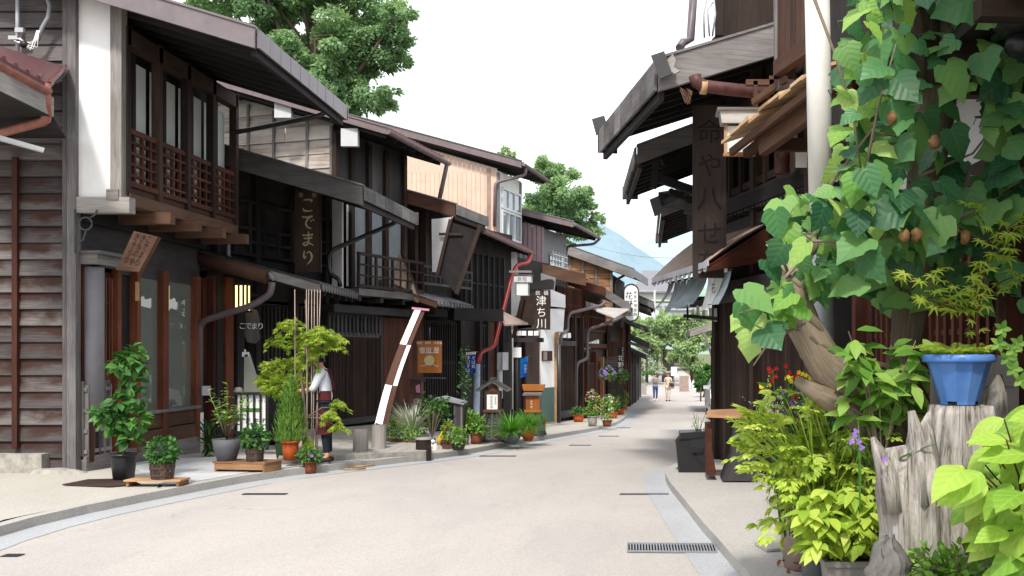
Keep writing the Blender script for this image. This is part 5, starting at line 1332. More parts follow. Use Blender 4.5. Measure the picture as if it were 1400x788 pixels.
barrel(t, c, S(14, Y), S(16.5, Y), S(21, Y)); foliage(t, c+UP*S(37, Y), [S(20, Y), S(18, Y), S(19, Y)], 420, 'leaf_green', 'oval', .055, .7, .4, .5)
# -- stand with two pots by the teahouse
c = planty(329, 645); Y = c.y
m = MB(); x0 = P(290, 640, Y); x1 = P(366, 640, Y); zt = S(14, Y)
m.obox(V(x0.x, Y, c.z+zt-.025), V(x1.x-x0.x, -.1, 0), V(.1, .34, 0), UP*.025); m.obox(V(x1.x-.03, Y-.1, c.z), V(.025, 0, 0), V(.1, .34, 0), UP*(zt-.025)); m.obox(V(x0.x+.03, Y, c.z), V(.025, 0, 0), V(.1, .3, 0), UP*(zt-.025)); m.obox(V(x0.x+.05, Y-.0, c.z+.03), V(x1.x-x0.x-.08, -.09, 0), V(0, .02, 0), UP*(zt-.06))
tag(obj('plank_stand', m, 'orange_wood', base=c), 'plank bench carrying the grey pot and a barrel by the teahouse', 'stand')
b = V(P(309, 0, Y+.08).x, Y+.1, c.z+zt); t = thing('potted_plant', b, 'airy upright shrub in a tapered grey pot beside the teahouse downpipe', 'potted plant')
m = MB(); m.lathe(b, [(0, 0), (S(12, Y), 0), (S(17, Y), S(16, Y)), (S(19, Y), S(30, Y)), (S(17.5, Y), S(30, Y)), (S(16, Y), S(26, Y))], 22); obj('pot', m, 'grey_pot', t); m = MB(); m.lathe(b, [(S(17, Y), S(28, Y)), (0, S(28, Y))], 16); obj('soil', m, 'soil', t)
m = MB(); lm = MB(); b2 = b+UP*S(28, Y)
for i in range(16):
    a = rnd.uniform(0, 6.3); sp = rnd.uniform(.1, .32); hh = rnd.uniform(S(35, Y), S(80, Y)) if i else S(78, Y)
    if i == 0: sp = .04
    e = b2+V(math.cos(a)*sp, math.sin(a)*sp, hh*(1-.5*sp)); mid = b2.lerp(e, .5)+UP*.04; m.tube([b2, mid, e], [.007, .005, .002], 5)
    for k in range(9):
        q = mid.lerp(e, k/8) if k else mid; d = (rdir()*V(1, 1, .2).length); d = V(d.x, d.y, .25).normalized(); leaf(lm, q, d, UP, .1, .06, 'oval', .2, .4)
obj('stem', m, 'bark', t); obj('foliage', lm, 'leaf_fresh', t)
b = V(P(351, 0, Y+.08).x, Y+.02, c.z+zt); t = thing('potted_plant', b, 'dark green bush in a small wooden barrel beside the grey pot', 'potted plant')
barrel(t, b, S(10.5, Y), S(12.5, Y), S(18, Y)); foliage(t, b+UP*S(32, Y), [S(18, Y), S(16, Y), S(17, Y)], 320, 'leaf_green', 'oval', .055, .7, .4, .5)
c = planty(284, 624); Y = c.y; t = thing('ground_plant', c, 'dark needle leaved clump at the foot of the teahouse downpipe', 'plant')
foliage(t, c+UP*.25, [.09, .09, .27], 160, 'leaf_dark', 'long', .14, .2, 1.2, .1)
# -- terracotta conifer, maples, bamboo canes
c = planty(397, 629); c.z = .05; Y = 14.2; c = P(397, 629, Y); t = thing('potted_conifer', c, 'feathery cone shaped conifer in a terracotta pot before the teahouse', 'potted tree')
roundpot(t, c, S(9, Y), S(12, Y), S(26, Y), 'terracotta'); m = MB(); m.tube([c+UP*.2, c+UP*S(95, Y)], [.02, .006], 6); obj('trunk', m, 'bark', t)
m = MB()
for i in range(1500):
    s = rnd.random()**1.25; z_ = S(24, Y)+s*S(86, Y); R_ = S(27, Y)*(1-s)**.75*(.45+.55*min(1, s*5+.35)); a = rnd.uniform(0, 6.3); q = rnd.random()**.5
    p = c+V(R_*q*math.cos(a), R_*q*math.sin(a), z_); d = V(math.cos(a)*.6, math.sin(a)*.6, .9+rnd.uniform(-.2, .3)); leaf(m, p, d+rdir()*.25, V(math.cos(a), math.sin(a), .2), rnd.uniform(.06, .11), .02, 'card', .3, .1)
obj('foliage', m, 'leaf_fresh', t)
Y = 14.9; c = P(392, 626, Y); c.z = -.0; t = thing('potted_tree', c, 'rounded bright green maple in a dark green pot behind the cone shaped conifer', 'potted tree')
roundpot(t, c, .14, .18, .3, 'leaf_dark'); b2 = P(384, 515, Y)
m = MB(); m.tube([c+UP*.2, c+V(-.03, 0, .6), b2], [.02, .016, .008], 7)
for i in range(9): d = rdir(.3); m.tube([b2-UP*.25, b2+V(d.x*.3, d.y*.3, d.z*.3)], [.008, .003], 5)
obj('trunk', m, 'bark', t)
for x, y, r, n in ((375, 505, 20, 130), (398, 500, 17, 100), (386, 528, 27, 190), (365, 520, 15, 80), (403, 530, 16, 90)): foliage(t, P(x, y, Y+rnd.uniform(-.1, .15)), [S(r, Y), S(r, Y), S(r*.62, Y)], int(n*1.2), 'leaf_maple', 'maple', .13, .8, .2, .3)
Y = 14.35; c = P(424, 628, Y); t = thing('japanese_maple', V(c.x, Y, 0.05), 'layered drooping maple tied to tall bamboo canes where the woman works', 'tree')
m = MB(); b = V(c.x-.1, Y, .05); tr = [b, b+V(.03, 0, .6), b+V(-.03, .02, 1.2), b+V(.06, .0, 1.8), b+V(.03, 0, 2.3)]; m.tube(tr, [.03, .026, .02, .014, .006], 7)
lay = [((398, 450, 0), (22, 9), 70), ((436, 462, -.1), (32, 10), 130), ((455, 470, .1), (20, 8), 70), ((410, 468, .2), (18, 8), 50), ((425, 480, .1), (22, 7), 60), ((380, 470, .3), (16, 8), 40), ((418, 497, .1), (18, 9), 55), ((462, 556, .0), (14, 7), 50), ((450, 572, -.1), (16, 6), 45), ((462, 584, -.15), (14, 5), 40), ((414, 520, .1), (16, 9), 50), ((420, 610, 0), (14, 8), 30)]
for (x, y, dy), r, n in lay: p = P(x, y, Y+dy); a = min(tr, key=lambda q: abs(q.z-p.z)); m.tube([a, a.lerp(p, .5)+UP*.06, p], [.009, .006, .003], 5)
obj('trunk', m, 'bark', t)
for (x, y, dy), r, n in lay:
    c0 = P(x, y, Y+dy); mm = MB()
    for i in range(int(n*2.2)):
        if i % 9 == 0: ta = rnd.uniform(0, 6.3); tl = rnd.uniform(.5, 1.25); th = rnd.uniform(-.6, .9)
        a = ta+rnd.gauss(0, .16); q = tl*rnd.random()**.7; p = c0+V(math.cos(a)*q*S(r[0], Y), math.sin(a)*q*S(r[0], Y)*.8, S(r[1], Y)*(.5+th-q*q*1.3+rnd.uniform(-.3, .3)))
        d = V(math.cos(a), math.sin(a), -.7); maple(mm, p, d+rdir()*.4, V(0, -.2, 1)+rdir()*.4, rnd.uniform(.05, .085), 7, deep=.3)
    obj('foliage', mm, 'leaf_maple', t)
for i, (x0, x1) in enumerate(((403, 404), (419, 420), (422, 419), (426, 426), (430, 428), (434, 434), (438, 431))):
    m = MB(); a, b = P(x1, 628, Y-.05+i*.03), P(x0, 396, Y-.05+i*.03); a.z = .05; m.tube([a, a.lerp(b, .33), a.lerp(b, .66), b], [.010, .009, .008, .006], 7)
    o = obj('bamboo_cane', m, 'sheet_brown', base=a); tag(o, 'one of the thin tan bamboo canes standing in the layered maple', 'cane', 'bamboo canes in the maple')
c = G(423, 648, rz); Y = c.y; t = thing('potted_plant', c, 'small terracotta pot of violet pansies standing on the road edge by the woman', 'potted plant')
roundpot(t, c, S(8, Y), S(10, Y), S(17, Y), 'terracotta_dark'); foliage(t, c+UP*S(24, Y), [S(17, Y), S(15, Y), S(10, Y)], 260, 'leaf_green', 'oval', .05, .7, .5, .3, petals=[('petal_violet', 7, .03)])
c = G(452, 638, rz); t = thing('maple_clippings', c, 'heap of freshly cut maple twigs on the paving at the woman\'s feet', 'clippings'); m = MB()
for i in range(150): p = c+V(rnd.gauss(0, .13), rnd.gauss(0, .12), rnd.uniform(0, .1)); maple(m, p, rdir(.3), UP+rdir()*.6, .06, 7, deep=.3)
obj('leaves', m, 'leaf_maple', t); m = MB()
for i in range(7): a = rdir(); m.tube([c+V(a.x*.25, a.y*.2, .015), c-V(a.x*.2, a.y*.25, -.03)], .004, 4)
obj('twigs', m, 'bark', t)
for i, (x, y, x2, y2, L) in enumerate(((478, 639, 512, 636, 'longest bamboo cane lying on the paving near the maple twigs'), (488, 633, 522, 633, 'bamboo cane lying on the platform behind the maple twigs'), (470, 642, 500, 640.5, 'short bamboo cane lying at the road edge'))):
    m = MB(); a, b = G(x, y, lambda q: rz(q)+.03), G(x2, y2, lambda q: rz(q)+.03); m.tube([a, b], .014, 7); tag(obj('bamboo_cane', m, 'new_wood', base=a), L, 'cane')

# -- the group before the orange sign
def small(px, py, w, h, pot, label, leafm='leaf_fresh', fl=None, hh=20, ww=None, name='potted_plant', cat='potted plant', Lf=.06, shape='oval', fn=pz, n=200, round_=False, up=.5, Y=None):
    c = G(px, py, fn) if Y is None else P(px, py, Y); Y = c.y; t = thing(name, c, label, cat)
    if pot:
        if round_: roundpot(t, c, S(w*.38, Y), S(w*.5, Y), S(h, Y), pot)
        else: boxpot(t, c, S(w, Y), S(w*.6, Y), S(h, Y), pot)
    W_ = ww or w*.6; foliage(t, c+UP*S(h+hh*.45, Y), [S(W_, Y), S(W_*.9, Y), S(hh*.6, Y)], n, leafm, shape, Lf, .6, up, .2, petals=fl); return t
pf = lambda y: -.12
small(536, 613, 18, 13, 'mid_brown', 'leafy green plant in a narrow wooden trough, leftmost before the orange sign', hh=26, ww=10, fn=pf)
small(558, 613, 30, 12, 'mid_brown', 'low bright green plants in a long wooden trough before the orange sign', hh=20, ww=16, fn=pf)
small(574, 600, 20, 4, 'terracotta_dark', 'bright green leafy plant in the shallow pot beside the wooden cask', hh=28, ww=13, fn=pf, n=220)
c = G(564, 604, pf); t = thing('ornamental_grass', c, 'tuft of pale striped grass standing behind the wooden troughs', 'plant'); m = MB()
for i in range(260): a = rnd.uniform(0, 6.3); s = rnd.uniform(.05, .3); p = c+V(math.cos(a)*.05, math.sin(a)*.05, 0); leaf(m, p+UP*.1, V(math.cos(a)*s, math.sin(a)*s, .5), V(-math.cos(a), -math.sin(a), .4), rnd.uniform(.4, .78), .022, 'ovalx', .2, .4)
obj('foliage', m, 'leaf_white', t)
c = G(598, 606, pf); Y = c.y; t = thing('shrub', c, 'loose leafy climber spreading before the black lattice under the orange sign', 'shrub'); m = MB(); lm = MB()
for i in range(22):
    e = P(rnd.uniform(573, 616), rnd.uniform(540, 580), Y+.3+rnd.uniform(-.2, .2)); b = c+V(-.1, 0, .1); mid = b.lerp(e, .6)+UP*.15; m.tube([b, mid, e], [.008, .006, .003], 5)
    for k in range(16): q = mid.lerp(e, rnd.random())+rdir()*.1; leaf(lm, q, rdir(-.1), rdir(.8), .08, .05, 'oval')
obj('stem', m, 'bark', t); obj('foliage', lm, 'leaf_green', t)
small(612, 613, 15, 11, 'mid_brown', 'green plant with violet flowers in a small wooden pot on the rack by the cat', hh=26, ww=10, fl=[('petal_violet', 6, .03)], fn=pf)
small(627, 616, 16, 9, 'black_plastic', 'low round green plant on the rack at the foot of the small roofed stand', hh=22, ww=10, fn=pf, n=220)
small(641, 607, 13, 14, 'white_paint', 'pale green fern in a white pot right of the small roofed stand', 'leaf_fresh', hh=30, ww=14, round_=True, Lf=.09, shape='long')
small(651, 607, 19, 15, 'terracotta_dark', 'pale green fern in a brown bowl left of the roofed lantern stand', 'leaf_fresh', hh=24, ww=13, round_=True, Lf=.09, shape='long')
small(634, 602, 12, 22, 'terracotta', 'climbing green plant in an orange pot behind the white fern pot', 'leaf_green', hh=110, ww=8, round_=True, n=230, shape='oval')
def grassy(px, py, w, h, pot, label, R_, hh):
    c = G(px, py, pz); Y = c.y; t = thing('potted_grass', c, label, 'potted plant')
    m = MB(); m.lathe(c, [(0, 0), (S(w*.25, Y), 0), (S(w*.45, Y), S(h*.5, Y)), (S(w*.5, Y), S(h, Y)), (S(w*.45, Y), S(h*.9, Y)), (0, S(h*.85, Y))], 20); obj('pot', m, pot, t); m = MB()
    for i in range(520): a = rnd.uniform(0, 6.3); s = rnd.uniform(.1, 1.25); leaf(m, c+UP*S(h*.9, Y)+V(math.cos(a), math.sin(a), 0)*rnd.uniform(0, .1), V(math.cos(a)*s, math.sin(a)*s, .9), V(-math.cos(a), -math.sin(a), .8), rnd.uniform(.55, 1)*S(R_, Y), .012, 'ovalx', .2, .3+.55*s)
    obj('foliage', m, 'grass_fine', t)
grassy(699, 607, 27, 15, 'grey_pot', 'fine green grass spilling over a dark grey bowl beside the roofed lantern stand', 38, 20)
grassy(722, 603, 22, 18, 'terracotta', 'fine green grass in a terracotta pot before the orange lantern stand', 34, 20)
small(742, 594, 8, 20, 'terracotta', 'slim terracotta planter at the foot of the green dado wall', hh=4, ww=4, n=20)
# -- flower pots along the bend
FP = [(791, 577, 16, 10, 'terracotta', 'leaf_green', None, 10, 'long terracotta trough of dark green plants beside the grey pipe'),
      (810, 583, 14, 14, 'stone', 'leaf_fresh', [('petal_pink', 30, .035), ('petal_orange', 5, .04)], 34, 'pink flowering plant in a mossy grey pot at the kerb bend'),
      (811.5, 579, 6, 8, 'white_paint', 'leaf_green', None, 6, 'tiny white cup pot hung in front of the pink flowering plant'),
      (830, 583, 14, 8, 'terracotta_dark', 'leaf_fresh', [('petal_white', 26, .035)], 34, 'white flowering plant in a brown pot at the kerb bend'),
      (837, 572, 16, 8, 'terracotta', 'leaf_fresh', [('petal_red', 8, .04), ('petal_white', 10, .03)], 22, 'white and red flowers in a low terracotta pot past the kerb bend'),
      (848, 567, 12, 8, 'terracotta', 'leaf_green', None, 18, 'green grassy plant in the terracotta pot on the kerb end'),
      (853, 560, 10, 8, 'terracotta', 'leaf_fresh', [('petal_pink', 20, .035)], 16, 'pink flowers in the last terracotta pot of the row'),
      (852, 550, 12, 8, 'terracotta_dark', 'leaf_fresh', None, 44, 'tall light green shrub behind the last pots at the bend'),
      (836, 565, 12, 8, 'terracotta_dark', 'leaf_green', None, 26, 'round green shrub in the middle of the bend flower row')]
for x, y, w_, h_, pt_, lf, fl, hh, lab in FP: small(x, y, w_, h_, pt_, lab, lf, fl, hh, w_*.7, n=240, round_=True, Lf=.07)
def hangbasket(px, py, Y, label, fl, r=.28):
    c = P(px, py, Y); t = thing('hanging_basket', c, label, 'hanging plant'); m = MB(); m.lathe(c-UP*.2, [(0, 0), (.12, .02), (.17, .14), (.15, .14)], 12); obj('basket', m, 'terracotta_dark', t); foliage(t, c, [r, r, r*.8], 260, 'leaf_green', 'oval', .08, .6, 0, .3, .6, petals=fl)
    m = MB(); m.tube([c+UP*.1, c+UP*.8], .006, 4); obj('hanger', m, 'iron', t)
hangbasket(830, 511, 33, 'violet flowered hanging basket on the dark front before the bend', [('petal_violet', 60, .05)], .30)
hangbasket(850, 514, 36, 'green leafy hanging basket below the upright white lettered sign', None, .28)
c = G(881, 541); t = thing('planter_box', G(877, 540), 'square stone planter box on the road at the end of the left row', 'planter'); Y = t.location.y
boxpot(t, t.location, S(15, Y), S(13, Y), S(17, Y), 'stone'); foliage(t, t.location+UP*S(20, Y), [.3, .3, .2], 120, 'leaf_green')
small(868, 531, 8, 6, 'white_paint', 'green shrub in a white pot before the last left house', 'leaf_green', None, 22, 9, round_=True, n=160, Lf=.1)

# ================= right foreground
# driftwood stumps
def stumpmesh(c, prof, top, seed, n=56, lean=V(0, 0, 0), sy=.8):
    m = MB(); rr = random.Random(seed); ph = [rr.uniform(0, 6.3) for _ in range(8)]; am = [rr.uniform(.03, .09) for _ in range(8)]
    def rad(a, t): return 1+sum(am[i]*math.sin((i*2+2)*a+ph[i]+t*(1.2+i*.35)) for i in range(8))+.05*abs(math.sin(11*a+3*t+ph[0]))
    def tp(a): return top(a)
    rows = 22; k0 = len(m.v)
    for j in range(rows+1):
        t = j/rows
        for i in range(n):
            a = 2*PI*i/n; R_ = interp(prof, t)*rad(a, t); z = t*tp(a)
            m.v.append(Vector(c)+V(R_*math.cos(a), R_*math.sin(a)*sy, z)+lean*t*t)
    for j in range(rows):
        for i in range(n):
            i2 = (i+1) % n; m.f.append((k0+j*n+i, k0+j*n+i2, k0+(j+1)*n+i2, k0+(j+1)*n+i)); u0, u1 = j*.06, (j+1)*.06
            m.uv.append([(u0, i*.024), (u0, (i+1)*.024), (u1, (i+1)*.024), (u1, i*.024)]); m.r.append(.5); m.mi.append(0); m.sm.append(True)
    ct = Vector(c)+lean*.95+UP*(tp(0)*.86); k = len(m.v); m.v.append(ct)
    for i in range(n): m.f.append((k0+rows*n+i, k0+rows*n+(i+1) % n, k)); m.uv.append([(0, 0)]*3); m.r.append(.5); m.mi.append(0); m.sm.append(False)
    return m
YS_ = 5.8
c = P(1318, 788, YS_); c.z = 0; t = thing('driftwood_stump', c, 'tall bleached stump with flat top carrying the blue pot', 'stump'); ztop = P(0, 553, YS_).z
m = stumpmesh(c+V(-.02, 0, 0), [(0, .30), (.35, .25), (.6, .22), (.85, .17), (1, .14)], lambda a: ztop-.004, 3); obj('trunk', m, 'driftwood', t)
m = MB(); q = [P(1350, 660, YS_+.2), P(1352, 600, YS_+.2), P(1360, 560, YS_+.2), P(1362, 535, YS_+.2), P(1366, 512, YS_+.2)]; m.tube(q, [.13, .11, .075, .05, .015], 12)
for v in m.v: v += V(rnd.uniform(-.012, .012), rnd.uniform(-.012, .012), 0)
obj('spur', m, 'driftwood', t)
Y = 5.55; c = P(1245, 788, Y); c.z = 0; t = thing('driftwood_stump', c, 'lower bleached stump with jagged twin peaks left of the blue pot', 'stump')
zt1, zt2 = P(0, 562, Y).z, P(0, 612, Y).z
def jag(a):
    s = .5-.5*math.cos(a-.5); x = math.cos(a)
    return lerp(lerp(zt1, zt2, .5-.5*x), .95*zt2, .5+.5*math.sin(a*3+1))*(.96+.05*math.sin(7*a)) if x < .55 else zt1*(.95+.05*math.sin(5*a+1))
m = stumpmesh(c, [(0, .16), (.2, .19), (.42, .15), (.6, .15), (.8, .17), (1, .13)], jag, 11, lean=V(-.02, 0, 0)); obj('trunk', m, 'driftwood', t)
m = MB(); m.tube([P(1222, 700, Y-.1), P(1212, 650, Y-.1), P(1200, 615, Y-.1), P(1193, 598, Y-.1)], [.06, .055, .035, .012], 10); m.tube([P(1262, 690, Y-.08), P(1258, 630, Y-.08), P(1252, 590, Y-.08), P(1246, 562, Y-.08)], [.06, .05, .042, .02], 10); obj('spur', m, 'driftwood', t)
c = P(1216, 788, 5.2); b = V(c.x, 5.2, 0); m = stumpmesh(b, [(0, .10), (.5, .085), (.68, .10), (.82, .085), (.93, .06), (1, .02)], lambda a: P(0, 737, 5.2).z*(1+.04*math.sin(3*a)), 8, 40)
for v in m.v: v += V(rnd.uniform(-.007, .007)+.012*math.sin(v.z*40), rnd.uniform(-.007, .007), rnd.uniform(-.006, .006))
tag(obj('burl_post', m, 'stone_dark', base=b), 'dark rounded burl knob at the bottom edge below the twin peaked stump', 'burl')
# blue pot with maple sapling
Y = YS_; c = P(1311, 553, Y); t = thing('potted_maple', c, 'maple sapling and ferns in a faceted blue plastic pot on the tall stump', 'potted plant')
m = MB(); H_ = S(58, Y); n = 12
pr = [(.0, .012), (S(25, Y), .0), (S(27, Y), .012), (S(43, Y), H_)]
k0 = len(m.v)
for i in range(n):
    a0, a1 = 2*PI*i/n+.13, 2*PI*(i+1)/n+.13
    f = lambda a, r, z: c+V(r*math.cos(a), r*math.sin(a), z)
    m.poly([f(a0, S(26, Y), .02), f(a1, S(26, Y), .02), f(a1, S(43, Y), H_), f(a0, S(43, Y), H_)], r=.5)
    if i % 3 != 1: m.poly([f(a0, S(25, Y), .0), f(a1, S(25, Y), .0), f(a1, S(26, Y), .022), f(a0, S(26, Y), .022)], r=.5)
m.lathe(c, [(S(43, Y), H_-.004), (S(48.5, Y), H_), (S(49, Y), H_+.012), (S(49, Y), H_+.04), (S(46, Y), H_+.045), (S(44, Y), H_+.02)], 40); obj('pot', m, 'blue_pot', t)
m = MB(); m.lathe(c, [(S(44, Y), H_+.022), (0, H_+.035)], 20); obj('soil', m, 'soil', t)
b = P(1338, 492, Y); m = MB(); lm = MB()
br = [[(1338, 490), (1335, 440), (1340, 400), (1352, 355), (1366, 320), (1400, 296)], [(1335, 440), (1338, 390), (1336, 360)], [(1337, 420), (1310, 395), (1285, 370)], [(1336, 425), (1290, 405), (1240, 412)], [(1338, 415), (1300, 400), (1215, 370)], [(1338, 408), (1370, 385), (1395, 375)], [(1355, 345), (1345, 305), (1330, 285)], [(1368, 320), (1385, 310), (1408, 305)], [(1336, 440), (1300, 420), (1250, 405)], [(1350, 355), (1372, 342), (1380, 330)]]
for i, q in enumerate(br):
    dy = 0 if i < 2 else rnd.uniform(-.18, .12); pts = [P(x, y, Y+dy*j/(len(q)-1)) for j, (x, y) in enumerate(q)]
    m.tube(pts, [lerp(.010 if i == 0 else .005, .0022, j/(len(q)-1)) for j in range(len(q))], 6)
    for j in range(1, len(pts)):
        for k in range(4 if i else 3):
            p = pts[j-1].lerp(pts[j], rnd.uniform(.45, 1)) if j < len(pts)-1 else pts[j-1].lerp(pts[j], rnd.uniform(.3, 1.05)); p = p+rdir()*.05
            maple(lm, p, V(rnd.uniform(-.8, .6), -.5, rnd.uniform(-.7, .1)), V(rnd.uniform(-.3, .3), -.6, .8), rnd.uniform(.055, .095), 7, deep=.3)
obj('stem', m, 'red_brown', t); obj('foliage', lm, 'leaf_maple', t)
lm = MB()
for i in range(46):
    a = rnd.uniform(0, 6.3); s = rnd.uniform(.05, .2); o_ = c+V(math.cos(a)*s*.7, math.sin(a)*s*.7, H_+.04); d = V(math.cos(a), math.sin(a)-.2, .9).normalized(); L_ = rnd.uniform(.12, .26); x, u = basis(d)
    for k in range(9):
        tt = k/9; p = o_+d*L_*tt-UP*L_*.5*tt*tt
        for sg in (1, -1): leaf(lm, p, x*sg+d*.5-UP*.2, u, .07*(1-tt*.75), .022, 'card', .1, .3)
obj('fern', lm, 'leaf_lime', t)
lm = MB()
for x_, y_ in ((1370, 450), (1385, 478), (1378, 490), (1392, 470), (1365, 470), (1396, 520), (1386, 505)):
    p = P(x_, y_, Y-.15)
    for k in range(5): a = k*2*PI/5; leaf(lm, p, V(math.cos(a), -.3, math.sin(a)), V(0, -1, .4), .055, .035, 'oval', .15, .2)
obj('akebia_leaves', lm, 'leaf_fresh', t)
# -- the vine tree
def pth(q): return [P(x, y, d) for x, y, d in q]
c = P(1222, 640, 6.6); c.z = 0; t = thing('vine_tree', c, 'gnarled tree wrapped in a broad leaved vine at the right of the picture', 'tree')
m = MB(); tk = [V(c.x, 6.6, 0)]+pth([(1220, 640, 6.6), (1222, 560, 6.6), (1236, 480, 6.7), (1252, 380, 6.7), (1262, 270, 6.7), (1275, 160, 6.7), (1290, 60, 6.7), (1300, -60, 6.7)])
tr_ = [.14, .13, .11, .10, .12, .125, .13, .14, .15]
m.tube(tk, tr_, 18)
m.tube(pth([(1262, 120, 6.62), (1258, 40, 6.6), (1250, -60, 6.6)]), [.12, .12, .11], 14)
nz = [rnd.uniform(.9, 1.1) for _ in range(400)]
for i, v in enumerate(m.v): v += V(math.sin(v.z*9+i*.3)*.012, rnd.uniform(-.012, .012), 0)
obj('trunk', m, 'bark_dark', t)
m = MB(); lim = pth([(1226, 590, 6.5), (1210, 560, 6.4), (1170, 535, 6.3), (1130, 500, 6.25), (1100, 450, 6.2), (1082, 400, 6.2), (1080, 365, 6.25), (1096, 335, 6.3), (1115, 322, 6.5)])
m.tube(lim, [.15, .15, .14, .125, .105, .095, .085, .065, .03], 16)
m.tube(pth([(1220, 520, 6.45), (1180, 505, 6.35), (1150, 492, 6.3), (1110, 470, 6.2)]), [.1, .085, .06, .03], 12)
m.tube(pth([(1190, 590, 6.3), (1160, 560, 6.2), (1120, 540, 6.2), (1090, 520, 6.25)]), [.1, .09, .06, .03], 12)
for i, v in enumerate(m.v): v += V(math.sin(v.z*17+i*.7)*.008, rnd.uniform(-.008, .008), math.sin(v.x*21+i)*.008)
obj('limb', m, 'bark', t)
m = MB()
for dx, ph in ((0, 0), (6, 2), (-5, 4)):
    q = []
    for i in range(len(lim)*3-2):
        a = lim[i//3]; b = lim[min(i//3+1, len(lim)-1)]; p = a.lerp(b, (i % 3)/3); q.append(p+V(.1*math.sin(i*.7+ph), .1*math.cos(i*.7+ph), .02*dx/6))
    m.tube(q, .02, 7)
obj('twining_stem', m, 'bark', t)
# canes and petioles, then the leaves
lm, ym, pm = MB(), MB(), MB()
canes = [[(1100, 330, 6.2), (1150, 330, 6.1), (1220, 325, 6.1), (1290, 330, 6.2)], [(1110, -10, 6.0), (1140, 70, 5.9), (1165, 150, 5.9), (1180, 250, 6)], [(1180, 250, 6), (1200, 150, 5.9), (1225, 60, 5.9)], [(1090, 360, 6.1), (1040, 420, 6), (1005, 430, 6)], [(1130, 260, 6), (1190, 180, 6), (1240, 190, 6.1)], [(1240, 330, 6.3), (1330, 290, 6.4), (1400, 250, 6.5)], [(1260, 240, 6.4), (1330, 210, 6.5), (1400, 120, 6.6)], [(1270, 300, 6.4), (1350, 330, 6.4), (1400, 330, 6.5)], [(1080, 380, 6.1), (1060, 330, 6.1), (1085, 285, 6.1)], [(1100, 440, 6.1), (1050, 470, 6.0), (1030, 500, 6)]]
cm = MB()
for q in canes: cm.tube(pth(q), [.012]+[.008]*(len(q)-2)+[.004], 6)
obj('cane', cm, 'bark', t)
LB = [(-60, 1140), (30, 1168), (95, 1146), (180, 1138), (250, 1140), (285, 1062), (340, 1058), (400, 1050), (425, 1000), (470, 1018), (520, 1100)]
RB = [(-60, 1340), (60, 1350), (200, 1335), (330, 1300), (380, 1200), (400, 1130), (430, 1080), (470, 1060), (520, 1130)]
def vleaf(mb, px_, py_, Yd, size, face=None):
    p = P(px_, py_, Yd); n_ = V(rnd.uniform(-1, .7), -.75, rnd.uniform(-.2, 1.2)); d = V(rnd.uniform(-1, .8), rnd.uniform(-.7, .2), rnd.uniform(-1, -.1)).normalized()
    leaf(mb, p-d*size*.45, d, n_.normalized(), size, size*rnd.uniform(.85, 1.08), 'heart', rnd.uniform(.0, .2), rnd.uniform(.05, .5))
    pm.tube([p-d*size*.45, p-d*size*.55+V(rnd.uniform(-.04, .04), .1, .01), p-d*size*.6+V(.03, .2, -.02)], .0035, 4)
placed = []
for i in range(9000):
    if len(placed) > 360: break
    y = rnd.uniform(-40, 475); x = rnd.uniform(interp(LB, y), interp(RB, y)); edge = x-interp(LB, y)
    if any((x-a)**2+(y-b)**2 < 15.5**2 for a, b in placed): continue
    if 10 < y < 280 and 1238 < x < 1345 and rnd.random() < .97: continue
    if math.sin(x*.045+1)*math.sin(y*.05+.4) > .34 and rnd.random() < .85: continue
    placed.append((x, y))
    young = rnd.random() < (.5 if edge < 45 else .22 if x < 1220 else .05)
    s = rnd.uniform(.10, .19) if young else rnd.choice((.08, .12, .15, .18, .20, .23))*rnd.uniform(.9, 1.1)
    vleaf(ym if young else lm, x, y, rnd.uniform(5.7, 6.4)+(.0 if edge < 80 else .1), s)
for i in range(170):
    y = rnd.uniform(-40, 400); x = rnd.uniform(interp(LB, y)+45, 1330 if y < 330 else interp(RB, y))
    if not (10 < y < 275 and 1222 < x < 1345): vleaf(lm, x, y, rnd.uniform(6.45, 7.0), rnd.uniform(.15, .25))
obj('leaves', lm, 'leaf_vine', t); obj('young_leaves', ym, 'leaf_vine_young', t)
dm = MB()
for i in range(230): y = rnd.uniform(40, 420); x = rnd.uniform(1352 if y < 280 else 1320, 1450) if y < 330 else rnd.uniform(1180, 1420); vleaf(dm, x, y, rnd.uniform(6.3, 7.2), rnd.uniform(.14, .25))
obj('shaded_leaves', dm, 'leaf_vine', t); obj('leaf_stalks', pm, 'leaf_vine', t)
for x_, y_ in ((1218, 162), (1236, 322), (1253, 322), (1303, 315), (1320, 325), (1277, 195)): m = MB(); m.ball(P(x_, y_, 5.9), .034, .034, .042, 10, 7, jit=.2); obj('dry_pod', m, 'paper_nest', t)
# -- lighter oval leaved shrub between trunk and blue pot
Y = 6.15; c = P(1205, 700, Y); c.z = 0; t = thing('shrub', c, 'light green oval leaved shrub between the trunk and the blue pot', 'shrub'); lm = MB(); m = MB()
for i in range(16):
    a = P(1205, 640, Y); e = P(rnd.uniform(1150, 1258), rnd.uniform(440, 560), Y+rnd.uniform(-.3, .2)); mid = a.lerp(e, .6)+V(0, 0, .1); m.tube([V(c.x, Y, 0), a, mid, e], [.01, .008, .006, .003], 5)
    for k in range(11):
        q = mid.lerp(e, rnd.random())+rdir()*.06; leaf(lm, q, V(rnd.uniform(-1, 1), rnd.uniform(-.8, .2), rnd.uniform(-.6, .3)), V(0, -.6, 1), rnd.uniform(.11, .17), .075, 'oval', .2, .35)
obj('stem', m, 'bark', t); obj('foliage', lm, 'leaf_fresh', t)
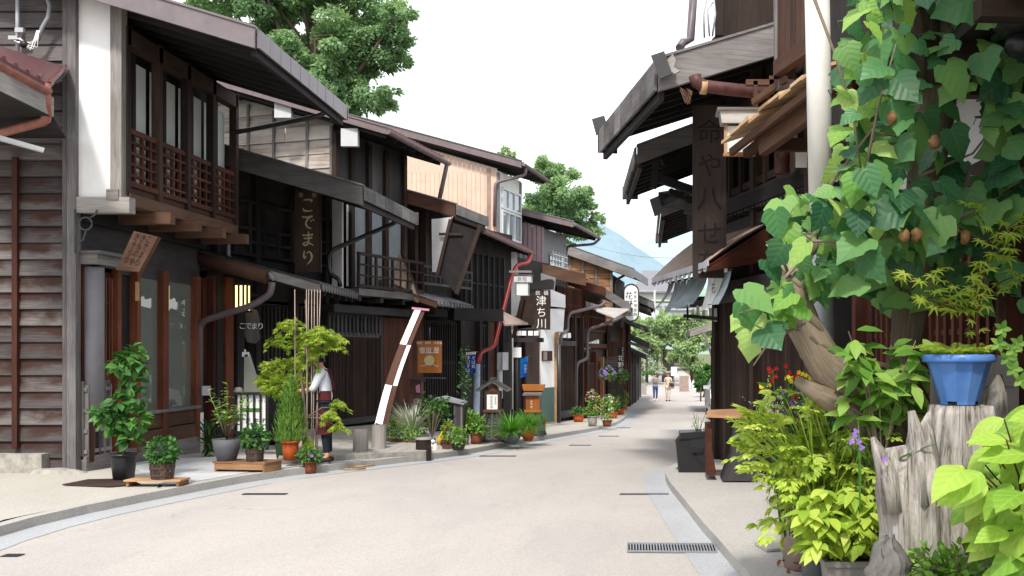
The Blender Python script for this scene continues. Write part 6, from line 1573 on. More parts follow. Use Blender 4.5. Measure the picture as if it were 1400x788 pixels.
# -- the big yellow green feathery bush
Y = 6.5; c = P(1120, 760, Y); c.z = 0; t = thing('shrub', c, 'large yellow green feathery leaved bush below the bent vine limb', 'shrub'); lm = MB(); m = MB()
def compound(lm, o_, d, L_, n_=3, s=.09):
    d = d.normalized(); x, u = basis(d); u = (u+V(0, -.35, .5)).normalized()
    for k in range(n_):
        tt = (k+.8)/n_; p = o_+d*L_*tt-UP*L_*.3*tt*tt; sz = s*(1.15-.4*tt)
        for sg in (1, -1):
            q = p+(x*sg*.7+d*.5)*sz*.5
            for e in (x*sg+d*.2, x*sg*.7+d*.8, d+x*sg*.1): leaf(lm, q, e-UP*.15+rdir()*.15, u+rdir()*.35, sz*rnd.uniform(.8, 1.1), sz*.5, 'oval', .2, .3)
    for e in (x, d, -x): leaf(lm, o_+d*L_-UP*L_*.3, e*.6+d-UP*.2, u+rdir()*.2, s, s*.5, 'oval', .2, .3)
OUT = [(1026, 598), (1046, 560), (1080, 545), (1130, 560), (1190, 530), (1215, 560), (1205, 640), (1200, 690), (1130, 690), (1070, 650), (1060, 640), (1040, 580), (1090, 610), (1120, 600), (1150, 640), (1170, 590), (1100, 640), (1040, 615), (1060, 580), (1045, 575), (1185, 610), (1110, 575), (1140, 620), (1075, 690)]
b0 = P(1140, 720, Y)
for i in range(120):
    x_, y_ = rnd.choice(OUT); e = P(x_+rnd.uniform(-22, 24), y_+rnd.uniform(-22, 22), Y+rnd.uniform(-.35, .35))
    b = b0+V(rnd.uniform(-.15, .15), rnd.uniform(-.15, .15), -.2); mid = b.lerp(e, .6)+UP*.12
    m.tube([b, mid, e], [.006, .005, .003], 4)
    compound(lm, e-(e-mid).normalized()*.1, (e-mid)+rdir()*.25-UP*.05, rnd.uniform(.14, .24), 3, rnd.uniform(.06, .09))
    if i % 2: compound(lm, mid, (e-mid)+rdir()*.5, rnd.uniform(.12, .2), 3, .075)
obj('stem', m, 'leaf_lime', t); obj('foliage', lm, 'leaf_lime', t)
m = MB()
for i in range(14):
    e = P(rnd.uniform(1040, 1120), rnd.uniform(545, 585), Y+rnd.uniform(-.2, .2)); d = V(rnd.uniform(-1, .2), -.3, .25).normalized()
    for k in range(14): leaf(m, e+d*.018*k, rdir(), UP, .014, .01, 'card')
obj('flower_spikes', m, 'petal_white', t)
# flowers behind it
Y = 7.1; c = P(1090, 740, Y); c.z = 0; t = thing('flower_clump', c, 'red, yellow and lilac flowers rising behind the yellow green bush', 'flowers'); lm = MB(); fm = {k_: MB() for k_ in ('petal_red', 'petal_violet', 'petal_yellow', 'petal_white')}; m = MB()
for i in range(80):
    x_, y_ = rnd.uniform(1045, 1165), rnd.uniform(505, 600); e = P(x_, y_, Y+rnd.uniform(-.2, .3)); m.tube([V(e.x*.5+c.x*.5, e.y, .3), e], .004, 4)
    for k in range(5): leaf(lm, e-UP*rnd.uniform(.04, .3)+rdir()*.05, rdir(), rdir(.5), .1, .03, 'long')
    kk = 'petal_red' if rnd.random() < .35 else 'petal_violet' if rnd.random() < .6 else 'petal_yellow' if rnd.random() < .4 else 'petal_white'
    if y_ < 530 and x_ < 1110: kk = 'petal_red' if rnd.random() < .75 else 'petal_yellow'
    for j in range(3):
        o_ = e+rdir()*.03
        for a in range(5): leaf(fm[kk], o_, V(math.cos(a*1.26), -.4, math.sin(a*1.26)), V(0, -1, .3), .019, .016, 'card')
obj('stem', m, 'leaf_green', t); obj('foliage', lm, 'leaf_green', t)
for k_, mm in fm.items(): obj('flowers', mm, k_, t)
c = P(1068, 590, 7.4); t = thing('pale_planter', V(c.x, 7.4, 0), 'pale clay planter half hidden behind the yellow green bush', 'planter'); roundpot(t, V(P(1105, 0, 7.4).x, 7.4, 0), .18, .24, .55, 'sheet_brown'); foliage(t, V(P(1105, 0, 7.4).x, 7.4, .6), [.22, .2, .14], 90, 'leaf_green')
# broad leaf plants in the grey trough
Y = 6.25; c = P(1165, 900, Y); c.z = 0; t = thing('trough_plant', c, 'broad yellow green leaves in a grey plastic trough at the bottom right', 'potted plant')
zt = P(0, 762, Y).z; boxpot(t, V(P(1175, 0, Y).x, Y, zt-.26), .46, .26, .26, 'grey_plastic'); m = MB(); m.obox(V(P(1140, 0, Y).x, Y-.1, 0), V(.34, 0, 0), V(0, .22, 0), UP*(zt-.262)); obj('footing', m, 'stone_dark', t)
lm = MB(); m = MB()
for i in range(72):
    e = P(rnd.uniform(1100, 1200), rnd.uniform(668, 745), Y+rnd.uniform(-.25, .2)); b = V(P(1165, 0, Y).x+rnd.uniform(-.12, .12), Y, zt); m.tube([b, b.lerp(e, .6)+UP*.05, e], [.005, .004, .003], 4)
    for k in range(6): a = k*1.05+rnd.random(); leaf(lm, e+V(0, 0, rnd.uniform(-.05, .02)), V(math.cos(a), math.sin(a)-.2, rnd.uniform(-.5, .15)), UP+V(0, -.3, 0)+rdir()*.2, rnd.uniform(.09, .15), rnd.uniform(.05, .075), 'ovalx', .2, .4)
obj('stem', m, 'leaf_lime', t); obj('foliage', lm, 'leaf_lime', t)
Y = 6.6; b = P(1117, 790, Y); b.z = 0; t = thing('potted_plant', b, 'round grey pot tucked between the kerb and the grey trough', 'potted plant'); roundpot(t, b, .09, .115, P(0, 742, Y).z, 'grey_pot'); foliage(t, b+UP*(P(0, 742, Y).z+.03), [.12, .1, .08], 60, 'leaf_lime', 'oval', .09)
# dry leaves on the paving
m = MB()
for i in range(60): p = G(rnd.gauss(1092, 8), rnd.gauss(772, 7), lambda y: .0)+UP*rnd.uniform(.01, .05); leaf(m, p, rdir(), UP+rdir()*.5, .06, .035, 'oval', .3, .2)
o = obj('dry_leaves', m, 'terracotta_dark', base=G(1092, 772, lambda y: 0)); o['kind'] = 'stuff'; o['label'] = 'scatter of dry brown leaves on the paving by the grey pot'
# big smooth leaves in the corner
Y = 5.0; c = P(1390, 900, Y); c.z = 0; t = thing('shrub', c, 'big smooth bright green leaves filling the lower right corner', 'shrub'); lm = MB(); m = MB()
def big(x, y, Yd, dx, dz, L_): p = P(x, y, Yd); leaf(lm, p, V(dx, rnd.uniform(-.4, .1), dz), V(rnd.uniform(-.4, .2), -.55, .9), L_, L_*rnd.uniform(.58, .7), 'ovalx', rnd.uniform(.12, .3), rnd.uniform(.2, .45)); return p
for i in range(88):
    y = rnd.uniform(560, 800); xl = interp([(560, 1372), (600, 1340), (640, 1310), (690, 1330), (740, 1370), (800, 1395)], y)
    x = rnd.uniform(xl, 1450); p = big(x, y, Y+rnd.uniform(-.35, .45), rnd.uniform(-1.1, .25), rnd.uniform(-.75, .1), rnd.uniform(.16, .27)); m.tube([V(c.x+.1, Y, .2), p.lerp(V(c.x+.1, Y, .6), .4)+UP*.05, p], [.008, .006, .004], 5)
obj('stem', m, 'red_brown', t); obj('foliage', lm, 'leaf_big', t)
Y = 5.3; c = P(1302, 900, Y); c.z = 0; t = thing('box_plant', c, 'low small leaved plants in a weathered wooden box at the bottom edge', 'potted plant'); zt = P(0, 792, Y).z
m = MB(); m.bar(V(P(1236, 0, Y).x, Y-.12, zt-.1), V(P(1372, 0, Y).x, Y-.2, zt-.1), .03, .2); m.bar(V(P(1236, 0, Y).x, Y-.12, zt-.1), V(P(1230, 0, Y).x, Y+.2, zt-.1), .03, .2); m.obox(V(P(1240, 0, Y).x, Y-.1, 0), V(.5, 0, 0), V(0, .3, 0), UP*(zt-.05)); obj('box', m, 'mid_brown', t)
foliage(t, V(P(1300, 0, Y).x, Y, zt+.04), [.27, .2, .14], 520, 'leaf_fresh', 'oval', .05, .7, .6, .2)
# purple spiderwort in front of the stumps
Y = 5.45; c = P(1205, 800, Y); c.z = 0; t = thing('spiderwort', c, 'grass bladed plant with small violet flowers leaning past the stump', 'plant'); lm = MB(); fm = MB()
b = P(1212, 700, Y+.2)
for (x0, y0), (x1, y1) in (((1205, 640), (1282, 598)), ((1198, 650), (1160, 575)), ((1205, 650), (1168, 600)), ((1200, 660), (1185, 590)), ((1195, 640), (1140, 585)), ((1175, 700), (1178, 570)), ((1210, 620), (1215, 640))):
    p, q = P(x0, y0, Y+.1), P(x1, y1, Y-.1); leaf(lm, p, q-p, V(0, -.6, .8), (q-p).length, .022, 'long', .5, .1)
lm.tube([V(b.x, b.y, 0), b], .01, 5)
for x_, y_ in ((1168, 596), (1174, 604), (1164, 604), (1170, 590), (1209, 628), (1178, 612)):
    o_ = P(x_, y_, Y-.1)
    for a in range(3): leaf(fm, o_, V(math.cos(a*2.1), -.2, math.sin(a*2.1)), V(0, -1, .2), .02, .02, 'oval', .1, .1)
obj('foliage', lm, 'leaf_green', t); obj('flowers', fm, 'petal_violet', t)
# ------------------------------------------------------------------ signs, lanterns, street things on the left
X1, FR = V(1, 0, 0), V(0, -1, 0)
# slanted carved plaque over the first door
Y = 13.1; q = [P(183, 316, Y), P(216, 324, Y-.25), P(190, 372, Y-.2), P(158, 369, Y+.05)]
t = thing('carved_plaque', q[0], 'slanted weathered plaque with dark carved characters over the first shop door', 'signboard')
nrm_ = (q[1]-q[0]).cross(q[3]-q[0]).normalized()
if nrm_.y > 0: nrm_ = -nrm_
m = MB(); m.prism(q, -nrm_*.05); obj('board', m, 'mid_brown', t)
m = MB(); up_ = (q[0]-q[3]).normalized(); rt = (q[1]-q[0]).normalized(); cc = (q[0]+q[1]+q[2]+q[3])/4+nrm_*.008
for j, s in enumerate(('こでまり', 'きものや', 'ぎゃらり')): text(m, s, cc+rt*((1-j)*.12)+up_*.04, rt, up_, .12, True, .95)
obj('lettering', m, 'ink', t)
m = MB(); c = P(185, 398, 16.9-2.6); m.obox(c-UP*.14, V(.05, 0, 0), V(0, .02, 0), UP*.27); tag(obj('wooden_tag', m, 'new_wood', base=c), 'narrow pale wooden tag on the red brown post by the first door', 'tag')
# the tall signboard
Y = 19.0; c = P(421, 316, Y); w2, h2 = S(16.5, Y), S(56, Y)
t = thing('signboard', c, 'tall brown signboard with four gilt brush characters under the deep grey eave', 'signboard')
m = MB(); m.obox(c+V(-w2, 0, -h2), V(2*w2, 0, 0), V(0, .06, 0), UP*2*h2); obj('board', m, 'sign_plank', t)
m = MB()
for a, b, e, f in ((-w2-.015, -h2-.015, .02, 2*h2+.03), (w2-.005, -h2-.015, .02, 2*h2+.03)): m.obox(c+V(a, -.015, b), V(e, 0, 0), V(0, .08, 0), UP*f)
obj('frame', m, 'dark_brown', t)
KO = [[[(-.28, .33), (0, .37), (.27, .32), (.16, .2)], [.05, .1, .12, .03]], [[(-.3, -.18), (-.24, -.33), (0, -.38), (.3, -.33)], [.04, .13, .11, .06]]]
DE = [[[(-.38, .34), (-.05, .32), (.32, .40)], [.08, .1, .11]], [[(.26, .38), (-.02, .18), (-.12, -.1), (.0, -.33), (.24, -.42)], [.1, .11, .12, .1, .05]], [[(.16, .14), (.24, .04)], [.05, .1]], [[(.32, .2), (.4, .1)], [.05, .1]]]
MA = [[[(-.34, .24), (0, .25), (.34, .29)], [.08, .09, .11]], [[(-.27, .03), (0, .04), (.29, .08)], [.08, .09, .11]], [[(.04, .48), (.06, .1), (.03, -.28), (-.16, -.42), (-.3, -.32), (-.12, -.22), (.12, -.28), (.36, -.42)], [.07, .11, .11, .1, .08, .08, .1, .05]]]
RI = [[[(-.22, .42), (-.26, .1), (-.2, -.06), (-.1, .1)], [.08, .12, .1, .04]], [[(-.08, .24), (.1, .36), (.26, .1), (.2, -.2), (-.06, -.48)], [.05, .1, .13, .11, .03]]]
m = MB()
for (y, g) in ((281, KO), (304, DE), (327, MA), (352, RI)):
    for i, (pts, ws) in enumerate(g): stroke(m, pts, [w_*1.05 for w_ in ws], V(c.x, Y-.008-i*.001, P(0, y, Y).z), X1, UP, S(21, Y))
text(m, '茶', V(c.x-.13, Y-.01, P(0, 267, Y).z), X1, UP, .1); text(m, '房', V(c.x+.12, Y-.01, P(0, 267, Y).z), X1, UP, .1)
obj('lettering', m, 'gilt', t)
# hanging plaque at the entrance, menu board, grey parasol
Y = 17.4; c = P(344, 446, Y); t = thing('carved_plaque', c, 'gnarled dark plaque with pale characters beside the lit entrance lantern', 'signboard')
m = MB(); pr = [(-9, -21), (-2, -24), (7, -22), (10, -10), (8, 5), (10, 18), (4, 24), (-6, 22), (-10, 10), (-8, -5)]; m.prism([c+V(S(x, Y), 0, -S(y, Y)) for x, y in pr], V(0, .05, 0)); obj('board', m, 'grey_dark_wood', t)
m = MB(); text(m, 'こでまり', c+V(0, -.008, 0), X1, UP, .13, False, .82); obj('lettering', m, 'white_letter', t)
Y = 16.2; c = P(344, 565, Y); t = thing('menu_board', V(c.x, Y, 0), 'barred white menu board with green and black lettering before the teahouse', 'menu board')
w2, h2 = S(22, Y), S(26, Y)
m = MB(); m.obox(c+V(-w2, 0, -h2), V(2*w2, 0, 0), V(0, .03, 0), UP*2*h2); obj('panel', m, 'white_paint', t)
m = MB()
for i in range(6): x = lerp(-w2, w2, i/5); m.obox(c+V(x-.012, -.05, -h2-.02), V(.024, 0, 0), V(0, .03, 0), UP*(2*h2+.04))
for z_ in (-h2-.02, h2-.01): m.obox(c+V(-w2-.02, -.055, z_), V(2*w2+.04, 0, 0), V(0, .11, 0), UP*.04)
for x in (-w2, w2-.03): m.obox(V(c.x+x, Y-.02, 0), V(.035, 0, 0), V(0, .05, 0), UP*(c.z+h2))
obj('frame', m, 'black_paint', t)
m = MB(); text(m, 'こだわり手打ちそば', c+V(0, -.006, .2), X1, UP, .055); m.obox(c+V(-.14, -.008, .02), V(.28, 0, 0), V(0, .004, 0), UP*.06); obj('green_lettering', m, 'grass_fine', t)
m = MB(); text(m, 'こでまり', c+V(0, -.007, -.14), X1, UP, .14); obj('lettering', m, 'ink', t)
Y = 16.8; c = P(345, 540, Y); t = thing('folded_parasol', V(c.x, Y, 0), 'folded pale grey parasol leaning behind the menu board', 'parasol')
m = MB(); m.prism([P(334, 486, Y), P(338, 484, Y), P(356, 542, Y), P(333, 546, Y)], V(0, .12, 0)); obj('cloth', m, 'grey_cloth', t)
m = MB(); m.tube([P(335, 478, Y+.05), P(336, 620, Y+.05)], .015, 6); m.obox(P(331, 488, Y), V(.1, 0, 0), V(0, .05, 0), UP*.08); obj('shaft', m, 'alu', t)
m = MB(); c = P(326, 536, 16.3); m.lathe(V(c.x, 16.3, c.z-.1), [(.0, 0), (.07, 0), (.07, .12), (.05, .17), (0, .18)], 14); tag(obj('lidded_jar', m, 'grey_plastic', base=c), 'small grey lidded jar on top of the barred menu board', 'jar')
# stumps, sunshade cloth
for x, y0, y1, w_, L in ((493, 586, 619, 20, 'left of two upright cut logs on the stone platform'), (518, 581, 614, 19, 'right of two upright cut logs, tied under the sunshade cloth')):
    b = G(x, y1, lambda q: lerp(.02, -.02, .5)); Yb = b.y; t = thing('cut_log', b, L, 'log'); m = MB(); R_ = S(w_/2, Yb); hh = S(y1-y0, Yb)
    m.lathe(b, [(R_*1.04, 0), (R_, hh*.5), (R_*.98, hh)], 22, jit=lambda a, z: 1+.03*math.sin(3*a)+.015*math.sin(17*a)); obj('bark', m, 'pale_weathered', t)
    m = MB(); m.lathe(b, [(R_*.98, hh), (R_*.6, hh+.003), (R_*.3, hh+.004), (0, hh+.004)], 22); obj('cut_face', m, 'weathered', t)
Yb = b.y
T0, T1, B0, B1 = P(567, 423, 18.6), P(581, 424, 18.6), P(513, 578, 16.7), P(526, 582, 16.7)
t = thing('sunshade_cloth', b+UP*.5, 'long white and brown checked sunshade cloth stretched slantwise from eave to log', 'cloth')
cuts = [0, .29, .64, 1.0]
for s_, (a0, a1, b0, b1) in enumerate(((T0, T0.lerp(T1, .62), B0, B0.lerp(B1, .75)), (T0.lerp(T1, .62), T1, B0.lerp(B1, .75), B1+V(.02, .1, 0)))):
    for i in range(3):
        m = MB(); k_ = 6
        def sg(a, b, f): return a.lerp(b, f)+V(-.10, 0, -.10)*math.sin(PI*f)+V(0, .04*s_, 0)
        for j in range(k_):
            f0, f1 = lerp(cuts[i], cuts[i+1], j/k_), lerp(cuts[i], cuts[i+1], (j+1)/k_); m.poly([sg(a0, b0, f0), sg(a1, b1, f0), sg(a1, b1, f1), sg(a0, b0, f1)], sm=True)
        obj('cloth_panel', m, 'white_cloth' if (i+s_) % 2 == 0 else 'brown_cloth', t)
m = MB(); m.bar(T0+V(-.05, 0, .02), T1+V(.08, 0, 0), .03, .04); obj('top_bar', m, 'petal_pink', t)
m = MB(); m.tube([B0, B0+V(-.02, 0, -.2)], .008, 5); m.tube([B1, B1+V(0, 0, -.2)], .008, 5); obj('tie_cord', m, 'white_cloth', t)
# orange sign, post box, stool
Y = 22.6; c = P(587, 488, Y); w2, h2 = S(16, Y), S(22, Y); t = thing('signboard', c, 'orange wooden signboard with a pale full moon disc and white lettering', 'signboard')
m = MB(); m.obox(c+V(-w2, 0, -h2), V(2*w2, 0, 0), V(0, .06, 0), UP*2*h2); obj('board', m, 'sign_orange', t)
m = MB(); text(m, '民宿 旅館 木曽路', c+V(0, -.008, h2*.86), X1, UP, .062); text(m, '御宿', c+V(-.09, -.008, h2*.42), X1, UP, .14); text(m, '屋', c+V(.16, -.008, h2*.42), X1, UP, .14); m.obox(c+V(-w2*.75, -.008, h2*.22), V(w2*1.5, 0, 0), V(0, .003, 0), UP*.012)
m.tube([c+V(lerp(-w2*.8, w2*.8, i/12), -.012, -h2*.62+.05*math.sin(PI*i/12)+.02*math.sin(i*1.7)) for i in range(13)], .006, 4); obj('lettering', m, 'white_letter', t)
m = MB(); m.poly([c+V(math.cos(a)*S(7, Y), -.009, math.sin(a)*S(7, Y)-h2*.22) for a in [i*2*PI/28 for i in range(28)]]); obj('moon_disc', m, 'gilt', t)
m = MB(); m.bar(c+V(-w2-.1, .03, -h2-.12), c+V(w2+.1, .03, -h2-.12), .03, .03); m.tube([c+V(0, .03, h2), c+V(0, .03, h2+.3)], .012, 5); obj('hanger', m, 'iron', t)
Y = 22.4; c = P(568, 530, Y); t = thing('post_box', c, 'dark maroon wall letter box with sloping lid left of the orange sign', 'letter box')
m = MB(); a = c+V(-.13, 0, -.16); m.prism([a, a+V(.26, 0, 0), a+V(.26, 0, .30), a+V(0, 0, .34)], V(0, .2, 0)); obj('box', m, 'pipe_rust', t); m = MB(); m.prism([a+V(-.03, -.04, .34), a+V(.31, -.04, .30), a+V(.31, .22, .30), a+V(-.03, .22, .34)], UP*.02); obj('lid', m, 'metal_dark', t)
m = MB(); m.prism([a+V(.15, -.02, .05), a+V(.24, -.02, .04), a+V(.23, -.02, .24), a+V(.14, -.02, .2)], V(0, .01, 0)); obj('leaflet', m, 'petal_pink', t)
m = MB(); m.obox(c+V(-.06, .02, -.55), V(.16, 0, 0), V(0, .12, 0), UP*.28); obj('meter', m, 'sheet_brown', t)
Y = 20.5; c = P(545, 595, Y); t = thing('stool', c, 'dark square wooden stool behind the wooden troughs', 'stool'); zt = P(0, 552, Y).z
m = MB(); m.obox(V(c.x-.2, Y, zt-.05), V(.42, 0, 0), V(0, .35, 0), UP*.05); obj('seat', m, 'grey_dark_wood', t)
for dx, dy in ((-.17, .03), (.15, .03), (-.17, .28), (.15, .28)): m = MB(); m.obox(V(c.x+dx, Y+dy, zt-.75), V(.05, 0, 0), V(0, .05, 0), UP*.7); obj('leg', m, 'black_wood', t)
# wooden cask, roofed stand, plant rack, umbrella
b = G(579, 630, lambda q: -.2); Y = b.y; t = thing('wooden_cask', b, 'squat dark wooden cask with pale lid at the platform corner', 'cask'); m = MB(); R_ = S(10, Y); hh = S(29, Y)
m.lathe(b, [(R_, 0), (R_*1.05, hh*.5), (R_, hh)], 20); obj('body', m, 'dark_brown', t); m = MB(); m.lathe(b, [(R_*1.12, hh), (R_*1.12, hh+.03), (0, hh+.032)], 20); obj('lid', m, 'pale_weathered', t)
m = MB(); a = G(586, 631, rz); m.obox(a+V(-.04, 0, -.05), V(.06, 0, 0), V(0, .1, 0), UP*S(24, a.y)); tag(obj('edge_post', m, 'dark_brown', base=a), 'short dark post at the corner of the stone platform', 'post')
b = G(628, 616, lambda q: -.28); Y = b.y; t = thing('roofed_stand', b, 'narrow dark wooden cabinet stand with a sloping slab roof beside the umbrella', 'stand')
hh = S(66, Y); m = MB(); m.obox(b+V(-S(8, Y), 0, 0), V(S(13, Y), 0, 0), V(0, .35, 0), UP*hh); obj('cabinet', m, 'grey_dark_wood', t)
m = MB(); m.obox(b+V(-S(7, Y), -.012, .05), V(S(2, Y), 0, 0), V(0, .01, 0), UP*(hh-.1)); m.obox(b+V(S(2, Y), -.012, .05), V(S(2, Y), 0, 0), V(0, .01, 0), UP*(hh-.1)); obj('stile', m, 'weathered', t)
m = MB(); a = P(596, 545, Y-.05); m.prism([P(596, 546, Y-.05), P(610, 543, Y+.35), P(639, 551, Y+.35), P(634, 554, Y-.05)], UP*.03); obj('roof', m, 'metal_grey', t)
m = MB(); a = P(604, 617, Y-.15); x1_ = P(637, 620, Y-.15)
for zz in (.03, .22): m.bar(V(a.x, Y-.2, b.z+zz), V(x1_.x, Y-.2, b.z+zz), .02, .02); m.bar(V(a.x, Y+.05, b.z+zz), V(x1_.x, Y+.05, b.z+zz), .02, .02)
for x_ in (a.x, x1_.x):
    for y_ in (Y-.2, Y+.05): m.bar(V(x_, y_, b.z-.02), V(x_, y_, b.z+(.5 if x_ == a.x else .3)), .025, .025)
tag(obj('plant_rack', m, 'black_paint', base=V(a.x, Y, b.z)), 'low black metal rack holding two plants beside the cat', 'rack')
Y = 18.3; t = thing('umbrella', P(600, 612, Y), 'rolled yellow umbrella with a red hooked handle leaning on the plant rack', 'umbrella')
m = MB(); m.tube([P(598, 608, Y), P(602, 600, Y), P(607, 589, Y)], [.012, .05, .03], 9); obj('canopy', m, 'yellow_plastic', t)
m = MB(); m.tube([P(606, 591, Y), P(610, 583, Y), P(613, 581.5, Y), P(615, 583, Y), P(614, 586, Y)], .02, 7); obj('handle', m, 'red_plastic', t); m = MB(); m.tube([P(594, 618, Y), P(599, 606, Y)], .008, 5); obj('tip', m, 'iron', t)
# cat
b = G(592.5, 624, lambda q: -.24); Y = b.y; k_ = S(25, Y)/.45; t = thing('cat', b, 'white cat with a black capped head sitting at the pavement edge', 'cat')
def qv(x, y, z): return b+V(x, y, z)*k_
m = MB()
m.tube([qv(0, .12, .03), qv(0, .10, .10), qv(0, .06, .19), qv(0, .0, .27), qv(0, -.02, .32)], [.075, .095, .085, .065, .045], 14)
for sx in (-1, 1):
    m.tube([qv(.04*sx, -.02, .24), qv(.042*sx, -.035, .12), qv(.04*sx, -.04, .02), qv(.04*sx, -.075, .012)], [.032, .025, .02, .022], 9)
    m.tube([qv(.06*sx, .14, .10), qv(.085*sx, .07, .10), qv(.08*sx, .03, .04), qv(.075*sx, -.03, .016)], [.05, .05, .035, .022], 9)
m.tube([qv(.05, .18, .03), qv(.14, .16, .02), qv(.17, .06, .02), qv(.12, -.02, .02)], [.022, .02, .018, .012], 8)
m.ball(qv(0, -.04, .37), .062*k_, .058*k_, .056*k_, 14, 10); m.ball(qv(0, -.095, .352), .03*k_, .025*k_, .022*k_, 10, 6)
for sx in (-1, 1): m.tube([qv(.038*sx, -.03, .405), qv(.046*sx, -.03, .45)], [.024, .004], 7)
obj('body', m, 'cat_white', t)
m = MB(); m.ball(qv(0, -.028, .385), .064*k_, .055*k_, .052*k_, 14, 9)
for sx in (-1, 1): m.tube([qv(.038*sx, -.028, .41), qv(.047*sx, -.028, .455)], [.026, .005], 7)
m.ball(qv(.0, .1, .22), .085*k_, .05*k_, .06*k_); obj('dark_patch', m, 'cat_black', t)
m = MB()
for sx in (-1, 1): m.ball(qv(.024*sx, -.093, .378), .008*k_, .006*k_, .008*k_, 6, 4)
m.ball(qv(0, -.12, .358), .007*k_, .005*k_, .005*k_, 6, 4); obj('face', m, 'ink', t)
# navy noren and blue flag
def clothstrip(root, name, mat, a, b, h_, wave=.03, ph=0, n=6, taper=0):
    m = MB()
    for i in range(n):
        for j in range(4):
            q = []
            for di, dj in ((0, 0), (1, 0), (1, 1), (0, 1)):
                s_, v_ = (i+di)/n, (j+dj)/4; q.append(a.lerp(b, lerp(s_, .5, taper*v_))+V(.0, -wave*math.sin(s_*7+ph)*v_, -h_*v_))
            m.poly(q, sm=True)
    return obj(name, m, mat, root)
Y = 24.8; a, b = P(637, 483, Y), P(651, 482, Y); t = thing('noren_curtain', a, 'short navy blue door curtain with white characters beside the red downpipe', 'noren')
clothstrip(t, 'cloth', 'blue_cloth', a, a.lerp(b, .5), S(28, Y)); clothstrip(t, 'cloth', 'blue_cloth', a.lerp(b, .53), b, S(28, Y), ph=2)
m = MB(); text(m, '手打そば', a.lerp(b, .28)+V(0, -.05, -.28), X1, UP, .1, True); text(m, 'そば処', a.lerp(b, .78)+V(0, -.05, -.24), X1, UP, .1, True)
for i in range(5): c = a.lerp(b, (i+.3)/5); m.obox(c+V(0, -.045, -.05), V(.03, 0, 0), V(0, .004, 0), UP*.07)
obj('lettering', m, 'white_letter', t); m = MB(); m.tube([a+V(-.05, 0, .01), b+V(.05, 0, .01)], .012, 6); obj('rod', m, 'orange_wood', t)
Y = 27.0; a, b = P(711, 491, Y), P(722, 488, Y); t = thing('banner', a, 'small bright blue banner blown beside the brown door', 'banner')
clothstrip(t, 'cloth', 'bright_blue', a, b, S(26, Y), .08, 1, taper=.15); m = MB(); text(m, '営業中', a.lerp(b, .8)+V(-.02, -.10, -.32), X1, UP, .085, True); obj('lettering', m, 'white_letter', t)
m = MB(); m.tube([a+V(-.1, 0, .01), b+V(.1, 0, .03)], .01, 5); obj('rod', m, 'iron', t)
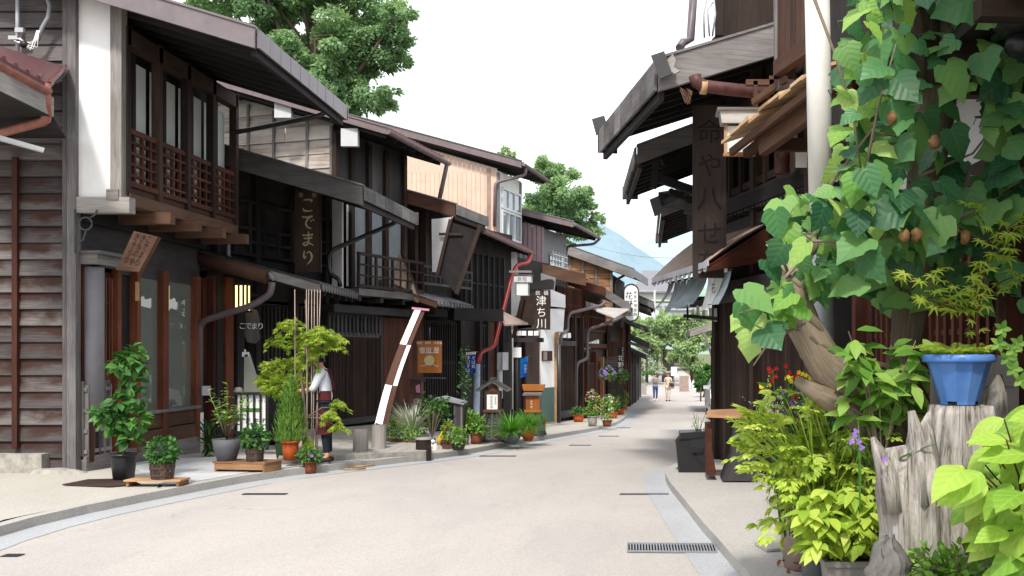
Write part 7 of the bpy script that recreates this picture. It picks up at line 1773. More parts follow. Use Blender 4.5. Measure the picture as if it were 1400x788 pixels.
# roofed lantern stands
def lanternstand(px, py, fn, label, hpx, mats, wpx, roof_style, txt):
    b = G(px, py, fn); Y = b.y; u = S(1, Y); t = thing('lantern_stand', b, label, 'lantern stand'); Hb = hpx*.43*u; w0, w1 = wpx*.5*u, wpx*.27*u
    m = MB()
    for j in range(9):
        f0, f1 = j/9, (j+.88)/9; r0, r1 = lerp(w0, w1, f0), lerp(w0, w1, f1)
        for sg, ax in ((-1, 'y'), (1, 'y'), (-1, 'x'), (1, 'x')):
            q = [V(-r0, sg*r0, f0*Hb), V(r0, sg*r0, f0*Hb), V(r1, sg*r1, f1*Hb), V(-r1, sg*r1, f1*Hb)]
            if ax == 'x': q = [V(p.y, p.x, p.z) for p in q]
            m.poly([b+V(0, w0, .05)+p for p in q])
    for sx in (-1, 1):
        for sy in (-1, 1): m.bar(b+V(sx*w0, w0+sy*w0, 0), b+V(sx*w1, w0+sy*w1, Hb+.05), .05, .05)
    for k_ in range(3): x = lerp(-.6, .6, k_/2); m.bar(b+V(x*w0, -.01, .05), b+V(x*w1, w0-w1-.01, Hb+.05), .025, .02)
    m.bar(b+V(-w0*1.15, 0, .02), b+V(w0*1.15, 0, .02), .05, .05); m.bar(b+V(-w0*1.15, 2*w0, .02), b+V(w0*1.15, 2*w0, .02), .05, .05)
    obj('base', m, mats[0], t)
    z0 = Hb+.05; bw = wpx*.30*u; bh = hpx*.32*u; c = b+V(0, w0, z0)
    m = MB(); m.obox(c+V(-bw, -bw, 0), V(2*bw, 0, 0), V(0, 2*bw, 0), UP*bh); m.obox(c+V(-bw-.03, -bw-.03, -.01), V(2*bw+.06, 0, 0), V(0, 2*bw+.06, 0), UP*.05); obj('lantern_box', m, mats[1], t)
    if txt[1]:
        m = MB(); m.obox(c+V(-bw*.72, -bw-.012, bh*.12), V(1.44*bw, 0, 0), V(0, .01, 0), UP*bh*.72); obj('paper_pane', m, 'white_paint', t)
    m = MB(); text(m, txt[0], c+V(-bw*.1, -bw-.016, bh*.48), X1, UP, bh*.17, True, 1.0)
    if txt[1]: text(m, txt[1], c+V(bw*.45, -bw-.016, bh*.55), X1, UP, bh*.09, True, 1.1)
    obj('lettering', m, 'ink' if txt[1] else 'white_letter', t)
    ct = c+UP*bh; m = MB()
    if roof_style == 'gable':
        rw = bw*2.1; rh = rw*.62
        for sg in (-1, 1): m.obox(ct+V(0, -bw*1.5, rh*.95), V(sg*rw, 0, -rh), V(0, bw*3, 0), V(sg*.02, 0, .035))
        r_ = obj('roof', m, 'weathered', t); m = MB()
        for k_ in range(7): y_ = lerp(-bw*1.5, bw*1.5, k_/6); [m.bar(ct+V(0, y_, rh+.04), ct+V(sg*rw, y_, .04), .03, .02) for sg in (-1, 1)]
        m.bar(ct+V(0, -bw*1.55, rh+.05), ct+V(0, bw*1.55, rh+.05), .07, .05); obj('batten', m, 'grey_dark_wood', r_)
        m = MB(); m.prism([ct+V(-bw, -bw*.9, 0), ct+V(bw, -bw*.9, 0), ct+V(0, -bw*.9, rh*.75)], V(0, .03, 0)); obj('gable', m, mats[1], r_)
    else:
        rw = bw*1.45; m.prism([ct+V(-rw, -rw, .0), ct+V(rw, -rw, .0), ct+V(rw*.95, rw*.9, .22*bw*2), ct+V(-rw*.95, rw*.9, .22*bw*2)], UP*.03); r_ = obj('roof', m, 'weathered', t)
        m = MB(); m.prism([ct+V(-rw*1.05, rw*.2, .1), ct+V(rw*1.05, rw*.2, .1), ct+V(rw*1.2, rw*.2, .24), ct+V(-rw*1.2, rw*.2, .24)], V(0, .2, 0)); obj('ridge_board', m, mats[1], r_)
lanternstand(672, 605, pz, 'brown lantern stand with white lettered pane and a gabled shingle roof', 88, ('grey_dark_wood', 'mid_brown'), 34, 'gable', ('はなのや', '奈良井宿'))
lanternstand(727, 597, pz, 'orange lantern box on a dark slatted stand under a flat shingle roof', 70, ('grey_dark_wood', 'sign_orange'), 30, 'flat', ('かなめ', ''))
# box lantern on the fifth house, upright sign, oval sign
Y = 25.0; c = P(714, 388, Y); t = thing('box_lantern', c, 'weathered white box lantern with a lettered cap beside the red downpipe top', 'lantern'); u = S(1, Y)
m = MB(); m.obox(c+V(-8*u, 0, -16*u), V(16*u, 0, 0), V(0, .25, 0), UP*18*u); obj('pane', m, 'shoji', t)
m = MB(); m.obox(c+V(-11*u, -.04, 2*u), V(23*u, 0, 0), V(0, .33, 0), UP*9*u); obj('cap', m, 'plaster_grey', t)
m = MB(); m.obox(c+V(-12.5*u, -.06, 11*u), V(26*u, 0, 0), V(0, .38, 0), UP*1.5*u); m.obox(c+V(-18*u, -.0, 15*u), V(30*u, 0, 0), V(0, .2, 0), UP*3*u)
for x in (-9, 8): m.obox(c+V(x*u, -.015, -17*u), V(1.2*u, 0, 0), V(0, .03, 0), UP*19*u)
obj('frame', m, 'weathered', t); m = MB(); text(m, '旅館', c+V(0, -.05, 6.5*u), X1, UP, 6*u, False, 1.2); obj('lettering', m, 'metal_grey', t)
Y = 26.6; c = P(741, 424, Y); u = S(1, Y); t = thing('signboard', c, 'dark hanging signboard with large white brush characters before the grey hanging sheets', 'signboard')
m = MB(); m.obox(c+V(-11*u, 0, -27*u), V(22*u, 0, 0), V(0, .08, 0), UP*54*u); obj('board', m, 'dark_brown', t)
m = MB(); m.prism([c+V(-20*u, -.05, 27*u), c+V(15*u, -.05, 29*u), c+V(16*u, -.05, 40*u), c+V(8*u, -.05, 42*u), c+V(-14*u, -.05, 37*u)], V(0, .3, 0)); m.obox(c+V(9*u, -.02, 30*u), V(5*u, 0, 0), V(0, .2, 0), UP*12*u); obj('sign_hood', m, 'black_wood', t)
m = MB(); text(m, '津ち川', c+V(-u, -.01, -3*u), X1, UP, 14*u, True, 1.12, bold=.05); text(m, '民', c+V(-5.5*u, -.01, 23.5*u), X1, UP, 7*u); text(m, '宿', c+V(5.5*u, -.01, 23.5*u), X1, UP, 7*u); obj('lettering', m, 'white_letter', t)
Y = 36.5; c = P(863, 414, Y); u = S(1, Y); t = thing('signboard', c, 'white oval topped hanging sign with black brush characters at the bend', 'signboard')
def capsule(rx, rz_, n=14): return [V(rx*math.cos(a), 0, rz_-rx+rx*math.sin(a)) for a in [PI*i/n for i in range(n+1)]]+[V(rx*math.cos(a), 0, -rz_+rx+rx*math.sin(a)) for a in [PI+PI*i/n for i in range(n+1)]]
m = MB(); m.prism([c+p for p in capsule(9.6*u, 25*u)], V(0, .1, 0)); obj('board', m, 'white_paint', t)
m = MB(); q = capsule(9.9*u, 25.3*u); q.append(q[0]); m.tube([c+p+V(0, -.01, 0) for p in q], .025, 5); obj('rim', m, 'dark_brown', t)
m = MB(); text(m, '花野屋', c+V(-3*u, -.012, -2*u), X1, UP, 11*u, True, 1.05); text(m, '奈良井宿旅館', c+V(5.6*u, -.012, -1*u), X1, UP, 5*u, True, 1.2); obj('lettering', m, 'ink', t)
Y = 39; c = P(849, 495, Y); u = S(1, Y); t = thing('signboard', c, 'narrow black upright sign with white characters above the leafy hanging basket', 'signboard')
m = MB(); m.obox(c+V(-5*u, 0, -20*u), V(10*u, 0, 0), V(0, .08, 0), UP*40*u); obj('board', m, 'black_wood', t); m = MB(); text(m, '花野屋', c+V(0, -.01, -4*u), X1, UP, 8*u, True, 1.1); text(m, 'おみやげ', c+V(2.6*u, -.01, 14*u), X1, UP, 3*u, True); obj('lettering', m, 'white_letter', t)
# bench and black planter by the right kerb
Y = 12.5; zt = P(0, 573, Y).z; t = thing('plank_bench', V(P(1000, 0, Y).x, Y, 0), 'slab bench with orange brown top on splayed dark legs by the right kerb', 'bench')
m = MB(); m.prism([P(966, 571, 12.3), P(1030, 573, 12.1), P(1042, 571, 12.7), P(1015, 566, 13.0), P(968, 568, 12.8)], UP*.07); obj('top', m, 'bench_top', t)
m = MB(); m.prism([P(966, 580, 12.4), P(974, 580, 12.4), P(973, 612, 12.4), P(980, 650, 12.4), P(966, 650, 12.4)], V(0, .45, 0)); obj('leg', m, 'red_brown', t)
m = MB(); m.prism([P(1003, 582, 12.2), P(1033, 582, 12.2), P(1036, 658, 12.2), P(988, 658, 12.2), P(999, 625, 12.2)], V(0, .5, 0)); obj('leg', m, 'grey_dark_wood', t)
Y = 13.0; b = G(945, 646, lambda q: 0); t = thing('black_planter', b, 'black faceted planter with sparse white flowered weeds beside the slab bench', 'planter'); Y = b.y
q0 = [P(924, 606, Y), P(935, 592, Y+.02), P(968, 590, Y), P(968, 646, Y), P(928, 646, Y)]
m = MB(); m.prism(q0, V(0, .45, 0)); m.prism([P(930, 592, Y-.01), P(970, 590, Y-.01), P(970, 597, Y-.01), P(929, 601, Y-.01)], V(0, .48, 0)); obj('body', m, 'black_plastic', t)
m = MB(); m.obox(P(947, 619, Y-.03), V(.14, 0, 0), V(0, .03, 0), UP*.05); obj('handle', m, 'black_plastic', t)
m = MB(); lm = MB()
for i in range(16):
    e = P(rnd.uniform(942, 968), rnd.uniform(563, 590), Y+.2+rnd.uniform(-.1, .15)); m.tube([P(955, 594, Y+.2), e], .003, 4)
    for k_ in range(4): leaf(lm, e-UP*rnd.uniform(0, .12), rdir(), UP, .05, .016, 'card')
obj('stem', m, 'leaf_green', t); obj('weeds', lm, 'leaf_white', t)
m = MB(); c = G(1045, 750, lambda q: 0); pr = [G(*p, lambda q: 0)+UP*.002 for p in ((1032, 745), (1052, 742), (1083, 739), (1083, 752), (1048, 755))]; m.prism(pr, UP*.02); tag(obj('broken_slab', m, 'concrete', base=c), 'pale broken paving slab lying beside the right kerb', 'slab')
m = MB(); c = P(1190, 588, 7.3); t = thing('red_white_box', V(c.x, 7.3, 0), 'white cabinet with a red lower band glimpsed under the vine limb', 'cabinet'); m.obox(V(c.x-.08, 7.3, 0), V(.18, 0, 0), V(0, .2, 0), UP*(P(0, 572, 7.3).z)); obj('body', m, 'white_paint', t); m = MB(); m.obox(V(c.x-.082, 7.295, P(0, 610, 7.3).z), V(.184, 0, 0), V(0, .2, 0), UP*.1); obj('red_band', m, 'pipe_red', t)
# ------------------------------------------------------------------ people
def skin(name, joints, edges, mat, parent, sub=2, label=None):
    # joints: {name: (x,y,z,rx,ry)} in thing space; a skin modifier grows one continuous surface
    names = list(joints); vs = [V(*joints[k_][:3]) for k_ in names]; idx = {k_: i for i, k_ in enumerate(names)}
    me = bpy.data.meshes.new(name); me.from_pydata(vs, [(idx[a], idx[b]) for a, b in edges], []); me.materials.append(M[mat])
    o = bpy.data.objects.new(name, me); col.objects.link(o); o.parent = parent
    md = o.modifiers.new('skin', 'SKIN'); md.use_smooth_shade = True
    for i, k_ in enumerate(names):
        d = me.skin_vertices[0].data[i]; r = joints[k_][3]; d.radius = (r, joints[k_][4] if len(joints[k_]) > 4 else r); d.use_root = (i == 0)
    s_ = o.modifiers.new('sub', 'SUBSURF'); s_.levels = sub; s_.render_levels = sub
    dg = bpy.context.evaluated_depsgraph_get(); dg.update()
    nm = bpy.data.meshes.new_from_object(o.evaluated_get(dg)); nm.materials.clear(); nm.materials.append(M[mat])
    o.modifiers.clear(); o.data = nm; bpy.data.meshes.remove(me)
    for p in nm.polygons: p.use_smooth = True
    return o
def person(base, rot, label, scale, pose, clothes, hair='short', female=False):
    """pose gives joints in body space: x right, -y forward (towards the face), z up, for a 1.65 m body"""
    t = thing('person', base, label, 'person'); t.rotation_euler = (0, 0, rot); t.scale = (scale,)*3; BASE[t.name] = V(0, 0, 0)
    J = {'pelvis': (0, .0, .88), 'waist': (0, .0, 1.02), 'chest': (0, .0, 1.20), 'neck0': (0, .01, 1.36), 'neck1': (0, -.0, 1.43), 'head': (0, -.01, 1.53), 'crown': (0, .0, 1.61),
         'hipL': (-.085, 0, .84), 'kneeL': (-.09, -.01, .46), 'ankL': (-.09, .02, .08), 'toeL': (-.1, -.12, .03), 'hipR': (.085, 0, .84), 'kneeR': (.09, -.01, .46), 'ankR': (.09, .02, .08), 'toeR': (.1, -.12, .03),
         'shL': (-.165, .0, 1.33), 'elL': (-.21, .02, 1.07), 'wrL': (-.21, -.06, .84), 'shR': (.165, .0, 1.33), 'elR': (.21, .02, 1.07), 'wrR': (.21, -.06, .84)}
    J.update(pose)
    R_ = {'pelvis': (.13, .095), 'waist': (.115, .085), 'chest': (.135, .095), 'neck0': (.06, .055), 'neck1': (.046, .046), 'head': (.075, .088), 'crown': (.055, .065), 'hip': (.085, .085), 'knee': (.055, .055), 'ank': (.036, .04), 'toe': (.034, .022), 'sh': (.055, .055), 'el': (.038, .038), 'wr': (.026, .026)}
    def rr(k_): return R_.get(k_) or R_[k_[:-1]]
    JJ = {k_: tuple(v)+rr(k_) for k_, v in J.items()}
    E = [('pelvis', 'waist'), ('waist', 'chest'), ('chest', 'neck0'), ('neck0', 'neck1'), ('neck1', 'head'), ('head', 'crown')]
    for s_ in 'LR':
        E += [('pelvis', 'hip'+s_), ('hip'+s_, 'knee'+s_), ('knee'+s_, 'ank'+s_), ('ank'+s_, 'toe'+s_), ('neck0', 'sh'+s_), ('sh'+s_, 'el'+s_), ('el'+s_, 'wr'+s_)]
        w_, e_ = V(*J['wr'+s_]), V(*J['el'+s_]); d = (w_-e_).normalized(); x, u = basis(d); sg = 1 if s_ == 'L' else -1
        pm_ = w_+d*.05; JJ['palm'+s_] = tuple(pm_)+(.028, .018); E.append(('wr'+s_, 'palm'+s_))
        for k_, (off, ln) in enumerate(((-.022, .062), (-.007, .074), (.008, .07), (.022, .055))):
            a = w_+d*.085+x*off*.8; b_ = a+d*ln*.55-u*.012*1; c_ = b_+d*ln*.4-u*.03
            for nm, p, r in (('a', a, .0095), ('b', b_, .0085), ('c', c_, .007)): JJ['f%d%s%s' % (k_, nm, s_)] = tuple(p)+(r, r)
            E += [('palm'+s_, 'f%da%s' % (k_, s_)), ('f%da%s' % (k_, s_), 'f%db%s' % (k_, s_)), ('f%db%s' % (k_, s_), 'f%dc%s' % (k_, s_))]
        a = w_+d*.035-x*sg*.03; b_ = a+d*.03-x*sg*.015-u*.012; JJ['t0'+s_] = tuple(a)+(.012, .012); JJ['t1'+s_] = tuple(b_)+(.009, .009); E += [('wr'+s_, 't0'+s_), ('t0'+s_, 't1'+s_)]
    skin('body', JJ, E, 'skin', t)
    def cl(name, mat, keys, edges, grow, extra=None):
        K_ = {k_: J[k_]+tuple(a+grow for a in rr(k_)) for k_ in keys}
        if extra: K_.update(extra)
        return skin(name, K_, edges, mat, t)
    mid = lambda a, b, f, r: tuple(lerp(J[a][i], J[b][i], f) for i in range(3))+(r, r)
    ex = {'slL': mid('elL', 'wrL', clothes.get('sleeve', .6)-1, .05) if clothes.get('sleeve', .6) > 1 else mid('shL', 'elL', clothes.get('sleeve', .6), .052), 'slR': mid('elR', 'wrR', clothes.get('sleeve', .6)-1, .05) if clothes.get('sleeve', .6) > 1 else mid('shR', 'elR', clothes.get('sleeve', .6), .052)}
    E2 = [('pelvis', 'waist'), ('waist', 'chest'), ('chest', 'neck0'), ('neck0', 'shL'), ('neck0', 'shR')]; ks = ['pelvis', 'waist', 'chest', 'neck0', 'shL', 'shR']
    for s_ in 'LR':
        if clothes.get('sleeve', .6) > 1: ks.append('el'+s_); E2 += [('sh'+s_, 'el'+s_), ('el'+s_, 'sl'+s_)]
        else: E2.append(('sh'+s_, 'sl'+s_))
    cl('shirt', clothes['top'], ks, E2, .016, ex)
    ex = {'cfL': mid('kneeL', 'ankL', .9, .05), 'cfR': mid('kneeR', 'ankR', .9, .05)}
    cl('trousers', clothes['bottom'], ['pelvis', 'hipL', 'hipR', 'kneeL', 'kneeR'], [('pelvis', 'hipL'), ('hipL', 'kneeL'), ('kneeL', 'cfL'), ('pelvis', 'hipR'), ('hipR', 'kneeR'), ('kneeR', 'cfR')], .014, ex)
    for s_ in 'LR':
        a, b_ = V(*J['ank'+s_]), V(*J['toe'+s_]); d = V(b_.x-a.x, b_.y-a.y, 0).normalized()
        m = MB(); q = [V(a.x, a.y, b_.z-.0)-d*.06, V(a.x, a.y, b_.z+.02), b_+UP*.01, b_+d*.06]; m.tube(q, [.03, .045, .042, .02], 10); obj('shoe', m, clothes.get('shoe', 'bag_dark'), t)
    h_, c_ = V(*J['head']), V(*J['crown']); n_ = V(*J['neck1']); up_ = (c_-n_).normalized(); fw = V(0, -1, 0) if 'face' not in clothes else V(*clothes['face']).normalized()
    fw = (fw-up_*fw.dot(up_)).normalized(); rt_ = fw.cross(up_)
    hp = lambda a, b, c: h_+rt_*a+fw*b+up_*c
    m = MB()
    for s_ in (-1, 1): m.ball(hp(.03*s_, .083, .012), .011, .008, .007, 8, 5)
    m.tube([hp(-.022, .088, -.052), hp(0, .092, -.054), hp(.022, .088, -.052)], .005, 5); obj('eyes_and_mouth', m, 'ink', t)
    m = MB(); m.tube([hp(0, .085, .02), hp(0, .105, -.018), hp(0, .09, -.025)], [.008, .013, .008], 7)
    for s_ in (-1, 1): m.ball(hp(.082*s_, .0, -.0), .012, .02, .03, 8, 6)
    obj('nose_and_ears', m, 'skin', t)
    m = MB(); n2, m2 = 20, 12; k0 = len(m.v)
    for i in range(m2+1):
        th = PI*.62*i/m2
        for j in range(n2):
            a = 2*PI*j/n2; f_ = math.cos(a); cut = th if f_ < .35 else min(th, PI*.36)
            if female and f_ < .25: cut = th*1.28
            r = 1.06+.03*math.sin(7*a+i)
            m.v.append(h_+up_*.03+(rt_*(math.sin(a)*.088)+fw*(f_*.098))*math.sin(min(cut, 1.75))*r+up_*(.1*math.cos(cut)*r if cut < 1.75 else .1*math.cos(1.75)-.06*(cut-1.75)))
    for i in range(m2):
        for j in range(n2): j2 = (j+1) % n2; m.f.append((k0+i*n2+j, k0+(i+1)*n2+j, k0+(i+1)*n2+j2, k0+i*n2+j2)); m.uv.append([(0, 0)]*4); m.r.append(.5); m.mi.append(0); m.sm.append(True)
    obj('hair', m, 'hair', t)
    return t
# woman in the apron, turned to the maple (faces left), arms raised, sleeves rolled
b = G(447, 632, lambda q: -.02)
pose = {'chest': (0, -.05, 1.20), 'neck0': (0, -.07, 1.35), 'neck1': (0, -.10, 1.41), 'head': (0, -.13, 1.50), 'crown': (0, -.13, 1.58), 'shL': (-.16, -.06, 1.32), 'shR': (.16, -.06, 1.32),
        'elL': (-.17, -.20, 1.12), 'wrL': (-.12, -.40, 1.16), 'elR': (.18, -.16, 1.09), 'wrR': (.12, -.38, 1.06), 'waist': (0, -.02, 1.02)}
w_ = person(b, -PI/2*.92, 'woman in white shirt and maroon apron trimming the layered maple', .99, pose, {'top': 'shirt', 'bottom': 'jeans_dark', 'sleeve': 1.25}, female=True)
m = MB(); n2 = 16
for i in range(n2):                                     # apron: a wrapped skirt and a bib
    for j in range(6):
        q = []
        for di, dj in ((0, 0), (1, 0), (1, 1), (0, 1)):
            a = lerp(-2.35, 2.35, (i+di)/n2); v_ = (j+dj)/6; r = lerp(.135, .19, v_)*(1+.03*math.sin(a*6+v_*3)); q.append(V(math.sin(a)*r*1.05, -math.cos(a)*r*.85-.005, lerp(1.06, .42, v_)))
        m.poly(q, sm=True)
m2_ = MB()
for i in range(8):
    for j in range(4):
        q = []
        for di, dj in ((0, 0), (1, 0), (1, 1), (0, 1)):
            a = lerp(-.85, .85, (i+di)/8); v_ = (j+dj)/4; r = lerp(.155, .16, v_); q.append(V(math.sin(a)*r, -math.cos(a)*(.122)-.03*v_-.005, lerp(1.05, 1.30, v_)))
        m2_.poly(q, sm=True)
for s_ in (-1, 1): m2_.tube([V(.1*s_, -.15, 1.30), V(.095*s_, -.08, 1.395), V(.09*s_, .03, 1.36), V(.0, .09, 1.15), V(-.1*s_, .1, 1.05)], .014, 6)
obj('apron_skirt', m, 'apron', w_); obj('apron_bib', m2_, 'apron', w_)
# the two walkers, coming towards the camera
b = G(896, 548.4, rz); sc_ = S(37.5, b.y)/1.66
pose = {'elR': (.19, -.05, 1.08), 'wrR': (.06, -.22, 1.26), 'elL': (-.2, -.02, 1.08), 'wrL': (-.04, -.20, 1.2), 'kneeL': (-.09, -.10, .47), 'ankL': (-.09, -.09, .10), 'toeL': (-.1, -.24, .06), 'ankR': (.09, .14, .10), 'kneeR': (.09, .02, .46), 'toeR': (.09, .0, .03)}
person(b, .1, 'walker in grey tee and blue jeans with both hands raised to the chest', sc_, pose, {'top': 'tee_grey', 'bottom': 'jeans', 'sleeve': .75, 'shoe': 'white_paint'})
b = G(913.5, 548.6, rz); sc_ = S(38.5, b.y)/1.66
pose = {'elR': (.22, .0, 1.08), 'wrR': (.1, -.18, 1.02), 'elL': (-.22, .03, 1.08), 'wrL': (-.2, -.14, 1.0), 'kneeR': (.085, -.07, .47), 'ankR': (.085, -.04, .08), 'toeR': (.09, -.19, .03), 'ankL': (-.085, .10, .1)}
w_ = person(b, -.1, 'walker in cream top and pale trousers carrying a dark jacket', sc_, pose, {'top': 'beige_cloth', 'bottom': 'beige_cloth', 'sleeve': .8, 'shoe': 'bag_dark'}, female=True)
m = MB(); k_ = sc_; o_ = b+V(.17, -.24, .98)*k_; m.prism([o_+V(-.13, 0, .1)*k_, o_+V(.12, 0, .08)*k_, o_+V(.2, 0, -.06)*k_, o_+V(.05, 0, -.1)*k_, o_+V(-.1, 0, -.02)*k_], V(0, .12, 0)); o_ = obj('jacket', m, 'bag_dark', base=o_); tag(o_, 'dark folded jacket over the arm of the walker in cream', 'jacket')
m = MB(); o_ = b+V(.2, -.18, .82)*k_; m.prism([o_+V(-.16, 0, -.1)*k_, o_+V(.14, 0, -.1)*k_, o_+V(.16, 0, .1)*k_, o_+V(-.16, 0, .1)*k_], V(0, .12, 0)); m.tube([o_+V(-.1, .05, .1)*k_, o_+V(0, .05, .35)*k_, o_+V(.1, .05, .1)*k_], .012, 5); tag(obj('bag', m, 'sheet_brown', base=o_), 'tan shoulder bag at the hip of the walker in cream', 'bag')
# ------------------------------------------------------------------ trees and far end of the street
def tree(name, base, clumps, label, mat, n, size, trunk=.25, group=None, limbs=True, flat=.7, barkm='bark_dark'):
    t = thing(name, base, label, 'tree', group); m = MB(); lm = MB()
    top = max(clumps, key=lambda c: c[0].z)[0]; cen = sum((c[0] for c in clumps), V(0, 0, 0))/len(clumps)
    fork = V(lerp(base.x, cen.x, .6), lerp(base.y, cen.y, .6), lerp(base.z, min(c[0].z for c in clumps), .85))
    m.tube([base, base.lerp(fork, .5)+V(trunk*.3, 0, 0), fork, fork.lerp(top, .5), top], [trunk, trunk*.8, trunk*.62, trunk*.4, trunk*.08], 10)
    tot = sum(c[1]**2 for c in clumps)
    for c, R_ in clumps:
        a = fork.lerp(top, rnd.uniform(.0, .6)); m.tube([a, a.lerp(c, .5)+UP*R_*.15, c], [trunk*.3, trunk*.18, trunk*.05], 6)
        for j in range(3): d = rdir(.2); m.tube([c, c+V(d.x, d.y, d.z*.6)*R_*.85], [trunk*.07, trunk*.02], 4)
        k = int(n*R_*R_/tot); sub = [(rdir(.15), rnd.uniform(.28, .5)) for _ in range(9)]; tone = rnd.uniform(-.18, .18)
        for i in range(k):
            sd_, sr = rnd.choice(sub); d = rdir(); q = V(sd_.x, sd_.y, sd_.z*flat)*R_*.72+V(d.x, d.y, d.z*flat)*R_*sr*rnd.random()**.4
            s = size*rnd.uniform(.6, 1.35); nn = (q.normalized()*.5+UP*.7+rdir()*.8).normalized(); dd = (q.normalized()+rdir()*.9-UP*.25).normalized()
            leaf(lm, c+q, dd, nn, s, s*.62, 'card', .3, .25, r=min(1, max(0, .5+tone+.28*q.z/R_+rnd.uniform(-.28, .28))))  # upper leaves of each clump coloured lighter, as if lit from above
    obj('trunk', m, barkm, t); obj('crown', lm, mat, t); return t
def cl(pts, Y, dy=1.0): return [(P(x, y, Y+rnd.uniform(-dy, dy)), S(r, Y)) for x, y, r in pts]
T1 = cl([(300, -10, 45), (350, 10, 50), (400, -20, 55), (460, -30, 60), (510, 0, 48), (540, 55, 30), (520, 90, 36), (480, 60, 50), (430, 50, 55), (380, 55, 45), (440, 105, 45), (500, 130, 36), (535, 135, 20), (470, 150, 35), (420, 130, 40), (280, 20, 30), (545, 20, 22), (520, -50, 40), (420, -90, 60), (340, -70, 55), (330, 50, 34), (553, 85, 12), (450, 20, 40), (490, 100, 36), (400, 90, 40), (350, 90, 34), (500, 50, 40), (440, 70, 40), (525, 25, 30), (380, 10, 40)], 36, 1.6)
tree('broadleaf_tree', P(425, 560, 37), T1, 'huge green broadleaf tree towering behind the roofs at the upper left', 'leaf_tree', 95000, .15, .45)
T2 = cl([(740, 260, 30), (765, 245, 28), (790, 285, 26), (805, 320, 20), (760, 300, 34), (730, 300, 30), (780, 325, 26), (745, 228, 16), (770, 265, 30), (815, 300, 12), (800, 262, 12)], 62, 1.6)
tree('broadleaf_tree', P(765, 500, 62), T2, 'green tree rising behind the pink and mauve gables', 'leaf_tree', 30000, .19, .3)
T3 = cl([(692, 212, 12), (700, 228, 14), (684, 235, 12), (745, 225, 14), (738, 240, 14)], 75, 1)
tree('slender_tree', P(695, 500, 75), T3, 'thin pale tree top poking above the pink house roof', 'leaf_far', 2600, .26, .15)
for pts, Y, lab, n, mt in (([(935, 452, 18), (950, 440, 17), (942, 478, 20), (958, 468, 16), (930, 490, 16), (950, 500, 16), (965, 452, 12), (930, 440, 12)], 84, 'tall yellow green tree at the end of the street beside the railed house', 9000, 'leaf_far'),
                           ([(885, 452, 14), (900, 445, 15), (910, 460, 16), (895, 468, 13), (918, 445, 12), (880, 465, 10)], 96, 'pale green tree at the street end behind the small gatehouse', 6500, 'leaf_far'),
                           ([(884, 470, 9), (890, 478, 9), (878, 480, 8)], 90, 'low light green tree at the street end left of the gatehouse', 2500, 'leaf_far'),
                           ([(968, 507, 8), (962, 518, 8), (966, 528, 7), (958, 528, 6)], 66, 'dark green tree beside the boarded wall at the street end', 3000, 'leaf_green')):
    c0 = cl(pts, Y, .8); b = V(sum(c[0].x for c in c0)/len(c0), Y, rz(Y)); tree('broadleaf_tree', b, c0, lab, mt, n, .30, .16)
# a wooded belt on the slope behind the street end: one mass of crowns
m = MB()
for i in range(9000):
    x = rnd.uniform(820, 1010); y = 424+rnd.uniform(-10, 16)+5*math.sin(x*.13)+4*math.sin(x*.31); Y = rnd.uniform(125, 140); p = P(x, y+22, Y)
    leaf(m, p, rdir(), UP+rdir(), .8, .5, 'card', .3, .2)
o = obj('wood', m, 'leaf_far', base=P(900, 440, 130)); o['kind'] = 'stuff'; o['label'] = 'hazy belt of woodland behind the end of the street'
def shrubby(name, px, py, Y, r3, n, mat, label, fl=None, size=.22):
    c = P(px, py, Y); t = thing(name, V(c.x, Y, rz(Y)), label, 'shrub'); foliage(t, c, r3, n, mat, 'card', size, .6, .3, .35, petals=fl); m = MB(); m.tube([V(c.x, Y, rz(Y)-.05), c], .05, 6); obj('stem', m, 'bark_dark', t)
shrubby('shrub', 899, 484, 92, (.9, .8, .8), 420, 'leaf_green', 'round dark shrub before the pale wall left of the gatehouse')
shrubby('shrub', 884, 504, 86, (1.0, .7, .6), 300, 'leaf_green', 'reddish flowering shrub at the far road edge', [('petal_pink', 24, .09)])
shrubby('shrub', 897, 505, 88, (.9, .6, .5), 260, 'leaf_far', 'low yellow green shrub before the gatehouse')
shrubby('shrub', 958, 516, 60, (.35, .3, .4), 220, 'leaf_green', 'green shrub in the verge beside the white wrapped stones')
for i, (x, y, mt, lab) in enumerate(((951, 519, 'leaf_green', 'dark plant in the first verge pot from the far end'), (956, 524, 'leaf_fresh', 'light plant in the second verge pot from the far end'), (961, 529, 'leaf_green', 'dark plant in the third verge pot, before the boarded wall'), (975, 542, 'leaf_fresh', 'bright green plant in the brown pot nearest the white car'), (982, 540, 'leaf_far', 'yellow green plant behind the brown pot by the white car'))):
    small(x, y, 8, 6, 'terracotta_dark', lab, mt, None, 11, 6, n=90, round_=True, Lf=.12, fn=lambda q: rz(q)+.06)
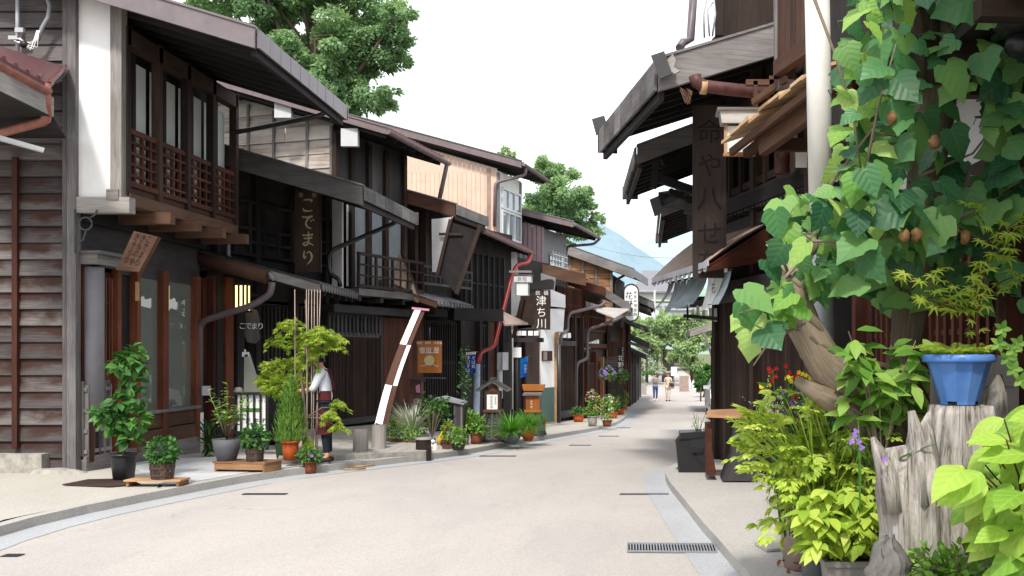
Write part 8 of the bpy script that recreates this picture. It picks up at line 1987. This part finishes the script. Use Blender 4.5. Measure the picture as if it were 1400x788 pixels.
# gatehouse and pale wall
Y = 92; b = V(P(911, 500, Y).x, Y, rz(Y)); t = thing('gatehouse', b, 'small dark roofed gatehouse with pale panel at the street end', 'gatehouse'); u = S(1, Y)
m = MB(); m.obox(V(P(905, 0, Y).x, Y, rz(Y)-.2), V(17*u, 0, 0), V(0, 2, 0), UP*(P(0, 478, Y).z-rz(Y)+.2)); obj('wall', m, 'grey_dark_wood', t)
m = MB(); m.obox(P(911, 494, Y-.05), V(8*u, 0, 0), V(0, .05, 0), UP*15*u); m.obox(P(903.5, 500, Y-.05), V(2.5*u, 0, 0), V(0, .05, 0), UP*22*u); obj('panel', m, 'sheet_brown', t)
m = MB()
for s_, x0, x1 in ((0, 901, 913), (1, 913, 927)): m.prism([P(x0, 479 if s_ == 0 else 472, Y-.5), P(x1, 472 if s_ == 0 else 480, Y-.5), P(x1, 469 if s_ == 0 else 477, Y-.5), P(x0, 476 if s_ == 0 else 469, Y-.5)], V(0, 3, 0))
obj('roof', m, 'metal_dark', t)
m = MB(); Y = 98; m.obox(V(P(880, 0, Y).x, Y, rz(Y)), V(30*S(1, Y), 0, 0), V(0, 3, 0), UP*(P(0, 475, Y).z-rz(Y))); t = thing('low_house', V(P(890, 0, Y).x, Y, rz(Y)), 'low pale house with grey green roof left of the gatehouse', 'house'); obj('wall', m, 'plaster', t)
m = MB(); m.prism([P(875, 475, Y-.6), P(908, 475, Y-.6), P(904, 464, Y+3), P(882, 464, Y+3)], UP*.1); m.obox(P(884, 465, Y+2), V(20*S(1, Y), 0, 0), V(0, .3, 0), UP*.4); obj('roof', m, 'grey_sheet', t)
# stone edging, white stones, sign at the far road end
m = MB()
for i in range(40): x = rnd.uniform(884, 925); m.ball(P(x, 510-(x-884)*.02+rnd.uniform(-1, 1.5), 88+rnd.uniform(-1, 2)), .22, .2, .16, 7, 5, jit=.12)
o = obj('stone_edging', m, 'stone', base=P(905, 510, 88)); o['kind'] = 'stuff'; o['label'] = 'edging of grey stones along the far planting bed'
t = thing('stone_heap', P(941, 514, 80), 'pair of pale wrapped stone posts at the right of the far road end', 'posts')
for dx, hh in ((0, .9), (.7, .7)): m = MB(); c = V(P(939, 0, 80).x+dx, 80, rz(80)); m.lathe(c, [(.3, 0), (.34, hh*.5), (.26, hh*.9), (0, hh)], 12); obj('stone', m, 'plaster', t)
Y = 84; c = V(P(921.5, 0, Y).x, Y, rz(Y)); t = thing('notice_sign', c, 'small white notice on a post at the far road end', 'sign'); m = MB(); m.tube([c, c+UP*1.2], .04, 6); obj('post', m, 'metal_grey', t); m = MB(); m.obox(c+V(-.25, -.05, .9), V(.5, 0, 0), V(0, .04, 0), UP*.75); obj('board', m, 'white_paint', t)
m = MB(); Y = 76; m.obox(V(P(929, 0, Y).x, Y, rz(Y)), V(13*S(1, Y), 0, 0), V(0, .3, 0), UP*1.2); tag(obj('board_fence', m, 'sheet_brown', base=V(P(935, 0, Y).x, Y, rz(Y))), 'short dark board fence below the yellow green tree', 'fence')
# white hall and grey roof on the slope, pole and wire
Y = 150; z0 = P(0, 440, Y).z; b = P(915, 440, Y); t = thing('hall', b, 'long white hall with a band of windows on the slope behind the trees', 'building'); u = S(1, Y)
m = MB(); m.obox(V(P(866, 0, Y).x, Y, z0-3), V(104*u, 0, 0), V(0, 10, 0), UP*(P(0, 418, Y).z-z0+3)); obj('wall', m, 'plaster', t)
m = MB(); m.obox(P(908, 433, Y-.1), V(60*u, 0, 0), V(0, .1, 0), UP*8*u); w_ = obj('window', m, 'alu', t)
m = MB()
for i in range(3): m.obox(P(910+i*19, 432, Y-.2), V(17*u, 0, 0), V(0, .05, 0), UP*6*u)
obj('pane', m, 'blue_glass', w_); m = MB(); m.obox(P(864, 419, Y-.5), V(108*u, 0, 0), V(0, 11, 0), UP*2*u); m.obox(P(906, 424.5, Y-.6), V(62*u, 0, 0), V(0, 1, 0), UP*1.5*u); obj('roof', m, 'light_sheet', t)
m = MB(); m.obox(P(905, 433, Y-1), V(3.5*u, 0, 0), V(0, .5, 0), UP*17*u); obj('chimney', m, 'light_sheet', t)
Y = 190; u = S(1, Y); t = thing('hall', P(890, 395, Y), 'wide grey roofed building higher on the hazy slope', 'building')
m = MB(); m.prism([P(866, 400, Y), P(945, 401, Y), P(925, 373, Y+12), P(878, 372, Y+12)], UP*.3); obj('roof', m, 'grey_sheet', t); m = MB(); m.obox(P(866, 412, Y+1), V(78*u, 0, 0), V(0, 8, 0), UP*12*u); obj('wall', m, 'plaster_grey', t)
t = thing('utility_pole', V(P(895, 0, 120).x, 120, rz(120)), 'thin pale utility pole against the hazy slope', 'pole'); m = MB(); a = V(P(895, 0, 120).x, 120, rz(120)); m.tube([a, V(a.x, 120, P(0, 397, 120).z)], [.16, .12], 8); obj('shaft', m, 'light_sheet', t); m = MB(); m.bar(P(873, 398, 120), P(898, 398, 120), .1, .12); obj('crossarm', m, 'light_sheet', t)
m = MB(); a, b = P(790, 330, 90), P(985, 352, 60); m.tube([a.lerp(b, i/12)-UP*.6*math.sin(PI*i/12) for i in range(13)], .022, 5); tag(obj('overhead_wire', m, 'metal_grey', base=a), 'thin overhead wire crossing before the blue mountain', 'wire')
# white car parked on the right verge, log bench behind
Y = 33; b = V(P(971, 0, Y).x+.8, Y, rz(Y)+.06); t = thing('parked_car', b, 'white car seen from behind, parked against the far right house', 'car'); BASE[t.name] = b
def car(o_):
    pr = [(-.02, .28), (-.02, .72), (.06, .86), (.30, .95), (.62, 1.38), (1.0, 1.47), (2.1, 1.45), (2.75, .98), (3.55, .84), (3.7, .6), (3.7, .28)]; W_ = 1.58
    m = MB(); L_ = [o_+V(-W_/2, y, z_) for y, z_ in pr]; inset = lambda z_: .16 if z_ > 1.2 else 0
    Lp = [o_+V(-W_/2+inset(z_), y, z_) for y, z_ in pr]; Rp = [o_+V(W_/2-inset(z_), y, z_) for y, z_ in pr]
    m.poly(Lp); m.poly(Rp[::-1])
    for i in range(len(pr)): j = (i+1) % len(pr); m.poly([Lp[i], Rp[i], Rp[j], Lp[j]])
    obj('body', m, 'car_paint', t)
    m = MB(); m.poly([o_+V(-.62, .30, 1.0), o_+V(.62, .30, 1.0), o_+V(.54, .59, 1.36), o_+V(-.54, .59, 1.36)]); 
    for v in m.v: v.y -= .02
    obj('rear_window', m, 'shop_glass', t)
    for s_ in (-1, 1):
        m = MB(); m.poly([o_+V(s_*(W_/2+.004), .75, .97), o_+V(s_*(W_/2+.004), 2.5, .97), o_+V(s_*(W_/2-.14), 2.1, 1.38), o_+V(s_*(W_/2-.14), .9, 1.38)]); obj('side_window', m, 'shop_glass', t)
        m = MB(); m.obox(o_+V(s_*.66-.09, -.05, .62), V(.18, 0, 0), V(0, .05, 0), UP*.2); obj('tail_light', m, 'red_plastic', t)
        m = MB(); m.obox(o_+V(s_*(W_/2+.06)-.06, 2.3, .95), V(.14, 0, 0), V(0, .1, 0), UP*.12); obj('mirror', m, 'car_paint', t)
        for y in (.65, 3.0):
            m = MB(); c = o_+V(s_*(W_/2-.1), y, .27); m.tube([c-V(.1, 0, 0), c+V(.1, 0, 0)], .28, 18); w_ = obj('wheel', m, 'tyre', t); m = MB(); m.tube([c-V(.105, 0, 0), c+V(.105, 0, 0)], .16, 14); obj('rim', m, 'alu', w_)
    m = MB(); m.obox(o_+V(-W_/2, -.06, .32), V(W_, 0, 0), V(0, .08, 0), UP*.2); obj('bumper', m, 'grey_plastic', t); m = MB(); m.obox(o_+V(-.17, -.07, .58), V(.34, 0, 0), V(0, .02, 0), UP*.16); obj('number_plate', m, 'white_paint', t)
car(b)
Y = 24; c = P(985, 524, Y); t = thing('log_ornament', V(c.x, Y, rz(Y)), 'grey log on a post jutting past the corner of the right hand house', 'log'); m = MB(); m.tube([c+V(-.12, 0, 0), c+V(.9, .1, 0)], .12, 12); obj('log', m, 'weathered', t); m = MB(); m.tube([V(c.x+.12, Y, rz(Y)), c+V(.12, 0, 0)], .07, 8); obj('post', m, 'weathered', t)

# repeats of a kind share a group
GR = {'wooden_townhouse': 'wooden townhouses along the street', 'potted_plant': 'potted plants along the street', 'signboard': 'shop signboards', 'broadleaf_tree': 'trees behind the houses', 'lantern_stand': 'lantern stands on the pavement',
      'cut_log': 'cut logs on the platform', 'driftwood_stump': 'driftwood stumps', 'potted_grass': 'pots of fine grass', 'hanging_basket': 'hanging baskets', 'box_lantern': 'box lanterns', 'plank_stand': 'plank stands', 'noren_curtain': 'shop curtains', 'carved_plaque': 'carved plaques', 'potted_tree': 'potted trees', 'hall': 'halls on the slope'}
for o in list(sc.objects):
    if o.parent is None and o.get('category') and not o.get('group'):
        g = GR.get(o.name.split('.')[0])
        if g: o['group'] = g
